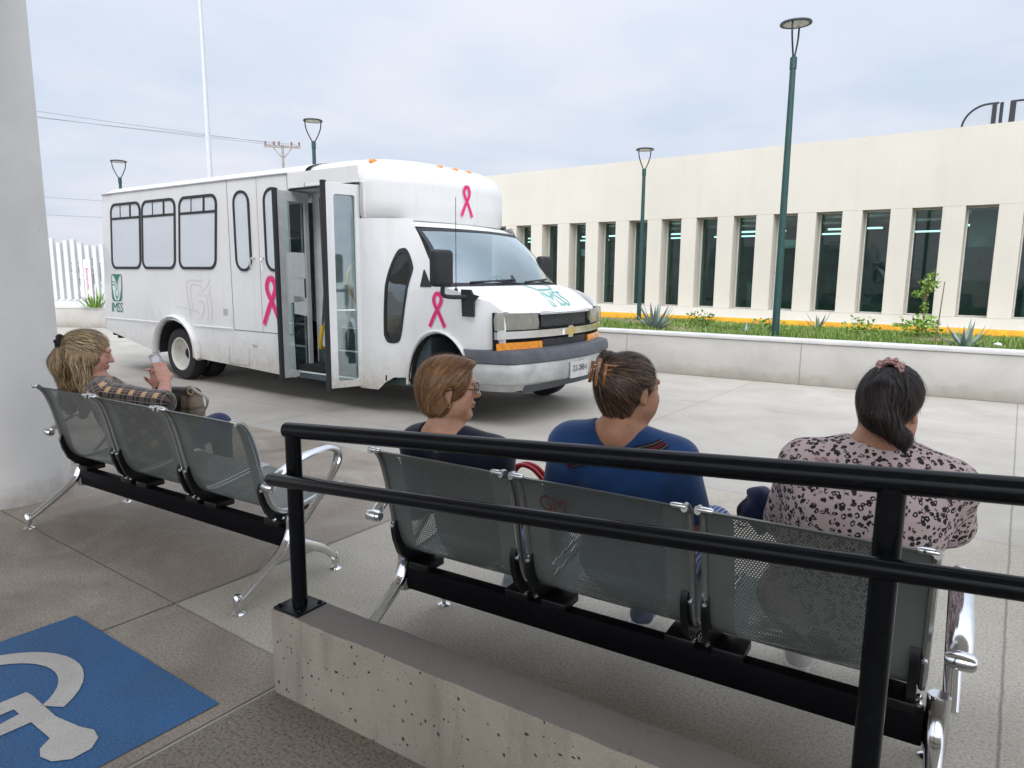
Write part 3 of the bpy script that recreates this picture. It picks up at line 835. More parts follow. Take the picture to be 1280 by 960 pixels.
# rooftop screens
M_frame = simple('black_frame', (0.012, 0.014, 0.02), 0.5)
m, nt, b = mk('screen_mesh')
b.inputs['Base Color'].default_value = (0.35, 0.37, 0.38, 1)
tr = N(nt, 'ShaderNodeBsdfTransparent'); ms = N(nt, 'ShaderNodeMixShader'); ms.inputs[0].default_value = 0.72
L(nt, b.outputs[0], ms.inputs[1]); L(nt, tr.outputs[0], ms.inputs[2]); L(nt, ms.outputs[0], nt.nodes['Material Output'].inputs[0])
M_mesh = m
for k, (x0, x1, cap, lab) in enumerate(((-2.02, -1.40, True, 'small black framed mesh screen with a rounded top corner on the roof'), (-1.20, 0.6, False, 'wider black framed mesh screen at the right end of the roof'))):
    t = thing('roof_screen', lab, 'screen', FW((x0 + x1) / 2, 17.9, ZR), FW.rz, 'screens on the clinic roof')
    hw = (x1 - x0) / 2; bm = B(); hh = 0.56
    if cap:
        arc = [(-hw, 0, 0)] + [(-hw + 0.45 - 0.45 * math.cos(R(a)), 0, hh - 0.45 + 0.45 * math.sin(R(a))) for a in range(0, 91, 10)] + [(hw, 0, hh)]
    else: arc = [(-hw, 0, 0), (-hw, 0, hh), (hw, 0, hh)]
    tube(bm, arc, 0.022, 6); box(bm, hw - 0.11, hw - 0.03, -0.03, 0.03, 0, hh); box(bm, hw + 0.02, hw + 0.08, -0.03, 0.03, 0, hh)
    if not cap: box(bm, -hw - 0.01, -hw + 0.09, -0.03, 0.03, 0, hh)
    obj('frame', bm, M_frame, t)
    bm = B(); flat = [bm.verts.new(p) for p in arc] + [bm.verts.new((hw, 0, 0))]; bm.faces.new(flat); obj('mesh_panel', bm, M_mesh, t)

# ---------------------------------------------------------------- lamp posts, flagpole, power line
M_green = simple('green_post_paint', (0.008, 0.05, 0.045), 0.4, var=0.15)
M_lampd = simple('dark_lamp_metal', (0.014, 0.02, 0.023), 0.45, var=0.15)
M_led = simple('led_panel', (0.55, 0.56, 0.52), 0.4, var=0.15, scale=60)
def lamp(base, ztop_, label, tilt=0.0, rz=0.0):
    H_ = ztop_ - base.z
    t = thing('street_lamp', label, 'street lamp', base, rz, 'green lamp posts')
    bm = B(); lathe(bm, [(0.055, 0), (0.054, 0.02), (0.048, H_ * 0.5), (0.040, H_ - 0.62), (0.048, H_ - 0.62), (0.048, H_ - 0.47), (0.035, H_ - 0.455), (0, H_ - 0.455)], 16); obj('pole', bm, M_green, t, smooth='auto')
    bm = B(); box(bm, -0.12, 0.12, -0.12, 0.12, -0.02, 0.015); obj('base_plate', bm, M_green, t)
    for s in (-1, 1):
        bm = B(); tube(bm, smooth_path([(s * 0.025, 0, H_ - 0.47), (s * 0.085, 0, H_ - 0.36), (s * 0.155, 0, H_ - 0.19), (s * 0.175, 0, H_ - 0.03)], 6), 0.013, 8); obj('arm', bm, M_lampd, t, smooth='auto')
    Mx = Matrix.Translation((0, 0, H_ - 0.03)) @ Matrix.Rotation(tilt, 4, 'Y')
    bm = B(); lathe(bm, [(0.17, 0.006), (0.212, 0.0), (0.216, 0.012), (0.205, 0.03), (0.12, 0.048), (0, 0.052)], 32, Mx); hd = obj('lamp_head', bm, M_lampd, t, smooth='auto')
    bm = B(); lathe(bm, [(0.0, 0.004), (0.168, 0.004)], 28, Mx, cap=False); obj('led_panel', bm, M_led, hd)
P = wpos(968.5, 424, 10.4); P.z = 0.49; lamp(P, 5.0, 'tallest green lamp post, standing in the grass behind the planter wall', R(-2), R(54))
P = wpos(798.5, 398, 17.2); P.z = 0.36; lamp(P, 4.45, 'green lamp post standing close to the clinic windows', 0, R(25))
P = wpos(391, 150, 16.3); lamp(Vector((P.x, P.y, 0)), P.z, 'dark lamp post rising behind the bus roof near its front', 0, R(15))
P = wpos(148, 201, 20.5); lamp(Vector((P.x, P.y, 0)), P.z, 'dark lamp post rising behind the rear end of the bus', 0, R(25))
M_pole = simple('white_pole', (0.50, 0.52, 0.55), 0.5, var=0.05)
P = wpos(262, 210, 30.0)
fp = thing('flagpole', 'tall white flagpole rising behind the bus', 'flagpole', (P.x, P.y, 0))
bm = B(); lathe(bm, [(0.2, 0), (0.2, 0.3), (0.12, 0.34), (0.11, 5.0), (0.085, 9.0), (0.065, 13.5), (0.0, 13.55)], 20); obj('pole', bm, M_pole, fp, smooth='auto')
bm = B(); lathe(bm, [(0.0, 13.5), (0.1, 13.55), (0.13, 13.65), (0.1, 13.75), (0, 13.8)], 16); obj('finial', bm, M_pole, fp, smooth='auto')
M_wood = simple('haze_grey_wood', (0.31, 0.275, 0.25), 0.9, var=0.25)  # distance haze painted in: wood colour greyed
M_ins = simple('insulator', (0.20, 0.12, 0.09), 0.4)
P = wpos(353, 183, 45.0)
pp = thing('utility_pole', 'wooden utility pole with a crossarm far behind the bus', 'utility pole', (P.x, P.y, 0), R(12))
bm = B(); lathe(bm, [(0.13, 0), (0.075, P.z + 0.1), (0, P.z + 0.12)], 10); obj('pole', bm, M_wood, pp, smooth='auto')
bm = B(); box(bm, -1.08, 1.08, -0.06, 0.06, P.z - 0.08, P.z + 0.06); tube(bm, [(-0.55, 0.05, P.z - 0.08), (0, 0.1, P.z - 0.75)], 0.025, 5); tube(bm, [(0.55, 0.05, P.z - 0.08), (0, 0.1, P.z - 0.75)], 0.025, 5); obj('crossarm', bm, M_wood, pp)
for x in (-1.0, -0.5, -0.2, 0.55, 1.0):
    bm = B(); lathe(bm, [(0.03, P.z + 0.06), (0.06, P.z + 0.1), (0.05, P.z + 0.2), (0.07, P.z + 0.24), (0.03, P.z + 0.3), (0, P.z + 0.3)], 8, Matrix.Translation((x, 0, 0))); obj('insulator', bm, M_ins, pp, smooth='auto')
M_wire = simple('wire', (0.16, 0.17, 0.19), 0.6)
for k, (q0, q1, Y0, Y1, lab) in enumerate((((-300, 85), (346, 180), 30, 45, 'topmost thin power line slanting down to the utility pole'), ((-300, 98), (356, 183), 30, 45, 'second thin power line below the topmost one'), ((-300, 104), (370, 181), 30, 45, 'lowest of the three slanting power lines'),
        ((-200, 228), (420, 268), 55, 55, 'upper of two level power lines beside the bus rear'), ((-200, 255), (420, 283), 55, 55, 'lower of two level power lines beside the bus rear'))):
    a_, b_ = wpos(*q0, Y0), wpos(*q1, Y1)
    mid = (a_ + b_) / 2; mid.z -= 0.12
    bm = B(); tube(bm, [p - a_ for p in smooth_path([a_, mid, b_], 8)], 0.010 if k < 3 else 0.014, 5)
    o = obj('power_line', bm, M_wire, loc=a_); tag(o, lab, 'cable', 'power lines')
a_, b_ = wpos(346, 180, 45), wpos(640, 218, 60)

# ---------------------------------------------------------------- left background: planter, fence, cars, hedge
FL = Fr(-54)
M_fence = simple('white_fence_paint', (0.60, 0.61, 0.61), 0.6, var=0.06)
A0 = wpos(30, 400, 18.6); A0.z = 0; A1 = wpos(200, 400, 18.2); A1.z = 0
ax = (A1 - A0).normalized(); ang = math.atan2(ax.y, ax.x)
lp = thing('planter_wall', 'low concrete planter wall below the white slat fence', 'planter wall', A0, ang)
bm = B(); box(bm, -4, 9, 0, 0.25, 0, 0.50, bev=0.01); obj('wall', bm, M_plant, lp, smooth='auto')
bm = B(); box(bm, -4, 9, -0.01, 0.9, 0.502, 0.54); obj('coping', bm, M_coping, lp)
fe = thing('slat_fence', 'white fence of upright slats beyond the rear of the bus', 'fence', A0 + Vector((-ax.y, ax.x, 0)) * 0.5, ang)
rr = random.Random(2)
bm = B(); box(bm, -4, 9, -0.02, 0.02, 0.54, 0.72); obj('bottom_rail', bm, M_fence, fe)
for i in range(40):
    x = -1.5 + i * 0.205
    top = 2.25 if i < 14 else 2.2
    if i in (8, 9, 10): top = 2.4
    bm = B(); box(bm, x, x + 0.108, -0.05, 0.05, 0.70, top + 0.06 * math.sin(i * 1.1)); obj('slat', bm, M_fence, fe)
bnx = (wpos(106, 350, 18.7) - A0).dot(ax)
bn = thing('banner', 'narrow white banner with pink vertical writing on the slat fence', 'banner', A0 + ax * bnx + Vector((-ax.y, ax.x, 0)) * 0.40 + Vector((0, 0, 0)), ang)
bm = B(); box(bm, -0.1, 0.1, -0.006, 0.0, 0.75, 1.78); obj('sheet', bm, simple('banner_cloth', (0.75, 0.68, 0.70), 0.8, var=0.05), bn)
me = text_mesh('Bienvenidos', 0.13, 0.001)
for vv in me.vertices: vv.co = Vector((vv.co.y - 0.05, -0.012, 1.27 - vv.co.x * 0.95))
obj('writing', me, simple('pink_ink', (0.58, 0.25, 0.32), 0.7), bn)
# plant by the bus rear
P = wpos(119, 386, 18.35); P.z = 0.53
t = thing('agave_plant', 'green spiky plant on the low planter beside the bus rear', 'agave', P, 0, 'agaves in the grass bed')
bm = B(); rr = random.Random(9)
for i in range(46):
    a = rr.uniform(0, 6.28); ln = rr.uniform(0.3, 0.62); e = R(rr.uniform(35, 85)); d = Vector((math.cos(a) * math.cos(e), math.sin(a) * math.cos(e), math.sin(e))) * ln
    s_ = Vector((-math.sin(a), math.cos(a), 0)) * 0.022
    b0 = Vector((math.cos(a) * 0.1 * rr.random() * 3, math.sin(a) * 0.1, 0))
    bm.faces.new([bm.verts.new(b0 - s_), bm.verts.new(b0 + s_), bm.verts.new(b0 + d * 0.6 + s_ * 0.8), bm.verts.new(b0 + d - Vector((0, 0, 0.06))), bm.verts.new(b0 + d * 0.6 - s_ * 0.8)])
obj('leaves', bm, M_leaf2, t)
# hedge and parked cars behind the fence
hb = thing('hedge', 'green hedge far behind the white slat fence', 'hedge', A0 + Vector((-ax.y, ax.x, 0)) * 13, ang)
bm = B(); rr = random.Random(6)
for i in range(30):
    leafcloud(bm, (-8 + i * 0.75, rr.uniform(-0.3, 0.3), rr.uniform(0.6, 1.5)), (0.8, 0.8, 0.75), 170, 0.24, rr)
obj('foliage', bm, simple('hedge_leaf', (0.10, 0.16, 0.06), 0.7, var=0.5, scale=3), hb)
bm = B()
for i in range(14): tube(bm, [(-8 + i * 1.7, 0, 0), (-8 + i * 1.7 + rr.uniform(-0.2, 0.2), 0, 1.4)], [0.05, 0.02], 5)
obj('trunk', bm, M_bark, hb)
M_tyre = simple('tyre_rubber', (0.018, 0.018, 0.02), 0.85, var=0.3, scale=12)
M_rimw = simple('rim_paint', (0.62, 0.60, 0.54), 0.5, var=0.12, scale=10)
M_cglass = simple('car_glass', (0.02, 0.03, 0.035), 0.06)
def car(loc, rz, col, label):
    t = thing('parked_car', label, 'car', loc, rz, 'cars parked behind the fence')
    prof = [(-2.1, 0.3), (2.05, 0.3), (2.15, 0.5), (2.1, 0.78), (1.2, 0.92), (0.55, 1.38), (-0.9, 1.42), (-1.75, 1.0), (-2.12, 0.95), (-2.2, 0.6)]
    bm = panel(prof, fn=lambda a, c: (a, -0.82, c), thick=0.0)
    r_ = bmesh.ops.extrude_face_region(bm, geom=bm.faces[:])
    for vv in [e for e in r_['geom'] if isinstance(e, bmesh.types.BMVert)]: vv.co.y = 0.82
    bmesh.ops.recalc_face_normals(bm, faces=bm.faces)
    for vv in bm.verts:
        if vv.co.z > 1.1: vv.co.y *= 0.82
    obj('body', bm, simple('car_paint', col, 0.25, coat=0.6, var=0.03), t)
    for s in (-1, 1):
        bm = panel([(1.0, 0.96), (0.5, 1.32), (-0.85, 1.35), (-1.5, 1.0)], fn=lambda a, c: (a, s * (0.83 - 0.15 * (c - 0.92) / 0.5), c)); obj('window', bm, M_cglass, t)
        for x in (-1.35, 1.35):
            bm = B(); lathe(bm, [(0.2, -0.1), (0.31, -0.1), (0.32, 0), (0.31, 0.1), (0.2, 0.1)], 20, Matrix.Translation((x, s * 0.76, 0.32)) @ Matrix.Rotation(PI / 2, 4, 'X')); wv = obj('wheel', bm, M_tyre, t, smooth='auto')
nrm = Vector((-ax.y, ax.x, 0))
for k, (x, d, col, lab) in enumerate(((0.3, 5.5, (0.72, 0.73, 0.75), 'white car parked behind the fence, nearest the column'), (4.6, 6.0, (0.10, 0.12, 0.15), 'dark car parked behind the fence, nearest the bus rear'))):
    car(A0 + ax * x + nrm * d, ang + R(8), col, lab)
# ---------------------------------------------------------------- shuttle bus
m, nt, b = mk('bus_white')
v = tco(nt); sp = N(nt, 'ShaderNodeSeparateXYZ'); L(nt, v, sp.inputs[0])
c = mixc(nt, ramp(nt, noise(nt, v, 1.3, 5, 0.6), [(0.3, 0), (0.7, 1)]), (0.79, 0.795, 0.785), (0.72, 0.725, 0.715))
zz = math_(nt, 'ADD', sp.outputs[2], math_(nt, 'MULTIPLY', noise(nt, v, 6, 6, 0.7), 0.55))
d1 = math_(nt, 'MULTIPLY', ramp(nt, zz, [(0.5, 0.85), (0.75, 0.35), (1.3, 0.0)]), 0.95)
c = mixc(nt, d1, c, (0.42, 0.38, 0.31))
spk = math_(nt, 'MULTIPLY', ramp(nt, noise(nt, v, 28, 4, 0.75), [(0.56, 0), (0.68, 0.9)]), ramp(nt, zz, [(0.5, 1.0), (0.85, 0.0)]))
c = mixc(nt, spk, c, (0.16, 0.12, 0.085))
mp = N(nt, 'ShaderNodeMapping'); mp.inputs['Scale'].default_value = (9, 9, 0.6); L(nt, v, mp.inputs[0])
c = mixc(nt, ramp(nt, noise(nt, mp.outputs[0], 1.2, 4, 0.6), [(0.56, 0), (0.78, 0.3)]), c, (0.50, 0.47, 0.41))
L(nt, c, b.inputs['Base Color']); b.inputs['Roughness'].default_value = 0.32
b.inputs['Coat Weight'].default_value = 0.35; b.inputs['Coat Roughness'].default_value = 0.12
bump(nt, b, noise(nt, v, 2.2, 2), 0.05, 0.05)
M_bus = m
M_rub = simple('black_rubber', (0.012, 0.014, 0.017), 0.55, var=0.2)
M_film = simple('sky_pale_window_film', (0.88, 0.92, 0.96), 0.16, var=0.05, scale=1.5, coat=0.5)  # near-white base colour stands in for the sky reflected in the film
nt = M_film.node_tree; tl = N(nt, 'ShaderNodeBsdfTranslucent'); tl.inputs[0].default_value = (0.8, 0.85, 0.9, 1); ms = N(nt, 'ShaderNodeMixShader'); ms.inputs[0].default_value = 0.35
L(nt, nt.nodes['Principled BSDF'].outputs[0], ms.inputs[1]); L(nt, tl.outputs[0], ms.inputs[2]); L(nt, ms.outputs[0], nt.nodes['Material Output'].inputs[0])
M_grey = simple('grey_aluminium', (0.50, 0.51, 0.52), 0.4, 0.1)
M_under = simple('underbody', (0.012, 0.012, 0.012), 0.9)
M_seam = simple('panel_gap', (0.20, 0.20, 0.19), 0.9)
M_yellow = simple('yellow_grab_bar', (0.62, 0.42, 0.02), 0.35, var=0.1)
M_step = simple('step_rubber', (0.06, 0.085, 0.095), 0.7, var=0.3, scale=20)
M_inw = simple('interior_panel', (0.72, 0.76, 0.76), 0.6)
M_dash = simple('dashboard', (0.05, 0.055, 0.06), 0.7)
M_pink = simple('ribbon_pink', (0.75, 0.012, 0.16), 0.4, var=0.15, scale=8)
M_pinkl = simple('ribbon_edge_pink', (0.80, 0.42, 0.55), 0.5)
M_imss = simple('emblem_green', (0.01, 0.20, 0.135), 0.4, var=0.1)
M_imssb = simple('emblem_white', (0.68, 0.74, 0.73), 0.4)
M_amber = simple('amber_lens', (0.75, 0.26, 0.005), 0.2, coat=0.6, var=0.25, scale=30)
M_orange = simple('marker_lens', (0.78, 0.24, 0.02), 0.25, coat=0.5)
M_chr = simple('grille_chrome', (0.72, 0.73, 0.74), 0.18, 1.0, var=0.08)
M_bump = simple('bumper_face', (0.44, 0.45, 0.435), 0.38, 0.3, var=0.22, scale=5)
M_bumpd = simple('bumper_pad', (0.075, 0.083, 0.095), 0.6, var=0.2, scale=9)
M_gold = simple('gold_badge', (0.62, 0.48, 0.20), 0.3, 0.6)
M_paper = simple('taped_paper', (0.66, 0.70, 0.70), 0.8, var=0.06, scale=20)
m, nt, b = mk('headlight_lens')
v = tco(nt)
L(nt, ramp(nt, noise(nt, v, 6, 4), [(0.3, (0.22, 0.225, 0.19)), (0.7, (0.34, 0.34, 0.29))]), b.inputs['Base Color'])
b.inputs['Roughness'].default_value = 0.22; b.inputs['Coat Weight'].default_value = 0.6
tr = N(nt, 'ShaderNodeBsdfTransparent'); tr.inputs[0].default_value = (0.8, 0.8, 0.72, 1); ms = N(nt, 'ShaderNodeMixShader'); ms.inputs[0].default_value = 0.25
L(nt, b.outputs[0], ms.inputs[1]); L(nt, tr.outputs[0], ms.inputs[2]); L(nt, ms.outputs[0], nt.nodes['Material Output'].inputs[0])
M_lens = m
def glass(name, tint, refl, base=(0.02, 0.03, 0.03)):
    m, nt, b = mk(name)
    b.inputs['Base Color'].default_value = (*base, 1); b.inputs['Roughness'].default_value = 0.03
    tr = N(nt, 'ShaderNodeBsdfTransparent'); tr.inputs[0].default_value = (*tint, 1)
    gl = N(nt, 'ShaderNodeBsdfGlossy'); gl.inputs['Roughness'].default_value = 0.04; gl.inputs[0].default_value = (0.85, 0.97, 1.0, 1)
    fr = N(nt, 'ShaderNodeFresnel'); fr.inputs[0].default_value = 1.5
    f = math_(nt, 'MINIMUM', math_(nt, 'ADD', math_(nt, 'MULTIPLY', fr.outputs[0], 1.6), refl), 1.0)
    ms = N(nt, 'ShaderNodeMixShader'); L(nt, f, ms.inputs[0]); L(nt, tr.outputs[0], ms.inputs[1]); L(nt, gl.outputs[0], ms.inputs[2])
    L(nt, ms.outputs[0], nt.nodes['Material Output'].inputs[0])
    return m
M_ws = glass('windscreen_glass', (0.66, 0.86, 0.86), 0.24)
M_dg = glass('door_glass', (0.76, 0.95, 0.92), 0.26)
M_cab = glass('cab_window_glass', (0.25, 0.30, 0.31), 0.05)

BUS = thing('shuttle_bus', 'white shuttle bus with pink ribbons and open folding doors parked in the yard', 'bus', (-4.560, 9.532, 0), R(-35))
YC = 1.2
def bp(name, bm, m, parent=None, smooth='auto'): return obj(name, bm, m, parent or BUS, smooth=smooth)
SH = 0.11
def shx(x, z): return x + SH * (z - 1.6) * max(0.0, min(1.0, (1.25 - x) / 0.25))
def arch(cx, cz, rx, rz, a0=180, a1=0, n=20):
    return [(cx + rx * math.cos(R(a0 + (a1 - a0) * k / n)), cz + rz * math.sin(R(a0 + (a1 - a0) * k / n))) for k in range(n + 1)]
ra = arch(-0.09, 0.35, 0.49, 0.48)
side = [(-1.98, 0.60)] + [(-0.60, 0.365)] + ra + [(0.42, 0.335), (0.70, 0.335), (2.08, 0.275), (2.45, 0.265), (2.45, 2.60), (-1.98, 2.60)]
bm = panel(side, cuts_a=[-1.5, -1, -0.5, 0, 0.5, 1.0, 1.25, 1.5, 2], cuts_b=[0.8, 1.2, 1.6, 2.0, 2.4], fn=lambda x, z: (shx(x, z), 0.0 if z > 0.78 else 0.012, z))
# far side, rear, roof
t2 = panel([(-1.98, 0.6), (3.62, 0.4), (3.62, 2.6), (-1.98, 2.6)], fn=lambda x, z: (shx(x, z), 2.4 if x < 3.6 else 2.3, z))
def join(bm, b2):
    tmp = bpy.data.meshes.new('t'); b2.to_mesh(tmp); b2.free(); bm.from_mesh(tmp); bpy.data.meshes.remove(tmp)
join(bm, t2)
join(bm, grid(lambda s, t: (shx(-1.98, 0.6 + 2.0 * s) - 0.02 * math.sin(PI * t), 2.4 * t, 0.6 + 2.0 * s), 8, 8))
def roofz(t): return 2.60 + 0.165 * (1 - abs(2 * t - 1) ** 2.7) ** 0.5
def roof_pt(s, t):
    x = shx(-1.98, 2.6) + (2.76 + 1.87) * s
    k = min(1, s / 0.04); k = math.sin(k * PI / 2)
    return (x, 2.4 * t, 2.60 + (roofz(t) - 2.60) * k)
join(bm, grid(lambda s, t: roof_pt(s, 0.5 - 0.5 * math.cos(PI * t)), 40, 40))
join(bm, panel([(2.45, 2.425), (3.6, 2.425), (3.6, 2.60), (2.45, 2.60)], fn=lambda x, z: (x, 0.0, z)))
bmesh.ops.remove_doubles(bm, verts=bm.verts, dist=0.0005)
body = bp('body', bm, M_bus)
# drip rail, rub rail, panel gaps
bm = B(); tube(bm, [(shx(-1.98, 2.6), -0.008, 2.605), (1.28, -0.008, 2.605), (2.45, -0.008, 2.60)], 0.011, 8); bp('drip_rail', bm, M_grey, body)
bm = B(); tube(bm, [(-2.06, -0.004, 0.782), (-0.5, -0.004, 0.782)], 0.012, 8, flat=(0.7, 1)); bp('rub_rail', bm, M_bus, body)
bm = B(); tube(bm, [(0.36, -0.004, 0.782), (1.24, -0.004, 0.782)], 0.012, 8, flat=(0.7, 1)); bp('rub_rail', bm, M_bus, body)
def gapline(pts, w=0.006, y=-0.002, m=None, name='panel_gap', parent=None):
    b_ = panel(ribbon2d(pts, w), fn=lambda x, z: (x, y, z)); return bp(name, b_, m or M_seam, parent or body, False)
gapline([(1.27, 0.77), (1.27, 2.595)], 0.010); gapline([(1.865, 0.77), (1.865, 2.595)], 0.006); gapline([(2.435, 0.77), (2.435, 2.595)], 0.010)
gapline([(1.265, 0.77), (2.44, 0.77)], 0.010)
gapline([(1.13, 0.33), (1.13, 0.69), (1.55, 0.69), (1.55, 0.33), (1.13, 0.335)], 0.008, y=0.006, name='hatch_gap')
# rear wheel arch lip and well
lip = [(-0.60, -0.012, 0.36)] + [(x, -0.012, z) for x, z in arch(-0.09, 0.35, 0.545, 0.535)] + [(0.47, -0.012, 0.335)]
bm = B(); tube(bm, lip, 0.058, 8, flat=(1.0, 0.42)); bp('wheel_arch', bm, M_bus, body)
bm = grid(lambda s, t: (-0.09 + 0.49 * math.cos(PI * s), 0.012 + 0.75 * t, 0.35 + 0.48 * math.sin(PI * s)), 20, 1); join(bm, grid(lambda s, t: (-0.6 + 1.0 * s, 0.76, 0.25 + 0.6 * t), 1, 1)); bp('wheel_well', bm, M_under, body)
# underbody
bm = B(); box(bm, -1.9, -0.62, 0.05, 2.35, 0.55, 0.62); box(bm, 0.45, 3.9, 0.05, 2.35, 0.36, 0.42) ; box(bm, -1.6, 5.0, 0.7, 1.7, 0.30, 0.50); box(bm, 1.0, 2.4, 0.06, 0.5, 0.30, 0.37); bp('underbody', bm, M_under)
bm = B(); box(bm, -2.06, -1.99, 0.15, 2.25, 0.46, 0.60, bev=0.01); box(bm, -1.98, -1.80, 0.05, 0.2, 0.52, 0.58); bp('rear_bumper', bm, M_under)

# side windows
def win_frame(x0, x1, z0, z1, r_, w_, parent=None, tr=True):
    hole = rrect(x0 + w_, x1 - w_, z0 + w_, z1 - w_, r_ * 0.75)
    bm = panel(rrect(x0, x1, z0, z1, r_), [hole], fn=lambda x, z: (shx(x, z), -0.012, z), thick=0.014)
    if tr:
        zt = z0 + (z1 - z0) * 0.77
        for (a0, a1, c0, c1) in ((x0 + w_ * 0.8, x1 - w_ * 0.8, zt - 0.016, zt + 0.016), (x0 + (x1 - x0) * 0.34 - 0.007, x0 + (x1 - x0) * 0.34 + 0.007, zt, z1 - w_), (x0 + (x1 - x0) * 0.67 - 0.02, x0 + (x1 - x0) * 0.67 + 0.02, zt, z1 - w_)):
            join(bm, panel([(a0, c0), (a1, c0), (a1, c1), (a0, c1)], fn=lambda x, z: (shx(x, z), -0.010, z), thick=0.01))
    f = bp('window', bm, M_rub, body)
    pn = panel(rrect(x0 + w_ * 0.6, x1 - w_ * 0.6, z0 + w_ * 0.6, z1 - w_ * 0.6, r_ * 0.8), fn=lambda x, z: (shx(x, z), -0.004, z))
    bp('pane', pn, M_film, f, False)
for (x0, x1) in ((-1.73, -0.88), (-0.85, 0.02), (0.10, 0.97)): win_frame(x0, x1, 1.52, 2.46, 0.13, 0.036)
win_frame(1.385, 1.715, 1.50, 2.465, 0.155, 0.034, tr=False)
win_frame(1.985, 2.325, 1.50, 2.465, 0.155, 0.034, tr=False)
for x, s in ((1.76, -1), (1.93, 1)):
    bm = B(); tube(bm, smooth_path([(x, 0, 1.66), (x, -0.035, 1.66), (x + s * 0.02, -0.045, 1.63), (x + s * 0.03, -0.04, 1.52)], 4), 0.009, 8); lathe(bm, [(0.022, 0), (0.022, 0.008), (0, 0.01)], 12, Matrix.Translation((x, 0, 1.66)) @ Matrix.Rotation(PI / 2, 4, 'X')); bp('handle', bm, M_chr, body)
bm = panel(rrect(1.06, 1.15, 0.945, 1.03, 0.01), fn=lambda x, z: (x, -0.005, z), thick=0.01); bp('fuel_flap', bm, M_grey, body)
bm = B(); lathe(bm, [(0.02, 0), (0.02, 0.012), (0, 0.014)], 10, Matrix.Translation((1.66, 0.008, 0.60)) @ Matrix.Rotation(PI / 2, 4, 'X')); box(bm, 1.66, 1.72, -0.008, 0.002, 0.592, 0.608); bp('lock', bm, M_grey, body)

# front cap over the cab
def cap_outline(ins, xmin):
    pts = []
    a, b_ = 1.06 - ins, 1.205 - ins
    n = 44
    for k in range(n + 1):
        th = -PI / 2 + PI * k / n
        cx_, sx_ = math.cos(th), math.sin(th); e = 2 / 3.3
        x = 3.0 + a * (abs(cx_) ** e); y = YC + b_ * (abs(sx_) ** e) * (1 if sx_ > 0 else -1)
        pts.append((max(x, xmin), y))
    return [(xmin, pts[0][1])] + pts + [(xmin, pts[-1][1])]
lev = [(2.04, 0.06, 3.62), (2.055, 0.02, 3.62), (2.10, 0.0, 3.62), (2.25, -0.006, 3.62), (2.43, 0.0, 3.62), (2.44, 0.0, 2.74), (2.50, 0.012, 2.74), (2.58, 0.045, 2.745), (2.65, 0.11, 2.76), (2.695, 0.21, 2.78), (2.72, 0.36, 2.80), (2.735, 0.6, 2.84)]
bm = B(); rows = []
for z, ins, xm in lev: rows.append([bm.verts.new((x, y, z)) for x, y in cap_outline(ins, xm)])
for a, b_ in zip(rows, rows[1:]):
    for k in range(len(a)): bm.faces.new((a[k], a[(k + 1) % len(a)], b_[(k + 1) % len(a)], b_[k]))
bm.faces.new(rows[-1]); bm.faces.new(list(reversed(rows[0])))
cap = bp('front_cap', bm, M_bus)
bm = B(); tube(bm, [(2.742, -0.006, 2.44), (2.745, 0.03, 2.57), (2.762, 0.10, 2.652), (2.782, 0.2, 2.698), (2.80, 0.4, 2.725)], 0.006, 6); bp('cap_seam', bm, M_seam, cap)
def cap_x(y, ins=0.0):
    k = min(0.999, abs(y - YC) / (1.205 - ins)); return 3.0 + (1.06 - ins) * (1 - k ** 3.3) ** (1 / 3.3)
for y in (0.22, 0.93, 1.19, 1.44, 2.12):
    x = cap_x(y, 0.13) - 0.03; z = 2.652
    bm = B(); lathe(bm, [(0.046, 0), (0.042, 0.015), (0.026, 0.028), (0, 0.033)], 14, Matrix.Translation((x, y, z)) @ Matrix.Rotation(R(48), 4, 'Y') @ Matrix.Diagonal((0.8, 1.35, 1.25, 1))); bp('marker_light', bm, M_orange, cap)

# cab side panel
def smst(a, b_, x):
    t = max(0, min(1, (x - a) / (b_ - a))); return t * t * (3 - 2 * t)
def cab_y(x, z):
    y = 0.125 * smst(3.6, 4.25, x) + 0.20 * smst(4.85, 5.45, x) ** 1.6
    y += 0.30 * max(0, z - 1.36) * smst(3.6, 4.2, x)
    y += 0.03 * smst(0.95, 0.4, z) * smst(4.9, 5.2, x)
    y -= 0.022 * math.exp(-((z - 1.05) / 0.30) ** 2) * smst(3.8, 4.4, x)
    return y
fa = arch(4.58, 0.38, 0.40, 0.52, 178, 12, 18)
cab_out = [(3.55, 0.26), (3.80, 0.26), (3.88, 0.34), (3.98, 0.40), (4.16, 0.41)] + fa + [(5.02, 0.66), (5.10, 0.755), (5.30, 0.79), (5.31, 1.0), (5.285, 1.135), (5.18, 1.225), (4.95, 1.30), (4.60, 1.375), (4.36, 1.66), (4.12, 1.965), (4.08, 2.06), (3.55, 2.06)]
cw = smooth_path([(3.845, 0.86, 0), (3.90, 0.785, 0), (4.03, 0.785, 0), (4.095, 0.86, 0), (4.16, 1.15, 0), (4.225, 1.49, 0), (4.205, 1.58, 0), (4.10, 1.72, 0), (4.03, 1.74, 0), (3.965, 1.69, 0), (3.885, 1.45, 0), (3.85, 1.1, 0), (3.845, 0.86, 0)], 4)
cw = [(4.03 + (p.x - 4.03) * 0.78, p.y) for p in cw[:-1]]
cxs = [3.6 + 0.075 * i for i in range(1, 23)]; czs = [0.4 + 0.1 * i for i in range(17)]
bm = panel(cab_out, [cw], fn=lambda x, z: (x, cab_y(x, z), z), cuts_a=cxs, cuts_b=czs)
join(bm, panel(cab_out, fn=lambda x, z: (x, 2.4 - cab_y(x, z), z), cuts_a=cxs, cuts_b=czs))
cab = bp('cab', bm, M_bus)
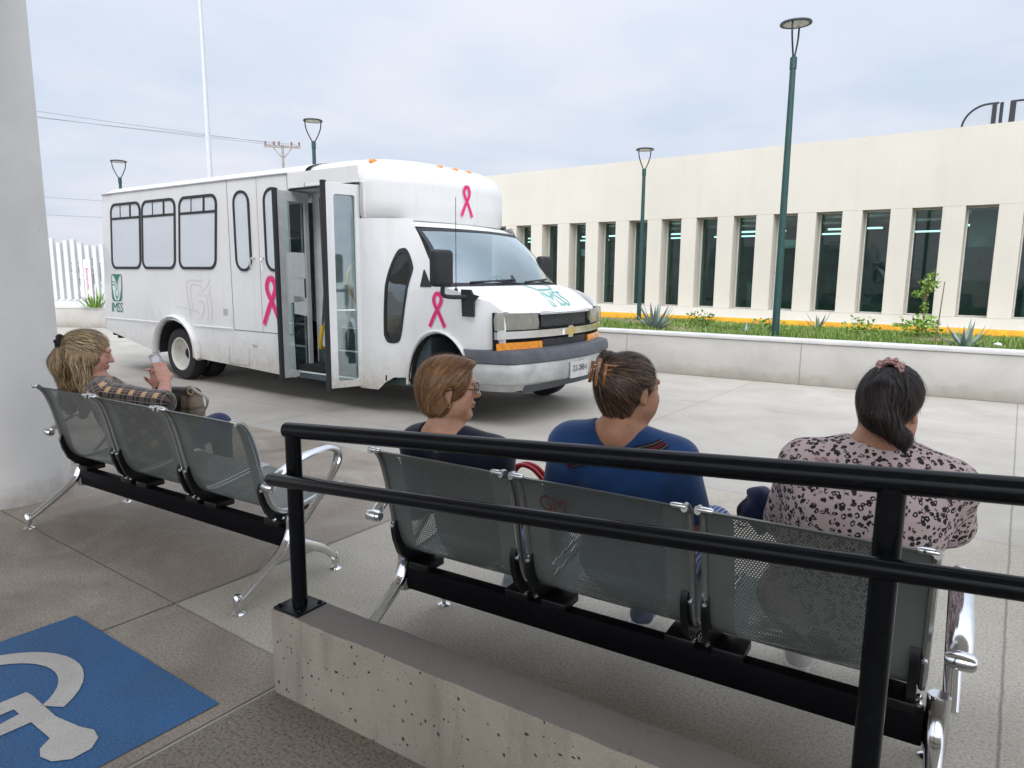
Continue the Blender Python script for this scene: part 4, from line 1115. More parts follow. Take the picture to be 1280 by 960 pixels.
def scale_poly(p, k, c):
    return [(c[0] + (x - c[0]) * k, c[1] + (z - c[1]) * (1 - (1 - k) * 0.45)) for x, z in p]
inner = scale_poly(cw, 0.83, (4.02, 1.25)); outer_ = scale_poly(cw, 1.06, (4.02, 1.25))
f = bp('window', panel(outer_, [inner], fn=lambda x, z: (x, cab_y(x, z) - 0.006, z), cuts_a=cxs, cuts_b=czs), M_rub, cab)
bp('pane', panel(scale_poly(cw, 0.9, (4.02, 1.25)), fn=lambda x, z: (x, cab_y(x, z) + 0.004, z), cuts_a=cxs, cuts_b=czs), M_cab, f)
bp('vent_window', panel([(4.335, 1.36), (4.495, 1.36), (4.35, 1.535), (4.335, 1.53)], fn=lambda x, z: (x, cab_y(x, z) - 0.005, z)), M_rub, cab)
lip = [(x, cab_y(x, z) - 0.004, z) for x, z in arch(4.58, 0.38, 0.425, 0.545, 184, 18, 20)]
bm = B(); tube(bm, lip, 0.034, 8, flat=(1.0, 0.5)); bp('wheel_arch', bm, M_bus, cab)
bm = grid(lambda s, t: (4.58 + 0.41 * math.cos(PI * s), 0.10 + 0.8 * t, 0.34 + 0.56 * math.sin(PI * s)), 16, 1); join(bm, grid(lambda s, t: (4.1 + 1.0 * s, 0.85, 0.25 + 0.7 * t), 1, 1)); bp('wheel_well', bm, M_under, cab)
# door pillar gap and rocker
gapline([(3.575, 0.28), (3.575, 2.42)], 0.012, y=-0.003, parent=cab); gapline([(3.57, 2.425), (2.47, 2.425)], 0.012, y=-0.004, m=M_rub, parent=body)

# windscreen
def wbase(t):
    y = 0.165 + 2.07 * t; k = abs(2 * t - 1); return Vector((4.90 - 0.32 * k ** 2.2, y, 1.365))
def wtop(t):
    y = 0.30 + 1.80 * t; k = abs(2 * t - 1); return Vector((4.27 - 0.15 * k ** 2.2, y, 1.975 - 0.015 * k))
def wsf(s, t, off=0.0):
    a, b_ = wbase(t), wtop(t); p = a.lerp(b_, s); p += Vector((0.04, 0, 0.04)) * math.sin(PI * s); return p + Vector((0.7, 0, 0.7)) * off
bm = grid(lambda s, t: wsf(s, 0.02 + 0.96 * t), 10, 24); ws = bp('windscreen', bm, M_ws)
bm = grid(lambda s, t: wsf(0.0 + 0.05 * s, t, 0.004), 1, 24); join(bm, grid(lambda s, t: wsf(0.95 + 0.05 * s, t, 0.004), 1, 24)); join(bm, grid(lambda s, t: wsf(s, 0.022 * t, 0.004), 10, 1)); join(bm, grid(lambda s, t: wsf(s, 1 - 0.022 * t, 0.004), 10, 1))
bp('windscreen_seal', bm, M_rub, ws)
bm = grid(lambda s, t: Vector((wtop(t).x - 0.02 - 0.25 * s, wtop(t).y, 1.98 + 0.08 * s)), 3, 12); bp('header', bm, M_bus, cab)
# cowl and wipers
bm = grid(lambda s, t: wbase(t) + Vector((0.0 + 0.13 * s * (1 - 0.55 * abs(2 * t - 1)), 0, 0.005 - 0.006 * s)), 2, 24); bp('cowl', bm, M_dash, cab)
for (t0, t1) in ((0.18, 0.45), (0.55, 0.82)):
    bm = B(); a = wbase(t1) + Vector((0.06, 0, 0.02)); p1 = wsf(0.05, t0 + 0.1, 0.03); p2 = wsf(0.07, t0, 0.02)
    tube(bm, [a, p1], 0.011, 6); tube(bm, [wsf(0.04, t0 - 0.05, 0.02), wsf(0.075, t0 + 0.24, 0.02)], 0.012, 6); bp('wiper', bm, M_rub, ws)
# hood
def front_x(y):
    k = min(1.0, abs(y - YC) / 1.0); return 5.455 - 0.19 * k ** 2.3
def hood(s, t):
    y = 0.145 + 2.11 * t; k = abs(2 * t - 1)
    a = Vector((4.97 - 0.36 * k ** 2.2, y, 1.37)); b_ = Vector((front_x(y) + 0.012 - 0.06 * k ** 6, y * 0.93 + YC * 0.07, 1.125))
    p = a.lerp(b_, s)
    p.z += 0.085 * math.sin(PI * s ** 0.9) * (1 - 0.62 * k ** 2.5) - 0.012 * k ** 8
    if s > 0.97: p.z -= 0.012
    return p
bm = grid(hood, 22, 36); hd = bp('hood', bm, M_bus)
bm = B(); tube(bm, [hood(0.99, 0.0) + Vector((0, 0.03, 0.004)), hood(0.75, 0.02) + Vector((0, 0.02, 0.006)), hood(0.55, 0.012) + Vector((0, 0.01, 0.004))], 0.005, 5); bp('panel_gap', bm, M_seam, hd)

# front fascia
def ff(y, z, off=0.0): return Vector((front_x(y) + off + (0.03 * (1.0 - z) if z < 1.0 else 0), y, z))
def fpanel(y0, y1, z0, z1, off, th=0.0, r_=None, extra=None):
    o = rrect(y0, y1, z0, z1, r_) if r_ else [(y0, z0), (y1, z0), (y1, z1), (y0, z1)]
    return panel(extra or o, fn=lambda y, z: ff(y, z, off), cuts_a=[y0 + (y1 - y0) * k / 16 for k in range(1, 16)], thick=th)
grille = bp('grille', fpanel(0.16, 2.24, 0.69, 1.128, -0.05), M_under)
m, nt, b = mk('grille_mesh')
uvn = tco(nt); ck = N(nt, 'ShaderNodeTexVoronoi'); ck.inputs['Scale'].default_value = 55; L(nt, uvn, ck.inputs[0])
L(nt, ramp(nt, ck.outputs['Distance'], [(0.35, (0.004, 0.004, 0.005)), (0.6, (0.03, 0.032, 0.036))]), b.inputs['Base Color']); b.inputs['Roughness'].default_value = 0.5
M_gm = m
bp('grille_mesh', fpanel(0.745, 1.655, 0.968, 1.098, -0.03), M_gm, grille); bp('grille_mesh', fpanel(0.755, 1.645, 0.715, 0.845, -0.02), M_gm, grille)
bp('grille_surround', fpanel(0.70, 1.70, 1.096, 1.128, 0.004, 0.03), M_grey, grille)
bp('chrome_bar', fpanel(0.155, 2.245, 0.872, 0.944, 0.012, 0.05), M_chr, grille)
for s in (0, 1):
    mir = (lambda y: y) if s == 0 else (lambda y: 2.4 - y)
    out_ = [(mir(y), z) for y, z in [(0.135, 0.957), (0.665, 0.957), (0.68, 1.01), (0.655, 1.118), (0.14, 1.128), (0.12, 1.06)]]
    if s: out_ = out_[::-1]
    hl = bp('headlight', panel(out_, fn=lambda y, z: ff(y, z, 0.006 - 0.05 * max(0, abs(y - YC) - 0.95)), cuts_a=[mir(0.2 + 0.04 * k) for k in range(12)]), M_lens)
    for yy in (0.36, 0.56):
        bm = B(); lathe(bm, [(0.065, 0.0), (0.06, -0.02), (0.035, -0.045), (0.0, -0.05)], 18, Matrix.Translation(ff(mir(yy), 1.04, -0.03)) @ Matrix.Rotation(PI / 2, 4, 'Y')); bp('reflector', bm, M_chr, hl)
    ys = sorted((mir(0.175), mir(0.725)))
    bp('turn_signal', fpanel(ys[0], ys[1], 0.745, 0.835, 0.004, 0.02, 0.012), M_amber)
# badge
bt = [(-0.115, -0.024), (-0.045, -0.024), (-0.045, -0.048), (0.035, -0.048), (0.045, -0.024), (0.115, -0.024), (0.105, 0.024), (0.045, 0.024), (0.045, 0.048), (-0.035, 0.048), (-0.045, 0.024), (-0.105, 0.024)]
bp('badge', panel([(1.2 + a * 1.15, 0.905 + c * 1.25) for a, c in bt], fn=lambda y, z: ff(y, z, 0.024), thick=0.012), M_chr, grille)
bp('badge_face', panel([(1.2 + a, 0.905 + c) for a, c in bt], fn=lambda y, z: ff(y, z, 0.029), thick=0.006), M_gold, grille)
# bumper
def bump_pt(t, z, off):
    y = 0.07 + 2.22 * t; k = abs(2 * t - 1)
    return Vector((5.575 - 0.20 * k ** 2.2 - 0.42 * max(0, (k - 0.86) / 0.14) ** 1.7 + off * (1 - 0.5 * k), y - (off * 0.4 if t < 0.5 else -off * 0.4) * k, z))
def bump_strip(prof, name, m, parent=None):
    bm = grid(lambda s, t: bump_pt(t, *prof[min(len(prof) - 1, int(round(s * (len(prof) - 1))))]), len(prof) - 1, 56); return bp(name, bm, m, parent)
bm_ = bump_strip([(0.36, -0.12), (0.43, -0.05), (0.44, 0.0), (0.47, 0.018), (0.55, 0.022), (0.625, 0.012), (0.635, 0.0)], 'bumper', M_bump)
bump_strip([(0.634, 0.002), (0.645, 0.022), (0.72, 0.018), (0.755, -0.01), (0.765, -0.06), (0.768, -0.25)], 'bumper_pad', M_bumpd, bm_)
bm = grid(lambda s, t: bump_pt(0.14 + 0.72 * t, 0.42 - 0.09 * s, -0.06 - 0.08 * s), 2, 20); bp('air_dam', bm, M_bumpd, bm_)
bm = panel([(1.00, 0.432), (1.36, 0.432), (1.36, 0.602), (1.00, 0.602)], fn=lambda y, z: bump_pt((y - 0.07) / 2.22, z, 0.04), thick=0.006, cuts_a=[1.09, 1.18, 1.27])
plate = bp('licence_plate', bm, simple('plate_white', (0.50, 0.51, 0.50), 0.5, var=0.1, scale=30), bm_)
me = text_mesh('22-288-6', 0.088, 0.0005, 1.0, 0.92)
for vv in me.vertices:
    y, z = 1.18 + vv.co.x, 0.505 + vv.co.y; vv.co = bump_pt((y - 0.07) / 2.22, z, 0.05)
obj('plate_number', me, simple('plate_ink', (0.05, 0.06, 0.06), 0.6), plate)
# wheels
def wheel(x, y, dual, name_parent):
    bm = B(); Mx = Matrix.Translation((x, y, 0.362)) @ Matrix.Rotation(PI / 2, 4, 'X')
    lathe(bm, [(0.225, -0.10), (0.30, -0.11), (0.345, -0.09), (0.358, -0.05), (0.361, 0.0), (0.358, 0.06), (0.345, 0.095), (0.30, 0.112), (0.232, 0.105)], 48, Mx, cap=False)
    w_ = bp('wheel', bm, M_tyre)
    bm = B()
    if dual:
        prof_ = [(0.232, 0.10), (0.222, 0.110), (0.212, 0.105), (0.200, 0.085), (0.196, 0.02), (0.165, -0.05), (0.13, -0.07), (0.085, -0.068)]
    else: prof_ = [(0.232, 0.10), (0.222, 0.105), (0.2, 0.06), (0.17, 0.05), (0.10, 0.085), (0.07, 0.10), (0, 0.10)]
    lathe(bm, prof_, 40, Mx, cap=False); bp('rim', bm, M_rimw, w_)
    bm = B(); lathe(bm, [(0.0, -0.075), (0.086, -0.072), (0.084, -0.02), (0.06, 0.0), (0.0, 0.002)] if dual else [(0.068, 0.095), (0.066, 0.125), (0.04, 0.135), (0, 0.135)], 20, Mx)
    bp('hub', bm, M_under, w_)
wheel(-0.09, 0.145, True, BUS); wheel(-0.09, 0.45, True, BUS); wheel(4.58, 0.30, False, BUS); wheel(-0.09, 2.25, True, BUS); wheel(4.58, 2.1, False, BUS)

# mirrors, antenna
def mirror(cx, cy, s, base):
    bm = B(); box(bm, cx - 0.06, cx + 0.06, cy - 0.125, cy + 0.125, 1.37, 1.72, bev=0.04, seg=4); mr = bp('mirror', bm, M_rub)
    bm = B(); pts = smooth_path([(cx, cy + s * 0.02, 1.38), (cx, cy + s * 0.02, 1.30), (cx + 0.06, cy + s * 0.05, 1.275), base], 5); tube(bm, pts, 0.022, 8); bp('mirror_arm', bm, M_rub, mr)
    bx, by, bz = base
    bm = panel([(-0.075, -0.17), (0.06, -0.17), (0.06, -0.02), (0.12, 0.03), (0.05, 0.045), (0.02, 0.09), (-0.09, 0.09)], fn=lambda a, c: (bx + a, by + 0.012 * (1 if s > 0 else -1) - (0.03 if s > 0 else -0.03), bz + c - 0.02), thick=0.03); bp('mirror_foot', bm, M_rub, mr)
    return mr
mirror(4.80, -0.09, 1, (4.985, 0.13, 1.275))
mirror(4.36, 2.42, -1, (4.62, 2.27, 1.30))
bm = B(); lathe(bm, [(0.022, 0), (0.018, 0.02), (0.004, 0.035), (0.003, 0.9), (0, 0.9)], 8, Matrix.Translation((4.78, 0.15, 1.325))); bp('antenna', bm, M_rub, hd)

# folding doors
def leaf(name, hinge, outer, fm, frame_w=0.05):
    h, o_ = Vector((*hinge, 0)), Vector((*outer, 0)); wd = (o_ - h).length; d = (o_ - h) / wd; z0, z1 = 0.285, 2.40
    nn = Vector((d.y, -d.x, 0))
    if nn.x < 0: nn = -nn
    def f(a, z, off=0.0): return h + d * a + nn * off + Vector((0, 0, z))
    bm = panel([(0, z0), (wd, z0), (wd, z1), (0, z1)], [rrect(frame_w, wd - frame_w - 0.03, z0 + 0.07, z1 - 0.11, 0.03)], fn=lambda a, z: f(a, z), thick=0.03)
    df = bp('door', bm, fm)
    bp('pane', panel(rrect(frame_w - 0.01, wd - frame_w - 0.02, z0 + 0.06, z1 - 0.10, 0.03), fn=lambda a, z: f(a, z, -0.012)), M_dg, df)
    bm = B(); e = f(wd + 0.015, 0); tube(bm, [e + Vector((0, 0, z0 - 0.02)), e + Vector((0, 0, z1 + 0.02))], 0.032, 8, flat=(1.0, 1.0)); bp('door_rubber', bm, M_rub, df)
    bm = B(); e = f(0.0, 0); tube(bm, [e + Vector((0, 0, z0)), e + Vector((0, 0, z1))], 0.016, 8); bp('door_seal', bm, M_rub, df)
    return df, f, wd
d1, f1, w1_ = leaf('rear leaf', (2.465, 0.235), (2.455, -0.175), M_grey)
d2, f2, w2_ = leaf('front leaf', (3.565, 0.02), (3.46, -0.335), M_bus)
for (a0, a1, z0, z1, tw) in ((0.05, 0.30, 1.42, 1.72, 0.0), (0.07, 0.34, 1.16, 1.44, 0.02), (0.03, 0.22, 0.98, 1.19, -0.04)):
    bp('taped_paper', panel([(a0, z0), (a1, z0 - tw), (a1, z1 - tw), (a0, z1)], fn=lambda a, z: f1(a, z, -0.004)), M_paper, d1)
bm = B(); tube(bm, [f2(0.06, 1.10, -0.03), f2(w2_ - 0.09, 1.10, -0.03)], 0.028, 8, flat=(1, .5)); bp('push_bar', bm, M_inw, d2)

# interior
inn = bp('interior', panel([(2.42, 0.4), (2.42, 2.42), (2.60, 2.42), (2.60, 0.4)], fn=lambda x, z: (x, 0.36, z)), M_inw)
bm = grid(lambda s, t: (2.60 + 0.0 * s, 0.36 + 0.55 * s, 0.4 + 2.02 * t), 1, 1); join(bm, grid(lambda s, t: (2.4 + 1.2 * s, 2.33, 0.4 + 2.0 * t), 1, 1)); join(bm, grid(lambda s, t: (2.45 + 1.15 * s, 0.05 + 2.3 * t, 2.415), 1, 1)); bp('partition', bm, M_inw, inn)
bm = B(); box(bm, 2.6, 4.4, 0.85, 2.33, 0.80, 0.86); box(bm, 2.48, 3.55, 0.03, 0.92, 0.27, 0.33); box(bm, 2.48, 3.55, 0.33, 0.92, 0.33, 0.58); box(bm, 2.48, 3.55, 0.60, 0.92, 0.58, 0.82); box(bm, 3.56, 4.4, 0.2, 0.9, 0.3, 0.86); bp('steps', bm, M_step, inn)
for (y, z) in ((0.04, 0.335), (0.335, 0.585), (0.605, 0.825)):
    bm = B(); box(bm, 2.5, 3.54, y - 0.012, y + 0.03, z, z + 0.012); bp('step_nosing', bm, M_inw, inn)
bm = B(); tube(bm, [(3.24, 0.40, 0.34), (3.24, 0.40, 2.4)], 0.02, 10); bp('grab_pole', bm, M_yellow, inn)
bm = B(); tube(bm, smooth_path([(3.22, 0.30, 1.60), (3.27, 0.16, 1.56), (3.28, 0.10, 1.46), (3.27, 0.12, 1.36), (3.24, 0.22, 1.20), (3.24, 0.38, 1.10)], 5), 0.017, 8); bp('grab_handle', bm, M_yellow, inn)
bm = B(); tube(bm, smooth_path([(2.72, 0.20, 0.62), (2.76, 0.13, 0.64), (2.80, 0.10, 0.74), (2.84, 0.10, 0.90)], 5), 0.024, 8); tube(bm, [(2.84, 0.10, 0.90), (2.90, 0.13, 1.65)], 0.012, 8, mi=1); ob = bp('grab_handle', bm, [M_yellow, M_dash], inn)
bm = B(); tube(bm, [(2.66, 0.30, 1.2), (2.62, 0.32, 2.35)], 0.02, 8); bp('door_arm', bm, M_dash, inn)
# cab fittings
bm = B(); box(bm, 4.15, 4.60, 0.28, 2.12, 0.85, 1.27, bev=0.06, seg=3); bp('dashboard', bm, M_dash, inn)
bm = B(); Mx = Matrix.Translation((4.05, 1.72, 1.30)) @ Matrix.Rotation(R(-62), 4, 'Y')
tube(bm, [Mx @ Vector((0.19 * math.cos(a), 0.19 * math.sin(a), 0)) for a in [2 * PI * k / 28 for k in range(28)]], 0.015, 8, closed=True); tube(bm, [Mx @ Vector((-0.19, 0, 0)), Mx @ Vector((0.19, 0, 0))], 0.014, 6); bp('steering_wheel', bm, M_dash, inn)
M_seatc = simple('grey_upholstery', (0.13, 0.14, 0.155), 0.9)
bm = B(); box(bm, 3.35, 3.85, 1.45, 1.98, 1.05, 1.22, bev=0.05); box(bm, 3.25, 3.42, 1.47, 1.96, 1.15, 1.75, bev=0.06); box(bm, 3.28, 3.38, 1.6, 1.83, 1.78, 1.98, bev=0.04); bp('driver_seat', bm, M_seatc, inn)
bm = B(); box(bm, 3.65, 4.05, 0.35, 0.62, 0.86, 1.0); box(bm, 3.70, 3.95, 0.22, 0.40, 0.80, 1.05, bev=0.02, mi=1); bp('parcel_box', bm, [M_dash, simple('cardboard', (0.42, 0.28, 0.12), 0.8)], inn)

# decals
def ribbon(fn, h, name_parent, wsc=1.0):
    k = h / 0.44
    A = [(p.x, p.y) for p in smooth_path([(-0.125, -0.215, 0), (-0.04, -0.06, 0), (0.045, 0.07, 0), (0.062, 0.14, 0), (0.035, 0.195, 0), (0.0, 0.21, 0)], 6)]
    Bp = [(-x, y) for x, y in A]
    for j, (pts, off) in enumerate(((A, 0.007), (Bp, 0.005))):
        w_ = [0.05] * len(pts)
        bp('pink_ribbon', panel(ribbon2d([(x * k * wsc, y * k) for x, y in pts], [q * k for q in w_]), fn=lambda a, c: fn(a, c, off)), M_pink, name_parent)
    for j, (pts, off) in enumerate(((A, 0.0035), (Bp, 0.0025))):
        e0 = [(pts[0][0] * 1.06, pts[0][1] * 1.05)] + pts[1:]
        bp('ribbon_border', panel(ribbon2d([(x * k * wsc, y * k) for x, y in e0], 0.066 * k), fn=lambda a, c: fn(a, c, off)), M_pinkl, name_parent)
ribbon(lambda a, c, o_: (2.06 + a, -o_, 1.15 + c), 0.57, body)
ribbon(lambda a, c, o_: (4.575 + a, cab_y(4.575 + a, 1.135 + c) - o_, 1.135 + c), 0.345, cab)
ribbon(lambda a, c, o_: (cap_x(1.21 + a) + o_ + 0.006, 1.21 + a, 2.31 + c), 0.34, cap)
def emblem(fn, parent, k=1.0):
    bp('emblem_field', panel([(x * k, y * k) for x, y in rrect(-0.165, 0.165, -0.2, 0.2, 0.05)], fn=lambda a, c: fn(a, c, 0.003)), M_imssb, parent)
    ring = [(-0.165, 0.17), (-0.135, 0.2), (0.135, 0.2), (0.165, 0.17), (0.168, 0.0), (0.155, -0.15), (0.12, -0.2), (-0.12, -0.2), (-0.155, -0.15), (-0.168, 0.0)]
    hole = [(-0.148, 0.16), (-0.128, 0.185), (0.128, 0.185), (0.148, 0.16), (0.14, 0.0), (0.10, -0.13), (0.06, -0.185), (-0.06, -0.185), (-0.10, -0.13), (-0.14, 0.0)]
    E_ = panel([(x * k, y * k) for x, y in ring], [[(x * k, y * k) for x, y in hole]], fn=lambda a, c: fn(a, c, 0.006))
    for poly in ([(-0.115, 0.19), (0.115, 0.19), (0.045, 0.13), (0.0, 0.07), (-0.045, 0.13)], ribbon2d([(-0.14, 0.085), (-0.06, 0.09), (0.0, 0.055), (0.04, 0.09), (0.05, 0.15)], 0.011), ribbon2d([(-0.14, 0.04), (-0.07, 0.05), (-0.02, 0.01), (0.0, -0.03)], 0.013), ribbon2d([(0.03, 0.06), (0.02, 0.0), (0.06, -0.06), (0.04, -0.14), (0.0, -0.17)], 0.008), ribbon2d([(-0.03, -0.02), (-0.05, -0.08), (-0.03, -0.15)], 0.008), [(0.02 * math.cos(a), -0.135 + 0.02 * math.sin(a)) for a in [PI / 5 * i for i in range(10)]]):
        join(E_, panel([(x * k, y * k) for x, y in poly], fn=lambda a, c: fn(a, c, 0.006)))
    bp('emblem', E_, M_imss, parent, False)
emblem(lambda a, c, o_: (shx(-1.60 + a * 0.95, 1.245 + c), -o_, 1.245 + c), body)
me = text_mesh('IMSS', 0.205, 0.0, 0.88, 0.98)
for vv in me.vertices: x, z = vv.co.x - 1.60, 0.885 + vv.co.y; vv.co = Vector((shx(x, z), -0.005, z))
obj('lettering', me, M_imss, body)
def hood_at(y, x):
    # hood point nearest to plan position
    t = (y - YC) / (2.11 * 0.965) + 0.5; a = hood(0, t); b_ = hood(1, t); s = max(0, min(1, (x - a.x) / (b_.x - a.x))); return hood(s, t)
M_imssf = simple('faded_emblem_green', (0.14, 0.40, 0.34), 0.4, var=0.3, scale=20)
bm = B()
for poly in (ribbon2d([(-0.2, 0.36), (-0.2, 0.08), (-0.14, 0.0), (0.14, 0.0), (0.2, 0.08), (0.2, 0.36)], [0.02, 0.035, 0.03, 0.03, 0.035, 0.02]), [(-0.14, 0.36), (0.14, 0.36), (0.0, 0.22)]):
    join(bm, panel(poly, fn=lambda a, c: hood_at(1.10 + a * 0.9, 5.215 - c * 0.95) + Vector((0, 0, 0.006)), cuts_b=[0.05, 0.1, 0.15, 0.2, 0.25, 0.3]))
bp('emblem', bm, M_imssf, hd, False)
me = text_mesh('IMSS', 0.27, 0.0, 0.9, 0.9)
for vv in me.vertices: vv.co = hood_at(1.12 + vv.co.x * 0.9, 5.425 - vv.co.y * 0.95) + Vector((0, 0, 0.006))
obj('lettering', me, M_imssf, hd)
# faint line drawing left on the rear flank
M_faint = simple('faint_pink_line', (0.70, 0.615, 0.625), 0.5)
M_faintg = simple('faint_grey_line', (0.56, 0.58, 0.59), 0.5)
bm = B()
for pts in ([(0.30, 0.92), (0.26, 1.35), (0.62, 1.37)], [(0.36, 0.98), (0.34, 1.30), (0.55, 1.31), (0.60, 1.24)], [(0.60, 1.24), (0.72, 1.30), (0.80, 1.40)], [(0.50, 1.20), (0.74, 1.19), (0.80, 1.30)], [(0.48, 1.10), (0.60, 1.10), (0.63, 1.02), (0.56, 0.90), (0.48, 0.88)], [(0.70, 1.16), (0.72, 1.0), (0.69, 0.82)], [(0.78, 1.2), (0.81, 1.0), (0.78, 0.85)]):
    join(bm, panel(ribbon2d([(p.x, p.y) for p in smooth_path([(a, c, 0) for a, c in pts], 4)], 0.012), fn=lambda x, z: (x, -0.003, z)))
bp('faded_drawing', bm, M_faint, body, False)
gapline([(-0.02, 1.02), (0.28, 0.99), (0.52, 0.96)], 0.008, y=-0.003, m=M_faintg, name='faded_drawing')
# ---------------------------------------------------------------- people: signed distance fields meshed with surface nets
def gpos(px, py, z):
    a = wpos(px, py, 1.0); d = a - Vector((0, 0, 1.5)); return Vector((0, 0, 1.5)) + d * ((z - 1.5) / d.z)
def av(*p): return np.array(p, dtype=np.float32)
class Field:
    def __init__(s, lo, hi, h):
        s.lo = np.array(lo, float); s.h = h
        s.n = np.ceil((np.array(hi, float) - s.lo) / h).astype(int) + 1
        s.ax = [(s.lo[i] + h * np.arange(s.n[i])).astype(np.float32) for i in range(3)]
        s.D = np.full(tuple(s.n), 0.6, np.float32)
    def sub(s, lo, hi):
        a = np.clip(np.floor((np.array(lo) - s.lo) / s.h).astype(int), 0, s.n - 1); b_ = np.clip(np.ceil((np.array(hi) - s.lo) / s.h).astype(int) + 1, 1, s.n)
        sl = tuple(slice(i, j) for i, j in zip(a, b_))
        X = s.ax[0][sl[0]][:, None, None]; Y = s.ax[1][sl[1]][None, :, None]; Z = s.ax[2][sl[2]][None, None, :]
        return sl, X, Y, Z
    def put(s, sl, d, k, op='u'):
        A = s.D[sl]
        if A.size == 0: return
        if op == 'u':
            hh = np.maximum(k - np.abs(A - d), 0) / k if k > 0 else 0
            s.D[sl] = np.minimum(A, d) - (hh * hh * k * 0.25 if k > 0 else 0)
        else:
            d = -d; hh = np.maximum(k - np.abs(A - d), 0) / k if k > 0 else 0
            s.D[sl] = np.maximum(A, d) + (hh * hh * k * 0.25 if k > 0 else 0)
    def cone(s, a, b, r1, r2=None, k=0.02, op='u'):
        r2 = r1 if r2 is None else r2
        a = np.array(a, np.float32); b = np.array(b, np.float32); m_ = max(r1, r2) + k + 0.05
        sl, X, Y, Z = s.sub(np.minimum(a, b) - m_, np.maximum(a, b) + m_)
        ba = b - a; L2 = float(ba @ ba) + 1e-12
        t = np.clip(((X - a[0]) * ba[0] + (Y - a[1]) * ba[1] + (Z - a[2]) * ba[2]) / L2, 0, 1)
        d = np.sqrt((X - a[0] - t * ba[0]) ** 2 + (Y - a[1] - t * ba[1]) ** 2 + (Z - a[2] - t * ba[2]) ** 2) - (r1 + (r2 - r1) * t)
        s.put(sl, d, k, op)
    def ell(s, c, r, M=None, k=0.02, op='u'):
        c = np.array(c, np.float32); r = np.array(r, np.float32); m_ = float(max(r)) + k + 0.05
        sl, X, Y, Z = s.sub(c - m_, c + m_)
        x, y, z = X - c[0], Y - c[1], Z - c[2]
        if M is None: q = (x, y, z)
        else: q = tuple(x * float(M[i][0]) + y * float(M[i][1]) + z * float(M[i][2]) for i in range(3))
        k0 = np.sqrt((q[0] / r[0]) ** 2 + (q[1] / r[1]) ** 2 + (q[2] / r[2]) ** 2)
        k1 = np.sqrt((q[0] / r[0] ** 2) ** 2 + (q[1] / r[1] ** 2) ** 2 + (q[2] / r[2] ** 2) ** 2) + 1e-6
        s.put(sl, k0 * (k0 - 1) / k1, k, op)
    def half(s, p, n, k=0.01):
        """keep the side opposite to n"""
        X = s.ax[0][:, None, None]; Y = s.ax[1][None, :, None]; Z = s.ax[2][None, None, :]
        d = (X - p[0]) * n[0] + (Y - p[1]) * n[1] + (Z - p[2]) * n[2]
        A = s.D; hh = np.maximum(k - np.abs(A - d), 0) / k
        s.D = (np.maximum(A, d) + hh * hh * k * 0.25).astype(np.float32)
    def wrinkle(s, amp, freqs, seed):
        rr = np.random.default_rng(seed)
        X = s.ax[0][:, None, None]; Y = s.ax[1][None, :, None]; Z = s.ax[2][None, None, :]
        near = np.abs(s.D) < 0.03
        idx = np.nonzero(near)
        x, y, z = s.ax[0][idx[0]], s.ax[1][idx[1]], s.ax[2][idx[2]]
        a = np.zeros_like(x)
        for f, wgt in freqs:
            for _ in range(4):
                d = rr.normal(size=3); d /= np.linalg.norm(d); d2 = rr.normal(size=3); d2 /= np.linalg.norm(d2)
                ph = rr.uniform(0, 6.28)
                a += wgt * np.sin(f * (x * d[0] + y * d[1] + z * d[2]) + 1.6 * np.sin(f * 0.45 * (x * d2[0] + y * d2[1] + z * d2[2]) + ph) + ph) / 4
        s.D[idx] += amp * a
    def mesh(s, name):
        D = s.D; S = D < 0
        c = S[:-1, :-1, :-1].astype(np.int8)
        tot = np.zeros_like(c)
        for i in (0, 1):
            for j in (0, 1):
                for k in (0, 1): tot += S[i:S.shape[0] - 1 + i, j:S.shape[1] - 1 + j, k:S.shape[2] - 1 + k]
        act = (tot > 0) & (tot < 8)
        I, J, K = np.nonzero(act)
        vid = np.full(act.shape, -1, np.int32); vid[I, J, K] = np.arange(len(I))
        P = np.zeros((len(I), 3)); cnt = np.zeros(len(I))
        cor = [(i, j, k) for i in (0, 1) for j in (0, 1) for k in (0, 1)]
        val = {o: D[I + o[0], J + o[1], K + o[2]] for o in cor}
        for a in cor:
            for ax_ in range(3):
                if a[ax_] == 1: continue
                b_ = list(a); b_[ax_] = 1; b_ = tuple(b_)
                va, vb = val[a], val[b_]; mm = (va < 0) != (vb < 0)
                t = np.where(mm, va / (va - vb + 1e-12), 0)
                pt = np.zeros((len(I), 3))
                for q in range(3): pt[:, q] = a[q]
                pt[:, ax_] += t
                P += pt * mm[:, None]; cnt += mm
        P /= np.maximum(cnt, 1)[:, None]
        P = (np.stack([I, J, K], 1) + P) * s.h + s.lo
        Fs = []
        for ax_ in range(3):
            o = [(1, 0, 0), (0, 1, 0), (0, 0, 1)][ax_]
            A = S[:S.shape[0] - o[0], :S.shape[1] - o[1], :S.shape[2] - o[2]]; Bq = S[o[0]:, o[1]:, o[2]:]
            ed = A != Bq
            i, j, k = np.nonzero(ed); inside = A[i, j, k]
            u_, v_ = [(1, 2), (2, 0), (0, 1)][ax_]
            base = [i, j, k]
            ok = (base[u_] > 0) & (base[v_] > 0)
            for q in range(3): ok &= base[q] < act.shape[q]
            i, j, k = i[ok], j[ok], k[ok]; inside = inside[ok]; base = np.stack([i, j, k], 1)
            du = np.zeros(3, int); du[u_] = 1; dv = np.zeros(3, int); dv[v_] = 1
            g_ = lambda off: vid[base[:, 0] - off[0], base[:, 1] - off[1], base[:, 2] - off[2]]
            q = np.stack([g_(du + dv), g_(dv), g_(0 * du), g_(du)], 1)
            q[~inside] = q[~inside][:, ::-1]
            Fs.append(q)
        F_ = np.concatenate(Fs)
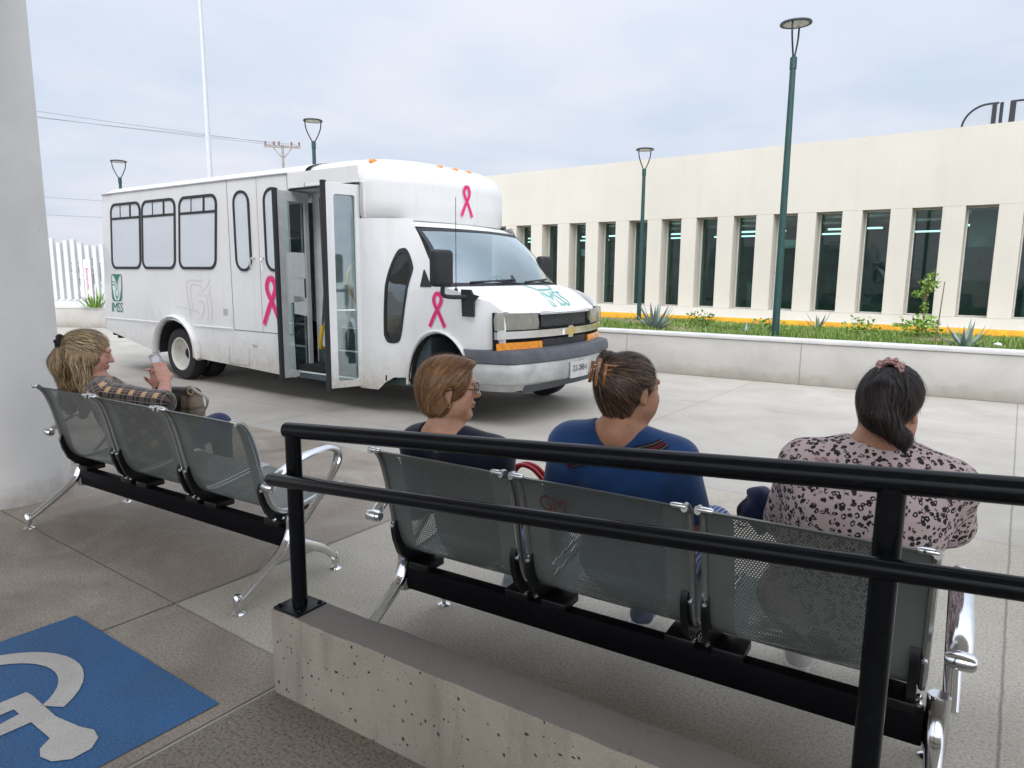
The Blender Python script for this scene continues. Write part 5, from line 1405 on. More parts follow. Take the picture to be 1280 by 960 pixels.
        F_ = F_[(F_ >= 0).all(1)]
        me = bpy.data.meshes.new(name)
        me.vertices.add(len(P)); me.vertices.foreach_set('co', P.astype(np.float32).ravel())
        me.loops.add(F_.size); me.loops.foreach_set('vertex_index', F_.ravel().astype(np.int32))
        me.polygons.add(len(F_)); me.polygons.foreach_set('loop_start', np.arange(0, F_.size, 4, dtype=np.int32))
        try: me.polygons.foreach_set('loop_total', np.full(len(F_), 4, np.int32))
        except Exception: pass
        me.update(calc_edges=True); me.validate()
        return me, P
    def sample(s, P):
        q = (np.asarray(P) - s.lo) / s.h
        q = np.clip(q, 0, s.n - 1.001); i = q.astype(int); f = q - i
        r_ = 0
        for a in (0, 1):
            for b_ in (0, 1):
                for c_ in (0, 1):
                    w_ = (f[:, 0] if a else 1 - f[:, 0]) * (f[:, 1] if b_ else 1 - f[:, 1]) * (f[:, 2] if c_ else 1 - f[:, 2])
                    r_ = r_ + w_ * s.D[i[:, 0] + a, i[:, 1] + b_, i[:, 2] + c_]
        return r_
    def grad(s, P):
        e = s.h; g_ = np.stack([s.sample(P + e * d) - s.sample(P - e * d) for d in np.eye(3)], 1)
        return g_ / (np.linalg.norm(g_, axis=1, keepdims=True) + 1e-9)
    def project(s, P, off, it=4):
        P = np.array(P, float)
        for _ in range(it): P -= s.grad(P) * (s.sample(P) - off)[:, None]
        return P

def strands(field, starts, dirfn, n, step, width, off0, off1, seed, taper=True):
    """ribbons of hair flowing over a field"""
    rr = np.random.default_rng(seed)
    P = field.project(starts, 0.0); m_ = len(P)
    off = rr.uniform(off0, off1, m_)
    st = step * rr.uniform(0.75, 1.2, m_)
    jit = rr.normal(scale=0.16, size=(m_, 3))
    path = [P + field.grad(P) * off[:, None]]
    for i in range(n):
        g_ = field.grad(P); d = dirfn(P) + jit
        d -= g_ * (d * g_).sum(1, keepdims=True); d /= np.linalg.norm(d, axis=1, keepdims=True) + 1e-9
        P = P + d * st[:, None]
        P = field.project(P, 0.0, 2)
        path.append(P + field.grad(P) * (off * (1 - 0.3 * i / n))[:, None])
    path = np.stack(path, 1)
    V, F_ = [], []
    for a in range(m_):
        w_ = width * rr.uniform(0.6, 1.4)
        i0 = len(V)
        pp = path[a]; gg = field.grad(pp)
        tt = np.gradient(pp, axis=0); sd = np.cross(tt, gg); sd /= np.linalg.norm(sd, axis=1, keepdims=True) + 1e-9
        for i in range(n + 1):
            k = 1.0 if not taper else min(1, 0.35 + 3 * i / n, 2.2 * (1 - i / n) + 0.08)
            V.append(pp[i] - sd[i] * w_ * k); V.append(pp[i] + sd[i] * w_ * k)
        for i in range(n): F_.append((i0 + 2 * i, i0 + 2 * i + 1, i0 + 2 * i + 3, i0 + 2 * i + 2))
    return V, F_

def hair_mat(name, lo, mid, hi, rough=0.42):
    m, nt, b = mk(name)
    g_ = N(nt, 'ShaderNodeNewGeometry')
    L(nt, ramp(nt, g_.outputs['Random Per Island'], [(0, lo), (0.5, mid), (1, hi)]), b.inputs['Base Color'])
    b.inputs['Roughness'].default_value = rough; b.inputs['Specular IOR Level'].default_value = 0.35
    return m
def skin_mat(name, col):
    m, nt, b = mk(name)
    v = tco(nt)
    at = N(nt, 'ShaderNodeAttribute'); at.attribute_name = 'flush'
    c = ramp(nt, noise(nt, v, 24, 4, 0.6), [(0.3, tuple(x * 0.78 for x in col)), (0.7, tuple(min(1, x * 1.14) for x in col))])
    c = mixc(nt, at.outputs['Fac'], c, (col[0] * 0.82, col[1] * 0.42, col[2] * 0.42))
    L(nt, c, b.inputs['Base Color']); b.inputs['Roughness'].default_value = 0.48; b.inputs['Specular IOR Level'].default_value = 0.4
    b.inputs['Subsurface Weight'].default_value = 0.12; b.inputs['Subsurface Radius'].default_value = (0.012, 0.005, 0.003); b.inputs['Subsurface Scale'].default_value = 0.6
    bump(nt, b, noise(nt, v, 260, 3), 0.3, 0.002)
    return m
def cloth_mat(name, col, var=0.25, rough=0.9, weave=500):
    m, nt, b = mk(name); v = tco(nt)
    c = ramp(nt, noise(nt, v, 9, 5, 0.6), [(0.3, tuple(x * (1 - var) for x in col)), (0.7, tuple(min(1, x * (1 + var)) for x in col))])
    L(nt, c, b.inputs['Base Color']); b.inputs['Roughness'].default_value = rough; b.inputs['Sheen Weight'].default_value = 0.25
    b.inputs['Specular IOR Level'].default_value = 0.2
    bump(nt, b, noise(nt, v, weave, 2), 0.25, 0.002)
    return m
def hdir(az, el=0.0): return np.array([math.sin(R(az)) * math.cos(R(el)), math.cos(R(az)) * math.cos(R(el)), math.sin(R(el))])
M_eye = simple('eye_white', (0.70, 0.67, 0.63), 0.2, var=0.03)
M_iris = simple('iris_dark', (0.03, 0.018, 0.012), 0.15)
M_brow = simple('eyebrow', (0.07, 0.04, 0.025), 0.8)

class HeadFrame:
    def __init__(s, c, f, tilt=0.0, k=1.0):
        f = np.array(f, float); f /= np.linalg.norm(f)
        up = np.array([0, 0, 1.0]); sd = np.cross(up, f); sd /= np.linalg.norm(sd)      # left side of the person
        up = np.cross(f, sd)
        if tilt: sd, up = sd * math.cos(tilt) + up * math.sin(tilt), up * math.cos(tilt) - sd * math.sin(tilt)
        s.c, s.f, s.l, s.u, s.k = np.array(c, float), f, sd, up, k
        s.M = np.stack([f, sd, up])
    def __call__(s, a, b, c): return s.c + (s.f * a + s.l * b + s.u * c) * s.k
    def r(s, *r): return [x * s.k for x in r]

def add_head(F, H, ear=True, plump=0.0):
    k = H.k; E_ = lambda p, r, kk=0.02, op='u': F.ell(H(*p), H.r(*r), H.M, kk * k, op)
    E_((-0.014, 0, 0.030), (0.094, 0.075, 0.082))
    E_((0.028, 0, -0.030), (0.060, 0.060 + plump, 0.080), 0.03)
    F.cone(H(0.0, 0.030, -0.062), H(0.058, 0.014, -0.094), 0.036 * k, 0.021 * k, 0.02)
    F.cone(H(0.0, -0.030, -0.062), H(0.058, -0.014, -0.094), 0.036 * k, 0.021 * k, 0.02)
    E_((0.068, 0, -0.097), (0.020, 0.022, 0.017), 0.018)
    for s in (-1, 1):
        E_((0.052, s * 0.040, -0.022), (0.030, 0.026 + plump * 0.6, 0.026), 0.025)
        E_((0.030, s * 0.048, -0.058), (0.036, 0.020 + plump, 0.03), 0.03)
    F.cone(H(0.080, 0.034, 0.033), H(0.084, -0.034, 0.033), 0.010 * k, 0.010 * k, 0.02)
    for s in (-1, 1): E_((0.094, s * 0.031, 0.012), (0.016, 0.018, 0.011), 0.012, 's')
    F.cone(H(0.082, 0, 0.026), H(0.104, 0, -0.014), 0.0095 * k, 0.0115 * k, 0.012)
    E_((0.104, 0, -0.019), (0.013, 0.0125, 0.011), 0.008)
    for s in (-1, 1): E_((0.094, s * 0.0125, -0.023), (0.010, 0.008, 0.008), 0.006)
    E_((0.086, 0, -0.050), (0.013, 0.024, 0.0075), 0.005); E_((0.084, 0, -0.063), (0.012, 0.021, 0.0075), 0.004)
    for s in (-1, 1):
        E_((0.073, s * 0.0315, 0.011), (0.0145, 0.017, 0.0125), 0.006)
        if ear:
            E_((-0.010, s * 0.076, -0.004), (0.018, 0.008, 0.031), 0.006); E_((-0.006, s * 0.080, -0.028), (0.009, 0.006, 0.011), 0.006)
            E_((-0.006, s * 0.085, 0.000), (0.010, 0.006, 0.017), 0.006, 's')
def add_hand(F, w_, d, n, side, curl=0.5, k=1.0, grip=0.0):
    """w_ wrist, d finger direction, n palm normal (towards what is held), side = direction of the thumb"""
    d = np.array(d, float); d /= np.linalg.norm(d); n = np.array(n, float); n -= d * (n @ d); n /= np.linalg.norm(n)
    s = np.cross(d, n); s = s if s @ np.array(side) > 0 else -s
    w_ = np.array(w_, float); pc = w_ + d * 0.048 * k
    F.ell(pc, [0.052 * k, 0.040 * k, 0.0165 * k], np.stack([d, s, n]), 0.012)
    for q, (off, ln) in enumerate(((0.028, 0.070), (0.009, 0.078), (-0.011, 0.072), (-0.029, 0.056))):
        p = w_ + d * 0.088 * k + s * off * k; a = 0.15 + 0.2 * curl
        dd = d * math.cos(a) + n * math.sin(a); p1 = p + dd * ln * 0.45 * k
        a += 0.9 * curl; dd = d * math.cos(a) + n * math.sin(a); p2 = p1 + dd * ln * 0.32 * k
        a += 0.7 * curl; dd = d * math.cos(a) + n * math.sin(a); p3 = p2 + dd * ln * 0.24 * k
        F.cone(p - d * 0.02 * k, p1, 0.0092 * k, 0.0086 * k, 0.004); F.cone(p1, p2, 0.0086 * k, 0.008 * k, 0.003); F.cone(p2, p3, 0.008 * k, 0.007 * k, 0.003)
    t0 = w_ + d * 0.025 * k + s * 0.028 * k; t1 = t0 + (s * 0.6 + d * 0.7 + n * 0.35) * 0.038 * k; t2 = t1 + (d * 0.85 + n * 0.5 * (0.5 + curl)) * 0.032 * k
    F.cone(t0, t1, 0.0135 * k, 0.0105 * k, 0.010); F.cone(t1, t2, 0.0100 * k, 0.008 * k, 0.004)

def tube_uv(P, segs):
    """cloth coordinates: per vertex (along, around) of the nearest bone (index, along offset)"""
    best = np.full(len(P), 9.0); uv = np.zeros((len(P), 3), np.float32)
    for a, b_, r_, off, ref in segs:
        a = np.array(a); b_ = np.array(b_); ba = b_ - a; Ln = np.linalg.norm(ba); t_ = ba / Ln
        al0 = (P - a) @ t_; al = np.clip(al0, 0, Ln); q = P - a - al[:, None] * t_
        d = np.linalg.norm(q, axis=1) / r_ + np.where(al0 < 0.0, -al0 * 60 if off > 0 else 0.0, 0.0)
        x = np.array(ref, float); x -= t_ * (x @ t_); x /= np.linalg.norm(x); y = np.cross(t_, x)
        an = np.arctan2(q @ y, q @ x)
        mm = d < best; best = np.where(mm, d, best)
        uv[mm] = np.stack([al0 + off, an * r_, np.zeros(len(P))], 1)[mm]
    return uv

def finish(me, m, parent, name, P=None, attrs=None, smooth_it=2):
    o = obj(name, me, m, parent, smooth=True)
    if attrs:
        for k_, a in attrs.items():
            if a.ndim == 1:
                at = me.attributes.new(k_, 'FLOAT', 'POINT'); at.data.foreach_set('value', a.astype(np.float32))
            else:
                at = me.attributes.new(k_, 'FLOAT_VECTOR', 'POINT'); at.data.foreach_set('vector', a.astype(np.float32).ravel())
    if smooth_it:
        md = o.modifiers.new('smooth', 'SMOOTH'); md.factor = 0.5; md.iterations = smooth_it
    return o
def sd_child(name, parent, c, r_, M, m, op=None):
    bm = B(); bmesh.ops.create_uvsphere(bm, u_segments=16, v_segments=10, radius=1.0)
    for v_ in bm.verts:
        q = np.array(v_.co) * np.array(r_); v_.co = Vector(np.array(c) + M.T @ q)
    return obj(name, bm, m, parent, smooth=True)

def person(label, H, J, skin, opt):
    """J: joints dict of world points. Builds body + clothes + shoes. Returns (empty, fields)"""
    base = Vector(((J['pelvis'][0]), J['pelvis'][1], 0))
    t = thing('person', label, 'person', (0, 0, 0))
    pts = np.array([np.array(J[k]) for k in J] + [H.c])
    lo = pts.min(0) - 0.20; hi = pts.max(0) + 0.20; lo[2] = -0.02
    g = opt.get('girth', 1.0); ga = opt.get('arm', 1.0)
    F = Field(lo, hi, opt.get('h', 0.005))
    add_head(F, H, plump=opt.get('plump', 0.0))
    j = {k: np.array(v_, float) for k, v_ in J.items()}
    nb = j['neck']; mid = (j['shL'] + j['shR']) / 2
    F.cone(nb, H(-0.022, 0, -0.055), 0.056 * H.k * opt.get('neckr', 1), 0.050 * H.k, 0.03)
    # trunk frame
    ax_ = j['shL'] - j['shR']; ax_ /= np.linalg.norm(ax_); up = mid - j['pelvis']; up -= ax_ * (up @ ax_); up /= np.linalg.norm(up); fw = np.cross(ax_, up)
    TM = np.stack([fw, ax_, up])
    ch = j['pelvis'] * 0.36 + mid * 0.64 + fw * opt.get('bend', 0.0) * -1; ab = j['pelvis'] * 0.68 + mid * 0.32 + fw * opt.get('bend', 0.0) * -0.7
    hw = np.linalg.norm(j['shL'] - j['shR']) / 2
    def trunk(F, e, leg=True):
        F.ell(ch, [0.112 * g + e, hw * 0.93 * (0.6 + 0.4 * g) + e, 0.18 + e], TM, 0.05)
        F.ell(ab, [0.118 * g + e, hw * 0.86 * g + e, 0.15 + e], TM, 0.06)
        F.ell(j['pelvis'], [0.118 * g + e, 0.175 * g + e, 0.125 + e], TM, 0.06)
        for s, k in ((1, 'shL'), (-1, 'shR')):
            F.cone(nb - up * 0.035 + ax_ * s * 0.03, j[k], 0.052 * g + e, 0.058 * ga + e, 0.05)
            F.ell(ch + fw * 0.085 * g + ax_ * s * 0.075 - up * 0.02, [0.055 * g + e, 0.068 * g + e, 0.065 * g + e], TM, 0.04)
    trunk(F, 0.0)
    hands = opt.get('hands', {})
    for s, a, e, w_ in (('L', 'shL', 'elL', 'wrL'), ('R', 'shR', 'elR', 'wrR')):
        F.cone(j[a], j[e], 0.052 * ga, 0.040 * ga, 0.03); F.cone(j[e], j[w_], 0.040 * ga, 0.026 * (0.5 + 0.5 * ga), 0.015)
        d, n_, sd_, cu = hands[s]; add_hand(F, j[w_], d, n_, sd_, cu)
        F.cone(j['hip' + s], j['kn' + s], 0.085 * g, 0.060, 0.04); F.cone(j['kn' + s], j['an' + s], 0.056, 0.036, 0.02)
        ft = j['an' + s] + np.array([0, 0, -0.045]); F.cone(ft, ft + np.array(J.get('toe', hdir(31))) * 0.16, 0.034, 0.026, 0.02)
    me, P = F.mesh('body')
    fl = np.zeros(len(P))
    lipd = np.minimum(np.linalg.norm((P - H(0.096, 0, -0.056)) * 1.0, axis=1), 9); lz = (P - H.c) @ H.u / H.k; lf = (P - H.c) @ H.f / H.k
    fl = np.clip(1 - lipd / (0.026 * H.k), 0, 1) * 1.2 * (np.abs(lz + 0.0565) < 0.012)
    for s in (-1, 1): fl = np.maximum(fl, 0.35 * np.clip(1 - np.linalg.norm(P - H(0.07, s * 0.045, -0.03), axis=1) / 0.035, 0, 1))
    fl = np.maximum(fl, 0.3 * np.clip(1 - np.linalg.norm(P - H(0.115, 0, -0.02), axis=1) / 0.02, 0, 1))
    body = finish(me, skin, t, 'body', P, {'flush': np.clip(fl, 0, 1)}, 1)
    # eyes, brows
    for s in (-1, 1):
        ey = sd_child('eye', body, H(0.0785, s * 0.0315, 0.0105), H.r(0.0100, 0.0120, 0.0062), H.M, M_eye)
        sd_child('iris', ey, H(0.0868, s * 0.0315, 0.0105), H.r(0.0028, 0.0052, 0.0052), H.M, M_iris)
        bm = B(); tube(bm, [Vector(H(0.089, s * 0.014, 0.0300)), Vector(H(0.0905, s * 0.030, 0.0345)), Vector(H(0.078, s * 0.050, 0.029))], [0.0026, 0.0034, 0.0015], 6); obj('eyebrow', bm, opt.get('brow', M_brow), body, smooth=True)
    # top
    lo2 = np.minimum.reduce([j[k] for k in ('shL', 'shR', 'pelvis', 'elL', 'elR', 'wrL', 'wrR', 'neck')]) - 0.24; hi2 = np.maximum.reduce([j[k] for k in ('shL', 'shR', 'pelvis', 'elL', 'elR', 'wrL', 'wrR', 'neck')]) + 0.24
    T = Field(lo2, hi2, 0.006)
    trunk(T, 0.014)
    for q in opt.get('bulk', []): T.ell(*q[:2], q[2] if len(q) > 2 else None, 0.06)
    sl_ = opt['sleeve']
    for s, a, e, w_ in (('L', 'shL', 'elL', 'wrL'), ('R', 'shR', 'elR', 'wrR')):
        if sl_ <= 1:
            T.cone(j[a], j[a] + (j[e] - j[a]) * sl_, 0.068 * ga, 0.062 * ga, 0.035)
        else:
            T.cone(j[a], j[e], 0.068 * ga, 0.058 * ga, 0.035); T.cone(j[e], j[e] + (j[w_] - j[e]) * (sl_ - 1), 0.058 * ga, 0.050 * ga, 0.02)
    # neckline
    nk = H(-0.02, 0, -0.06); dn = nk - nb; dn /= np.linalg.norm(dn)
    T.cone(nb + dn * opt.get('neckline', 0.02), nk, 0.070 * opt.get('neckw', 1), 0.085, 0.012, 's')
    if sl_ < 1:
        for s, a, e in (('L', 'shL', 'elL'), ('R', 'shR', 'elR')):
            dd = (j[e] - j[a]); p = j[a] + dd * (sl_ + 0.05); T.cone(p + dd * 0.06, j[e] + dd * 0.2, 0.045 * ga, 0.05, 0.006, 's')
    T.wrinkle(opt.get('wr', 0.0035), [(22, 1.0), (48, 0.6)], opt.get('seed', 1))
    me, P = T.mesh('shirt')
    uv = tube_uv(P, [(j['pelvis'], mid, 0.17, 0.0, fw), (j['shL'], j['elL'], 0.06, 0.1, fw), (j['shR'], j['elR'], 0.06, 0.1, fw), (j['elL'], j['wrL'], 0.05, 0.4, fw), (j['elR'], j['wrR'], 0.05, 0.4, fw)])
    finish(me, opt['top'], t, 'shirt', P, {'cloth': uv}, 2)
    # trousers
    kk = ('pelvis', 'knL', 'knR', 'anL', 'anR', 'hipL', 'hipR')
    Tr = Field(np.minimum.reduce([j[k] for k in kk]) - 0.2, np.maximum.reduce([j[k] for k in kk]) + 0.2, 0.007)
    Tr.ell(j['pelvis'] - up * 0.01, [0.128 * g, 0.185 * g, 0.125], TM, 0.05)
    for s in 'LR':
        Tr.cone(j['hip' + s], j['kn' + s], 0.096 * g, 0.072, 0.05); Tr.cone(j['kn' + s], j['an' + s] + np.array([0, 0, 0.03]), 0.070, 0.052, 0.03)
    Tr.wrinkle(0.004, [(25, 1.0), (55, 0.5)], opt.get('seed', 1) + 50)
    me, P = Tr.mesh('trousers')
    uv = tube_uv(P, [(j['hipL'], j['knL'], 0.08, 0.0, up), (j['hipR'], j['knR'], 0.08, 0.0, up), (j['knL'], j['anL'], 0.06, 0.4, fw), (j['knR'], j['anR'], 0.06, 0.4, fw)])
    finish(me, opt['pants'], t, 'trousers', P, {'cloth': uv}, 2)
    toe = np.array(J.get('toe', hdir(31)))
    for s in 'LR':
        ft = j['an' + s] + np.array([0, 0, -0.040]); S_ = Field(ft - 0.25, ft + 0.28, 0.006)
        S_.cone(ft - toe * 0.03, ft + toe * 0.15, 0.047, 0.038, 0.02); S_.cone(ft - toe * 0.03, ft - toe * 0.02 + np.array([0, 0, 0.04]), 0.045, 0.046, 0.02)
        S_.half((0, 0, 0.012), (0, 0, -1), 0.004)
        me, P = S_.mesh('shoe'); finish(me, opt['shoe'], t, 'shoe', P, None, 1)
        bm = B(); pr = [(-0.085, -0.035), (-0.06, -0.047), (0.08, -0.046), (0.16, -0.04), (0.188, -0.012), (0.188, 0.012), (0.16, 0.04), (0.08, 0.046), (-0.06, 0.047), (-0.085, 0.035)]
        sd2 = np.array([-toe[1], toe[0], 0])
        b2 = panel(pr, fn=lambda a, c: (ft[0] + toe[0] * a + sd2[0] * c, ft[1] + toe[1] * a + sd2[1] * c, 0.002), thick=-0.018); obj('sole', b2, opt.get('sole', M_eye), t)
    return t, dict(body=F, top=T, T=t, up=up, fw=fw, ax=ax_, mid=mid, j=j, ch=ch)
# ---------------------------------------------------------------- the four women
def Wp(px, py, Y): return np.array(wpos(px, py, Y))
def hairfield(H, m_=0.30, h=0.005, down=0.3):
    return Field(H.c - np.array([m_, m_, down]), H.c + np.array([m_, m_, 0.22]), h)
def hair_obj(t, F, mat, seeds, dirfn, n, step, width, off, seed, base=True):
    me, P = F.mesh('hair')
    V, Fc = strands(F, seeds, dirfn, n, step, width, off[0], off[1], seed)
    V2, F2 = strands(F, seeds[::14] + 0.0, dirfn, n, step * 1.15, width * 0.45, off[1] * 0.8, off[1] * 2.2, seed + 90)
    Fc = Fc + [tuple(q + len(V) for q in f) for f in F2]; V = V + V2
    bm = bmesh.new(); bm.from_mesh(me); bpy.data.meshes.remove(me)
    vs = [bm.verts.new(p) for p in V]
    for f in Fc: bm.faces.new([vs[i] for i in f])
    me = bpy.data.meshes.new('hair'); bm.to_mesh(me); bm.free()
    return obj('hair', me, mat, t, smooth=True)
def surf_seeds(F, n, seed, cond=None):
    me, P = F.mesh('tmp'); bpy.data.meshes.remove(me)
    if cond is not None: P = P[cond(P)]
    rr = np.random.default_rng(seed); return P[rr.integers(0, len(P), n)]
def hand_def(fwd, lap=True): return (np.array(fwd) + np.array([0, 0, -0.15]), np.array([0, 0, -1.0]), (0, 0, 1), 0.35)
def lap_joints(pel, face_az, gap=0.19, knee=0.43, drop=None):
    f = hdir(face_az); l = np.array([-f[1], f[0], 0])
    d = {}
    for s, q in (('L', 1), ('R', -1)):
        d['hip' + s] = pel + l * q * 0.085 + f * 0.04 + np.array([0, 0, -0.01])
        d['kn' + s] = pel + l * q * gap * 0.62 + f * knee + np.array([0, 0, 0.035])
        d['an' + s] = np.array([*(pel + l * q * gap * 0.6 + f * (knee + 0.04))[:2], 0.085])
    d['toe'] = f
    return d
skin1 = skin_mat('skin_rosy', (0.52, 0.27, 0.20)); skin2 = skin_mat('skin_tan', (0.50, 0.265, 0.17)); skin3 = skin_mat('skin_brown', (0.36, 0.175, 0.10)); skin4 = skin_mat('skin_warm_brown', (0.40, 0.19, 0.115))

# -- woman with glasses (nearer bench, left seat)
Hc = Wp(563, 486, 2.60); H = HeadFrame(Hc, hdir(84, -3), 0.0, 1.0)
pel = np.array(FB2(-1.50, 2.22, 0.475)); mid = Wp(570, 560, 2.60)
sh = hdir(115) * 0.165
J = dict(pelvis=pel, neck=Wp(553, 535, 2.59), shL=mid - sh, shR=mid + sh + np.array([0, 0, -0.012]))
J['elL'] = J['shL'] + np.array([-0.03, 0.06, -0.27]); J['elR'] = J['shR'] + np.array([0.05, 0.03, -0.27])
J['wrL'] = pel + hdir(31) * 0.30 + hdir(-59) * 0.07 + np.array([0, 0, 0.12]); J['wrR'] = pel + hdir(31) * 0.28 + hdir(121) * 0.08 + np.array([0, 0, 0.12])
J.update(lap_joints(pel, 31))
M_navy = cloth_mat('navy_cotton', (0.006, 0.009, 0.024), 0.2); M_jean = cloth_mat('light_denim', (0.22, 0.30, 0.44), 0.25, weave=700)
M_sneak = simple('grey_sneaker', (0.30, 0.31, 0.36), 0.8, var=0.35, scale=30)
opt = dict(girth=1.0, sleeve=1.25, top=M_navy, pants=M_jean, shoe=M_sneak, seed=3, neckline=-0.012, neckw=1.15, h=0.0042, hands={'L': (hdir(60) + np.array([0, 0, -.2]), (0, 0, -1), hdir(0), 0.4), 'R': (hdir(0) + np.array([0, 0, -.2]), (0, 0, -1), hdir(-60), 0.4)})
p2, I2 = person('woman with short auburn hair and glasses in a navy top, face turned right', H, J, skin2, opt)
F = hairfield(H); k = H.k
E_ = lambda p, r, kk=0.02, op='u': F.ell(H(*p), H.r(*r), H.M, kk, op)
E_((-0.022, 0, 0.036), (0.106, 0.090, 0.092), 0.02); E_((-0.062, 0, -0.008), (0.066, 0.082, 0.092), 0.03); E_((-0.045, 0, -0.065), (0.052, 0.068, 0.045), 0.03)
E_((0.030, 0, 0.100), (0.062, 0.062, 0.022), 0.02)
for s in (-1, 1): E_((-0.004, s * 0.074, 0.020), (0.058, 0.020, 0.050), 0.015); E_((-0.035, s * 0.066, -0.035), (0.036, 0.022, 0.058), 0.015)
E_((0.106, 0, -0.015), (0.064, 0.066, 0.088), 0.012, 's'); E_((0.055, 0, -0.075), (0.075, 0.10, 0.065), 0.012, 's')
for s in (-1, 1): E_((0.000, s * 0.092, -0.008), (0.027, 0.026, 0.034), 0.008, 's')
M_hair2 = hair_mat('auburn_hair', (0.075, 0.034, 0.014), (0.20, 0.095, 0.038), (0.40, 0.23, 0.11))
part = H(0.07, -0.02, 0.10)
def df2(P):
    r_ = P - H(0.035, 0, 0.085); d = np.stack([r_ @ H.f, r_ @ H.l, r_ @ H.u], 1)
    out_ = np.outer(-0.55 - 0.2 * d[:, 0], H.f) + np.outer(np.sign(d[:, 1]) * 0.45, H.l) - np.outer(0.35 + 5 * np.maximum(0, 0.03 - d[:, 2]), H.u); return out_
hair_obj(p2, F, M_hair2, surf_seeds(F, 3400, 5, lambda P: (P - H.c) @ H.u > -0.055), df2, 10, 0.0105, 0.0010, (0.0005, 0.007), 5)
# glasses and earring
M_specs = simple('spectacle_frame', (0.03, 0.012, 0.02), 0.3, 0.2); M_lensg = glass('spectacle_lens', (0.75, 0.72, 0.78), 0.12)
bm = B()
for s in (-1, 1):
    ring = [Vector(H(0.106 - 0.010 * abs(math.cos(a)) * 0 - (0.008 if (s * math.cos(a)) > 0 else 0), s * 0.033 + 0.0245 * math.cos(a), 0.006 + 0.0185 * math.sin(a))) for a in [2 * PI * i / 24 for i in range(24)]]
    tube(bm, ring, 0.0017, 6, closed=True)
    tube(bm, [Vector(H(0.097, s * 0.058, 0.013)), Vector(H(0.088, s * 0.070, 0.013)), Vector(H(0.02, s * 0.081, 0.012)), Vector(H(-0.018, s * 0.083, 0.004))], 0.0018, 6)
tube(bm, [Vector(H(0.107, -0.009, 0.011)), Vector(H(0.110, 0, 0.014)), Vector(H(0.107, 0.009, 0.011))], 0.0016, 6)
gl = obj('glasses', bm, M_specs, p2, smooth=True)
for s in (-1, 1):
    bm = B(); bm.faces.new([bm.verts.new(Vector(H(0.105 - (0.008 if (s * math.cos(a)) > 0 else 0), s * 0.033 + 0.0235 * math.cos(a), 0.006 + 0.0175 * math.sin(a)))) for a in [2 * PI * i / 24 for i in range(24)]]); obj('lens', bm, M_lensg, gl)
bm = B(); tube(bm, [Vector(H(-0.006 + 0.007 * math.cos(a), -0.084, -0.048 + 0.009 * math.sin(a))) for a in [2 * PI * i / 14 for i in range(14)]], 0.0015, 5, closed=True); obj('earring', bm, M_gold, p2, smooth=True)

# -- woman in the blue T-shirt (middle seat)
Hc = Wp(788, 488, 2.31); H = HeadFrame(Hc, hdir(58, -4), 0.03, 1.02)
pel = np.array(FB2(-0.86, 2.27, 0.475)); mid = Wp(778, 566, 2.29); sh = hdir(112) * 0.175
J = dict(pelvis=pel, neck=Wp(772, 536, 2.28), shL=mid - sh + np.array([0, 0, 0.012]), shR=mid + sh - np.array([0, 0, 0.012]))
J['elL'] = J['shL'] + np.array([-0.05, 0.08, -0.26]); J['elR'] = J['shR'] + np.array([0.085, 0.04, -0.24])
J['wrL'] = pel + hdir(31) * 0.30 + hdir(-59) * 0.07 + np.array([0, 0, 0.12]); J['wrR'] = pel + hdir(31) * 0.27 + hdir(121) * 0.10 + np.array([0, 0, 0.12])
J.update(lap_joints(pel, 33, gap=0.24))
M_blue_t = cloth_mat('royal_blue_cotton', (0.010, 0.042, 0.135), 0.28)
m, nt, b = mk('striped_trousers'); at = N(nt, 'ShaderNodeAttribute'); at.attribute_name = 'cloth'; sp = N(nt, 'ShaderNodeSeparateXYZ'); L(nt, at.outputs['Vector'], sp.inputs[0])
q = math_(nt, 'FRACT', math_(nt, 'MULTIPLY', sp.outputs[1], 62)); L(nt, ramp(nt, q, [(0.40, (0.035, 0.055, 0.15)), (0.5, (0.22, 0.27, 0.40)), (0.9, (0.25, 0.30, 0.43)), (1.0, (0.035, 0.055, 0.15))]), b.inputs['Base Color']); b.inputs['Roughness'].default_value = 0.9
M_strip = m
M_sandal = simple('blue_sandal', (0.10, 0.12, 0.17), 0.7, var=0.3, scale=20)
opt = dict(girth=1.12, arm=1.12, sleeve=0.72, top=M_blue_t, pants=M_strip, shoe=M_sandal, seed=9, neckline=0.0, neckw=1.1, plump=0.006, wr=0.004, hands={'L': (hdir(60) + np.array([0, 0, -.2]), (0, 0, -1), hdir(0), 0.4), 'R': (hdir(0) + np.array([0, 0, -.2]), (0, 0, -1), hdir(-60), 0.4)})
p3, I3 = person('woman in a blue T-shirt with dark pinned-up hair, seen from behind', H, J, skin3, opt)
F = hairfield(H)
E_ = lambda p, r, kk=0.02, op='u': F.ell(H(*p), H.r(*r), H.M, kk, op)
E_((-0.020, 0, 0.036), (0.102, 0.084, 0.090)); E_((-0.060, 0, 0.0), (0.062, 0.076, 0.085), 0.03); E_((-0.090, 0.012, 0.035), (0.040, 0.044, 0.055), 0.02); E_((-0.045, 0, -0.06), (0.042, 0.056, 0.045), 0.025)
E_((-0.088, 0.02, 0.095), (0.028, 0.05, 0.026), 0.02)
E_((0.104, 0, -0.01), (0.060, 0.068, 0.090), 0.012, 's'); E_((0.050, 0, -0.075), (0.075, 0.10, 0.070), 0.012, 's')
for s in (-1, 1): E_((-0.004, s * 0.090, -0.010), (0.030, 0.020, 0.040), 0.01, 's')
F.half(H(-0.05, 0, -0.098), -H.u, 0.01)
M_hair3 = hair_mat('dark_brown_streaked_hair', (0.010, 0.006, 0.005), (0.034, 0.019, 0.012), (0.22, 0.13, 0.075))
tgt3 = H(-0.115, 0.015, 0.06)
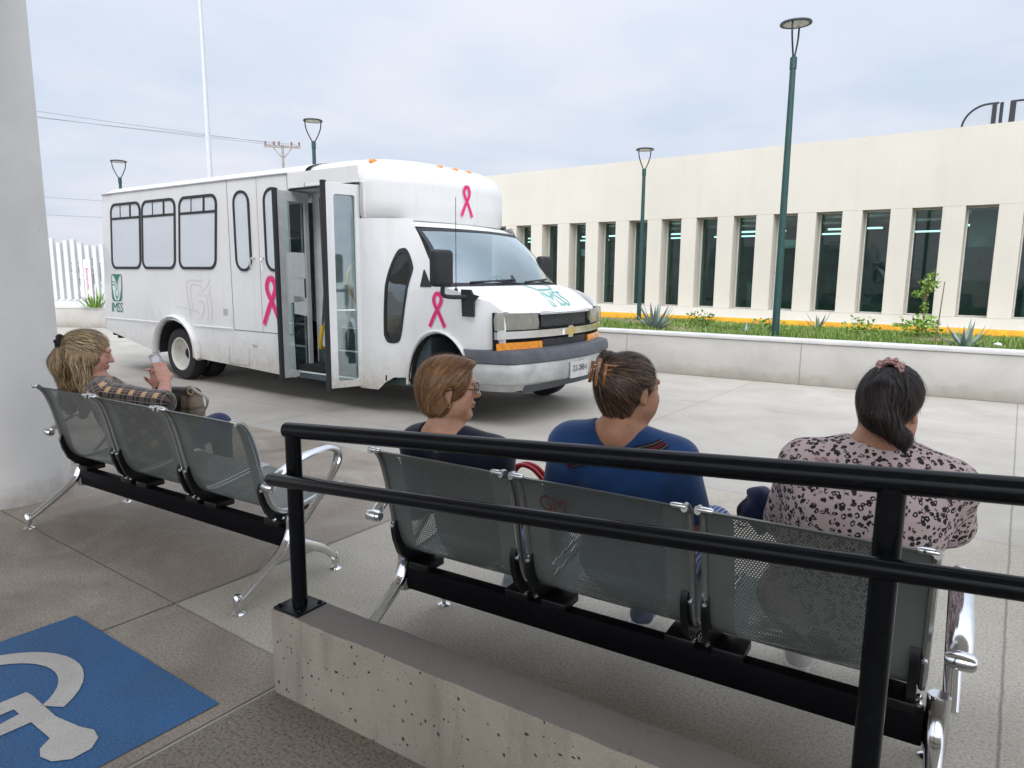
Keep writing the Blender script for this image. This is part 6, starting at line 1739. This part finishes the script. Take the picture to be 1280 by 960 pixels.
hair_obj(p3, F, M_hair3, surf_seeds(F, 3200, 6), lambda P: (tgt3 - P) / (np.linalg.norm(tgt3 - P, axis=1, keepdims=True) + 1e-6), 9, 0.011, 0.0010, (0.0003, 0.006), 6)
rr = random.Random(3); bm = B()
for i in range(26):
    a = rr.uniform(0, 6.28); e = rr.uniform(0.2, 1.3); b0 = H(-0.085, 0.03, 0.09); d = H.u * math.sin(e) + (H.l * math.cos(a) - H.f * abs(math.sin(a))) * math.cos(e)
    tube(bm, [Vector(b0), Vector(b0 + d * 0.03 + H.u * 0.01), Vector(b0 + d * rr.uniform(0.03, 0.05))], [0.004, 0.003, 0.0006], 5)
obj('hair_ends', bm, M_hair3, p3, smooth=True)
M_claw = simple('amber_claw_clip', (0.26, 0.105, 0.03), 0.25, var=0.4, scale=40, coat=0.5)
bm = B()
for s in (-1, 1):
    for q_ in range(5):
        c0 = H(-0.118, 0.015 + s * 0.006, 0.085 - q_ * 0.014); tube(bm, smooth_path([Vector(c0), Vector(c0 + H.l * s * 0.03 + H.f * -0.012), Vector(c0 + H.l * s * 0.048 + H.f * 0.025)], 3), 0.004, 6)
    tube(bm, [Vector(H(-0.13, 0.015 + s * 0.034, 0.09)), Vector(H(-0.134, 0.015 + s * 0.036, 0.02))], 0.006, 6)
rtube(bm, [Vector(H(-0.128, 0.015, 0.095)), Vector(H(-0.132, 0.015, 0.02))], 0.010, 8)
obj('claw_clip', bm, M_claw, p3, smooth=True)
# striped crossbody strap over her back
m, nt, b = mk('striped_strap'); uvn = N(nt, 'ShaderNodeUVMap'); uvn.uv_map = 'UVMap'; sp = N(nt, 'ShaderNodeSeparateXYZ'); L(nt, uvn.outputs[0], sp.inputs[0])
cr = ramp(nt, sp.outputs[0], [(0.0, (0.012, 0.012, 0.02)), (0.14, (0.012, 0.012, 0.02)), (0.15, (0.30, 0.25, 0.22)), (0.20, (0.012, 0.012, 0.02)), (0.36, (0.20, 0.018, 0.02)), (0.62, (0.20, 0.018, 0.02)), (0.64, (0.012, 0.012, 0.02)), (0.80, (0.30, 0.25, 0.22)), (0.85, (0.012, 0.012, 0.02))]); nt.nodes[-1].color_ramp.interpolation = 'CONSTANT'
L(nt, cr, b.inputs['Base Color']); b.inputs['Roughness'].default_value = 0.85; M_strap = m
cb = thing('crossbody_bag', 'dark crossbody bag on a red striped strap slung over the blue T-shirt', 'bag', (0, 0, 0))
A_ = Wp(830, 541, 2.26); Bq = Wp(711, 596, 2.18); T3 = I3['top']
line = np.array([A_ * (1 - t_) + Bq * t_ for t_ in np.linspace(-0.06, 1.25, 60)])
def onto(F, P, off, dirn, it=26):
    P = np.array(P, float)
    for _ in range(it):
        d = F.sample(P) - off; P += dirn * np.clip(d, -0.02, 0.02)[:, None] * 0.8
    return P
line = onto(T3, line - I3['fw'] * 0.25, 0.008, I3['fw'], 70)
ext = np.array([line[0] + I3['fw'] * d_ + I3['up'] * u_ + (line[0] - line[6]) / np.linalg.norm(line[0] - line[6]) * s_ for d_, u_, s_ in ((0.16, -0.06, 0.05), (0.125, 0.0, 0.055), (0.09, 0.035, 0.05), (0.055, 0.04, 0.04), (0.02, 0.025, 0.02))])
line = np.concatenate([T3.project(ext, 0.013, 8), line])[:60]
for _ in range(6): line[1:-1] = 0.5 * line[1:-1] + 0.25 * (line[:-2] + line[2:])
for _ in range(4): line[1:-1] = 0.5 * line[1:-1] + 0.25 * (line[:-2] + line[2:])
wd_ = np.cross(np.gradient(line, axis=0), T3.grad(line)); wd_ /= np.linalg.norm(wd_, axis=1, keepdims=True)
bm = B(); uvl = bm.loops.layers.uv.new('UVMap'); rows = []
for i in range(60): rows.append([bm.verts.new(line[i] + wd_[i] * (q_ - 0.5) * 0.040) for q_ in (0, 0.25, 0.5, 0.75, 1)])
for i in range(59):
    for q_ in range(4):
        f = bm.faces.new((rows[i][q_], rows[i][q_ + 1], rows[i + 1][q_ + 1], rows[i + 1][q_]))
        for lp, u_ in zip(f.loops, (q_, q_ + 1, q_ + 1, q_)): lp[uvl].uv = (u_ / 4, i)
solid(bm, 0.003); obj('strap', bm, M_strap, cb, smooth='auto')
bp_ = pel + hdir(31) * 0.24 + hdir(-59) * 0.19 + np.array([0, 0, 0.13]); bm = B(); box(bm, -0.1, 0.1, -0.03, 0.03, -0.07, 0.07, bev=0.02, seg=3, M=Matrix.Translation(bp_) @ Matrix.Rotation(R(-20), 4, 'Z')); obj('pouch', bm, M_navy, cb, smooth='auto')

# -- woman in the leopard top (right seat)
Hc = Wp(1112, 508, 2.04); H = HeadFrame(Hc, hdir(42, -22), 0.10, 0.96)
pel = np.array(FB2(-0.20, 2.29, 0.475)); mid = Wp(1092, 592, 2.01); sh = hdir(113) * 0.188
J = dict(pelvis=pel, neck=Wp(1098, 560, 2.01), shL=mid - sh + np.array([0, 0, 0.008]), shR=mid + sh - np.array([0, 0, 0.016]))
J['elL'] = J['shL'] + np.array([0.0, 0.13, -0.23]); J['elR'] = Wp(1196, 655, 2.0) + np.array([-0.02, 0.0, 0])
J['wrL'] = pel + hdir(31) * 0.33 + hdir(-59) * 0.10 + np.array([0, 0, 0.14]); J['wrR'] = pel + hdir(31) * 0.27 + hdir(121) * 0.10 + np.array([0, 0, 0.13])
J.update(lap_joints(pel, 31, gap=0.25))
m, nt, b = mk('leopard_print'); v = tco(nt)
wob = N(nt, 'ShaderNodeTexNoise'); wob.inputs['Scale'].default_value = 60; L(nt, v, wob.inputs['Vector'])
ad = N(nt, 'ShaderNodeVectorMath', operation='MULTIPLY_ADD'); L(nt, wob.outputs['Color'], ad.inputs[0]); ad.inputs[1].default_value = (0.018, 0.018, 0.018); L(nt, v, ad.inputs[2])
vo = N(nt, 'ShaderNodeTexVoronoi'); vo.inputs['Scale'].default_value = 58; L(nt, ad.outputs[0], vo.inputs['Vector'])
d = vo.outputs['Distance']; brk = noise(nt, v, 75, 2, 0.5)
ringo = math_(nt, 'MULTIPLY', ramp(nt, d, [(0.18, 0), (0.23, 1), (0.43, 1), (0.48, 0)]), ramp(nt, brk, [(0.35, 0), (0.40, 1)]))
sc_ = N(nt, 'ShaderNodeSeparateColor'); L(nt, vo.outputs['Color'], sc_.inputs[0])
dot = math_(nt, 'MULTIPLY', ramp(nt, d, [(0.20, 1), (0.26, 0)]), math_(nt, 'GREATER_THAN', sc_.outputs[1], 0.55))
pat = math_(nt, 'MAXIMUM', ringo, dot)
pinkp = ramp(nt, noise(nt, v, 5.5, 2, 0.5), [(0.60, 0), (0.66, 1)])
basec = mixc(nt, pinkp, (0.50, 0.395, 0.385), (0.50, 0.31, 0.32))
pat = math_(nt, 'MULTIPLY', pat, math_(nt, 'SUBTRACT', 1.0, math_(nt, 'MULTIPLY', pinkp, 0.55)))
L(nt, mixc(nt, pat, basec, (0.012, 0.010, 0.012)), b.inputs['Base Color']); b.inputs['Roughness'].default_value = 0.95
M_leo = m
M_blackp = cloth_mat('black_trousers', (0.008, 0.008, 0.010), 0.2); M_whsh = simple('white_shoe', (0.55, 0.54, 0.52), 0.7, var=0.2)
opt = dict(girth=1.28, arm=1.1, sleeve=1.8, top=M_leo, pants=M_blackp, shoe=M_whsh, seed=14, neckline=0.0, neckw=1.05, plump=0.01, bend=0.045, wr=0.005, neckr=1.15,
    bulk=[(mid - hdir(31) * 0.02 - np.array([0, 0, 0.10]), [0.215, 0.15, 0.17], np.stack([hdir(113), hdir(23), np.array([0, 0, 1.0])]))],
    hands={'L': (hdir(60) + np.array([0, 0, -.2]), (0, 0, -1), hdir(0), 0.5), 'R': (hdir(0) + np.array([0, 0, -.2]), (0, 0, -1), hdir(-60), 0.5)})
p4, I4 = person('woman in a pink leopard print top with a dark ponytail, bent forward', H, J, skin4, opt)
F = hairfield(H, down=0.32)
E_ = lambda p, r, kk=0.02, op='u': F.ell(H(*p), H.r(*r), H.M, kk, op)
E_((-0.020, 0, 0.036), (0.102, 0.084, 0.090)); E_((-0.058, 0, 0.0), (0.060, 0.076, 0.085), 0.03); E_((-0.045, 0, -0.055), (0.04, 0.054, 0.045), 0.025)
E_((0.104, 0, -0.01), (0.060, 0.070, 0.090), 0.012, 's'); E_((0.050, 0, -0.075), (0.075, 0.10, 0.070), 0.012, 's')
for s in (-1, 1): E_((-0.004, s * 0.090, -0.012), (0.028, 0.020, 0.038), 0.01, 's')
F.half(H(-0.05, 0, -0.088), -H.u, 0.01)
pt = [H(-0.092, 0, 0.082), H(-0.112, -0.004, 0.062), H(-0.138, -0.008, 0.01), H(-0.136, -0.012, -0.06)]
pt.append(Wp(1127, 550, 1.90)); pt.append(Wp(1131, 566, 1.885))
for a, b_, r1, r2 in zip(pt, pt[1:], (0.020, 0.028, 0.042, 0.038, 0.022), (0.028, 0.042, 0.038, 0.022, 0.004)): F.cone(a, b_, r1, r2, 0.02)
M_hair4 = hair_mat('near_black_hair', (0.004, 0.003, 0.003), (0.012, 0.008, 0.007), (0.055, 0.034, 0.026), 0.5)
tie = pt[0]
def df4(P):
    d = tie - P; ln = np.linalg.norm(d, axis=1, keepdims=True); out_ = d / (ln + 1e-6)
    r_ = P - H.c; tail = ((r_ @ H.f) < -0.118)
    out_[tail] = np.array([0.12, -0.03, -1.0]); return out_
hair_obj(p4, F, M_hair4, surf_seeds(F, 3800, 8), df4, 10, 0.014, 0.0011, (0.0008, 0.007), 8)
bm = B(); rr = random.Random(5)
for i in range(46):
    a = i * 2.4; r_ = 0.020 + 0.016 * rr.random(); c0 = H(-0.112 + 0.012 * rr.uniform(-1, 1), 0, 0.088) + (H.l * math.cos(a) + (H.u * 0.8 - H.f * 0.3) * math.sin(a)) * r_
    bmesh.ops.create_icosphere(bm, subdivisions=1, radius=0.0055 + 0.003 * rr.random(), matrix=Matrix.Translation(c0))
tube(bm, [Vector(H(-0.112, 0, 0.088) + (H.l * math.cos(a) + (H.u * 0.8 - H.f * 0.3) * math.sin(a)) * 0.027) for a in [2 * PI * i / 18 for i in range(18)]], 0.010, 8, closed=True)
obj('scrunchie', bm, simple('sequin_scrunchie', (0.42, 0.24, 0.22), 0.25, 0.5, var=0.6, scale=160), p4, smooth=True)
# navy bundle and bag beside her
nb_ = thing('handbag', 'navy and black handbag with a strap held at the leopard top woman\'s left side', 'bag', (0, 0, 0))
c0 = Wp(946, 627, 2.30); fB = Field(c0 - 0.2, c0 + 0.2, 0.006)
fB.ell(c0 + np.array([0.01, 0.0, -0.03]), [0.055, 0.06, 0.075], None, 0.02); fB.ell(c0 + np.array([-0.005, 0, 0.035]), [0.036, 0.04, 0.022], None, 0.02); fB.ell(c0 + np.array([-0.035, 0, -0.035]), [0.03, 0.04, 0.03], None, 0.015)
fB.wrinkle(0.012, [(40, 1.0), (90, 0.6)], 4); me, P = fB.mesh('bag'); finish(me, cloth_mat('navy_nylon', (0.010, 0.018, 0.055), 0.5), nb_, 'bag_body', P, None, 1)
bm = B(); tube(bm, smooth_path([Vector(c0 + np.array([-0.06, 0.0, -0.06])), Vector(c0 + np.array([-0.062, 0, -0.02])), Vector(c0 + np.array([-0.03, 0, 0.012])), Vector(c0 + np.array([0.0, -0.03, 0.02]))], 5), 0.007, 6, flat=(1, 0.5)); obj('strap', bm, M_rub, nb_, smooth=True)
bm = B(); tube(bm, [Vector(c0 + np.array([-0.052 + 0.016 * math.cos(a), -0.02, -0.075 + 0.010 * math.sin(a)])) for a in [2 * PI * i / 14 for i in range(14)]], 0.003, 6, closed=True); obj('buckle', bm, M_chrome, nb_, smooth=True)

# red handled tote between the glasses woman and the blue T-shirt woman
rb = thing('handbag', 'bag with round red handles between the navy top and the blue T-shirt', 'bag', (0, 0, 0))
M_redb = simple('red_handle', (0.42, 0.02, 0.025), 0.4, var=0.2)
c0 = Wp(660, 590, 2.72)
for q_, s in enumerate((0, 1)):
    bm = B(); off = np.array([0.02 * s, 0.05 * s, -0.008 * s]); tube(bm, smooth_path([Vector(c0 + off + np.array([-0.08, 0, -0.09])), Vector(c0 + off + np.array([-0.075, 0, -0.01])), Vector(c0 + off + np.array([-0.035, 0, 0.028])), Vector(c0 + off + np.array([0.02, 0, 0.012])), Vector(c0 + off + np.array([0.07, 0, -0.05])), Vector(c0 + off + np.array([0.08, 0, -0.10]))], 6), 0.0095, 8); obj('handle', bm, M_redb, rb, smooth=True)
bm = B(); box(bm, -0.15, 0.15, -0.06, 0.06, -0.11, 0.10, bev=0.03, seg=3, M=Matrix.Translation(c0 + np.array([0.0, 0.03, -0.18])) @ Matrix.Rotation(R(-25), 4, 'Z')); obj('bag_body', bm, M_navy, rb, smooth='auto')

# -- blond woman (far bench, first seat)
Hc = Wp(113, 443, 3.98); H = HeadFrame(Hc, hdir(72, -10), -0.04, 1.07)
pel = np.array(FB1(-4.0, 2.30, 0.48)); mid = Wp(132, 490, 3.98); sh = hdir(150) * 0.155
J = dict(pelvis=pel, neck=Wp(116, 474, 3.98), shL=mid - sh + np.array([0, 0, -0.005]), shR=mid + sh + np.array([0, 0, 0.0]))
J['elR'] = Wp(203, 503, 3.70); J['wrR'] = Wp(207, 479, 3.84); J['elL'] = Wp(190, 508, 4.12); J['wrL'] = Wp(197, 486, 4.02)
J.update(lap_joints(pel, 22, gap=0.2))
m, nt, b = mk('plaid_flannel'); at = N(nt, 'ShaderNodeAttribute'); at.attribute_name = 'cloth'; sp = N(nt, 'ShaderNodeSeparateXYZ'); L(nt, at.outputs['Vector'], sp.inputs[0])
def band(ax_, per, a, b_, off=0.0):
    q = math_(nt, 'FRACT', math_(nt, 'ADD', math_(nt, 'DIVIDE', sp.outputs[ax_], per), off)); return math_(nt, 'MULTIPLY', math_(nt, 'GREATER_THAN', q, a), math_(nt, 'LESS_THAN', q, b_))
per = 0.085
bx, by = band(0, per, 0.0, 0.34), band(1, per, 0.0, 0.34)
c = mixc(nt, math_(nt, 'MULTIPLY', math_(nt, 'ADD', bx, by), 0.22), (0.012, 0.009, 0.010), (0.14, 0.035, 0.035))
c = mixc(nt, math_(nt, 'MULTIPLY', bx, by), c, (0.50, 0.30, 0.12))
ln = None
for ax_ in (0, 1):
    for a in (0.0, 0.15, 0.31, 0.62):
        q = band(ax_, per, a, a + 0.05); ln = q if ln is None else math_(nt, 'MAXIMUM', ln, q)
c = mixc(nt, math_(nt, 'MULTIPLY', ln, 0.32), c, (0.55, 0.45, 0.34))
L(nt, c, b.inputs['Base Color']); b.inputs['Roughness'].default_value = 0.95; b.inputs['Sheen Weight'].default_value = 0.3
M_plaid = m
M_dkj = cloth_mat('dark_denim', (0.03, 0.04, 0.09), 0.3)
nrmR = np.array([-0.35, 0.3, 0.75])
opt = dict(girth=1.12, arm=1.18, sleeve=1.06, top=M_plaid, pants=M_dkj, shoe=M_rub, seed=21, neckline=0.008, neckw=1.15, plump=0.004, wr=0.004, brow=M_bark,
    hands={'R': (np.array([-0.30, 0.25, 0.75]), np.array([-0.6, 0.5, -0.5]), (0.3, 0.7, 0.2), 0.75), 'L': (np.array([0.1, -0.25, 0.8]), np.array([-0.2, -0.8, -0.3]), (-0.5, -0.2, 0.6), 0.7)})
p1, I1 = person('blond woman in a dark plaid shirt holding a folded paper', H, J, skin1, opt)
F = hairfield(H, 0.36, 0.0055, 0.46)
E_ = lambda p, r, kk=0.02, op='u': F.ell(H(*p), H.r(*r), H.M, kk, op)
E_((-0.022, 0, 0.036), (0.108, 0.092, 0.094)); E_((-0.058, 0, 0.0), (0.070, 0.086, 0.092), 0.03)
E_((0.004, -0.070, -0.02), (0.052, 0.026, 0.060), 0.02); E_((0.004, 0.070, -0.02), (0.052, 0.026, 0.060), 0.02)
E_((0.108, 0, -0.020), (0.064, 0.070, 0.092), 0.012, 's'); E_((0.075, 0, -0.080), (0.064, 0.12, 0.058), 0.012, 's')
bk = [H(-0.085, 0, 0.02), H(-0.125, 0, -0.06), Wp(93, 484, 4.00), Wp(88, 500, 4.05), Wp(90, 510, 4.08)]
for a, b_, r1, r2 in zip(bk, bk[1:], (0.055, 0.062, 0.064, 0.056), (0.062, 0.064, 0.056, 0.03)): F.cone(a, b_, r1, r2, 0.04)
F.cone(H(-0.04, -0.08, -0.03), Wp(112, 498, 3.88), 0.04, 0.034, 0.03); F.cone(Wp(112, 498, 3.88), Wp(104, 518, 3.92), 0.036, 0.022, 0.03)
F.wrinkle(0.006, [(38, 1.0), (80, 0.5)], 77)
M_hair1 = hair_mat('blond_hair', (0.03, 0.019, 0.011), (0.24, 0.155, 0.078), (0.66, 0.50, 0.29))
t1_ = H(-0.12, 0, 0.045)
def df1(P):
    d = t1_ - P; ln = np.linalg.norm(d, axis=1, keepdims=True); out_ = d / (ln + 1e-6) * 0.9
    r_ = (P - H.c); low = ((r_ @ H.u) < 0.01) | ((r_ @ H.f) < -0.11)
    z = P[:, 2]; wv = np.stack([0.35 * np.sin(z * 70 + P[:, 0] * 40), 0.3 * np.cos(z * 60 + P[:, 1] * 30), -np.ones(len(P))], 1)
    out_[low] = wv[low]; return out_
hair_obj(p1, F, M_hair1, surf_seeds(F, 5200, 11), df1, 10, 0.014, 0.0014, (0.001, 0.010), 11)
bm = B(); rr = random.Random(8)
for i in range(34):
    a = i * 2.4; c0 = H(-0.140, -0.02, 0.048) + (H.l * math.cos(a) + H.u * math.sin(a)) * (0.012 + 0.032 * rr.random()) - H.f * 0.014 * rr.random()
    bmesh.ops.create_icosphere(bm, subdivisions=1, radius=0.012 + 0.006 * rr.random(), matrix=Matrix.Translation(c0))
obj('scrunchie', bm, cloth_mat('dark_plum_scrunchie', (0.018, 0.008, 0.016), 0.3), p1, smooth=True)
# paper in her hands
pa = thing('paper_sheet', 'white folded paper held up by the blond woman', 'paper', (0, 0, 0))
M_pw = simple('white_sheet', (0.85, 0.85, 0.88), 0.7)
q0, q1, q2, q3 = Wp(186, 447, 3.98), Wp(197, 440, 4.0), Wp(210, 468, 3.93), Wp(203, 474, 3.90)
bm = grid(lambda s, t: Vector((q0 * (1 - s) + q3 * s) * (1 - t) + (q1 * (1 - s) + q2 * s) * t) + Vector((0, -0.01, 0.004)) * math.sin(PI * s), 6, 4); solid(bm, 0.001); obj('sheet', bm, M_pw, pa, smooth=True)
bm = grid(lambda s, t: Vector((q0 * (1 - s) + q3 * s) * (1 - t) + (q1 * (1 - s) + q2 * s) * t) + Vector((-0.012 + 0.02 * s, 0.02, 0.006)), 6, 4); solid(bm, 0.001); obj('sheet', bm, M_pw, pa, smooth=True)
# handbag on her lap
hb_ = thing('handbag', 'dark handbag with beige plaid end and looped strap on the blond woman\'s lap', 'bag', (0, 0, 0))
m, nt, b = mk('bag_plaid'); v = tco(nt); sp = N(nt, 'ShaderNodeSeparateXYZ'); L(nt, v, sp.inputs[0])
s1 = math_(nt, 'LESS_THAN', math_(nt, 'FRACT', math_(nt, 'MULTIPLY', sp.outputs[0], 14)), 0.3); s2 = math_(nt, 'LESS_THAN', math_(nt, 'FRACT', math_(nt, 'MULTIPLY', sp.outputs[2], 14)), 0.25)
L(nt, mixc(nt, math_(nt, 'MULTIPLY', math_(nt, 'ADD', s1, s2), 0.5), (0.20, 0.155, 0.11), (0.05, 0.03, 0.022)), b.inputs['Base Color']); b.inputs['Roughness'].default_value = 0.7
M_bagp = m; M_bagd = simple('dark_leather', (0.022, 0.017, 0.017), 0.45, var=0.3)
c0 = Wp(225, 503, 3.98)
fB = Field(c0 - 0.3, c0 + 0.3, 0.007)
fB.ell(c0 + np.array([0, 0, -0.05]), [0.14, 0.085, 0.125], None, 0.03); fB.cone(c0 + np.array([-0.11, 0, 0.06]), c0 + np.array([0.09, 0, 0.05]), 0.035, 0.04, 0.04); fB.ell(c0 + np.array([0.07, -0.02, -0.03]), [0.06, 0.07, 0.12], None, 0.03)
fB.wrinkle(0.006, [(30, 1.0), (70, 0.5)], 31); me, P = fB.mesh('bag_body'); me.materials.append(M_bagd); me.materials.append(M_bagp)
cen = np.zeros(len(me.polygons) * 3, np.float32); me.polygons.foreach_get('center', cen); cen = cen.reshape(-1, 3); mi_ = ((cen[:, 0] > c0[0] + 0.045) & (cen[:, 2] < c0[2] + 0.055)).astype(np.int32); me.polygons.foreach_set('material_index', mi_)
finish(me, None, hb_, 'bag_body', P, None, 1)
bm = B(); tube(bm, smooth_path([Vector(Wp(238, 482, 3.92)), Vector(Wp(247, 490, 3.86)), Vector(Wp(257, 496, 3.84)), Vector(Wp(259, 506, 3.86)), Vector(Wp(250, 521, 3.92)), Vector(Wp(240, 528, 3.97))], 6), 0.011, 8, flat=(1, 0.45)); obj('strap', bm, simple('beige_strap', (0.30, 0.28, 0.24), 0.5), hb_, smooth=True)
bm = B(); tube(bm, [Vector(Wp(238, 489, 3.90) + np.array([0.017 * math.cos(a), 0, 0.019 * math.sin(a)])) for a in [2 * PI * i / 16 for i in range(16)]], 0.004, 6, closed=True); obj('ring', bm, M_gold, hb_, smooth=True)
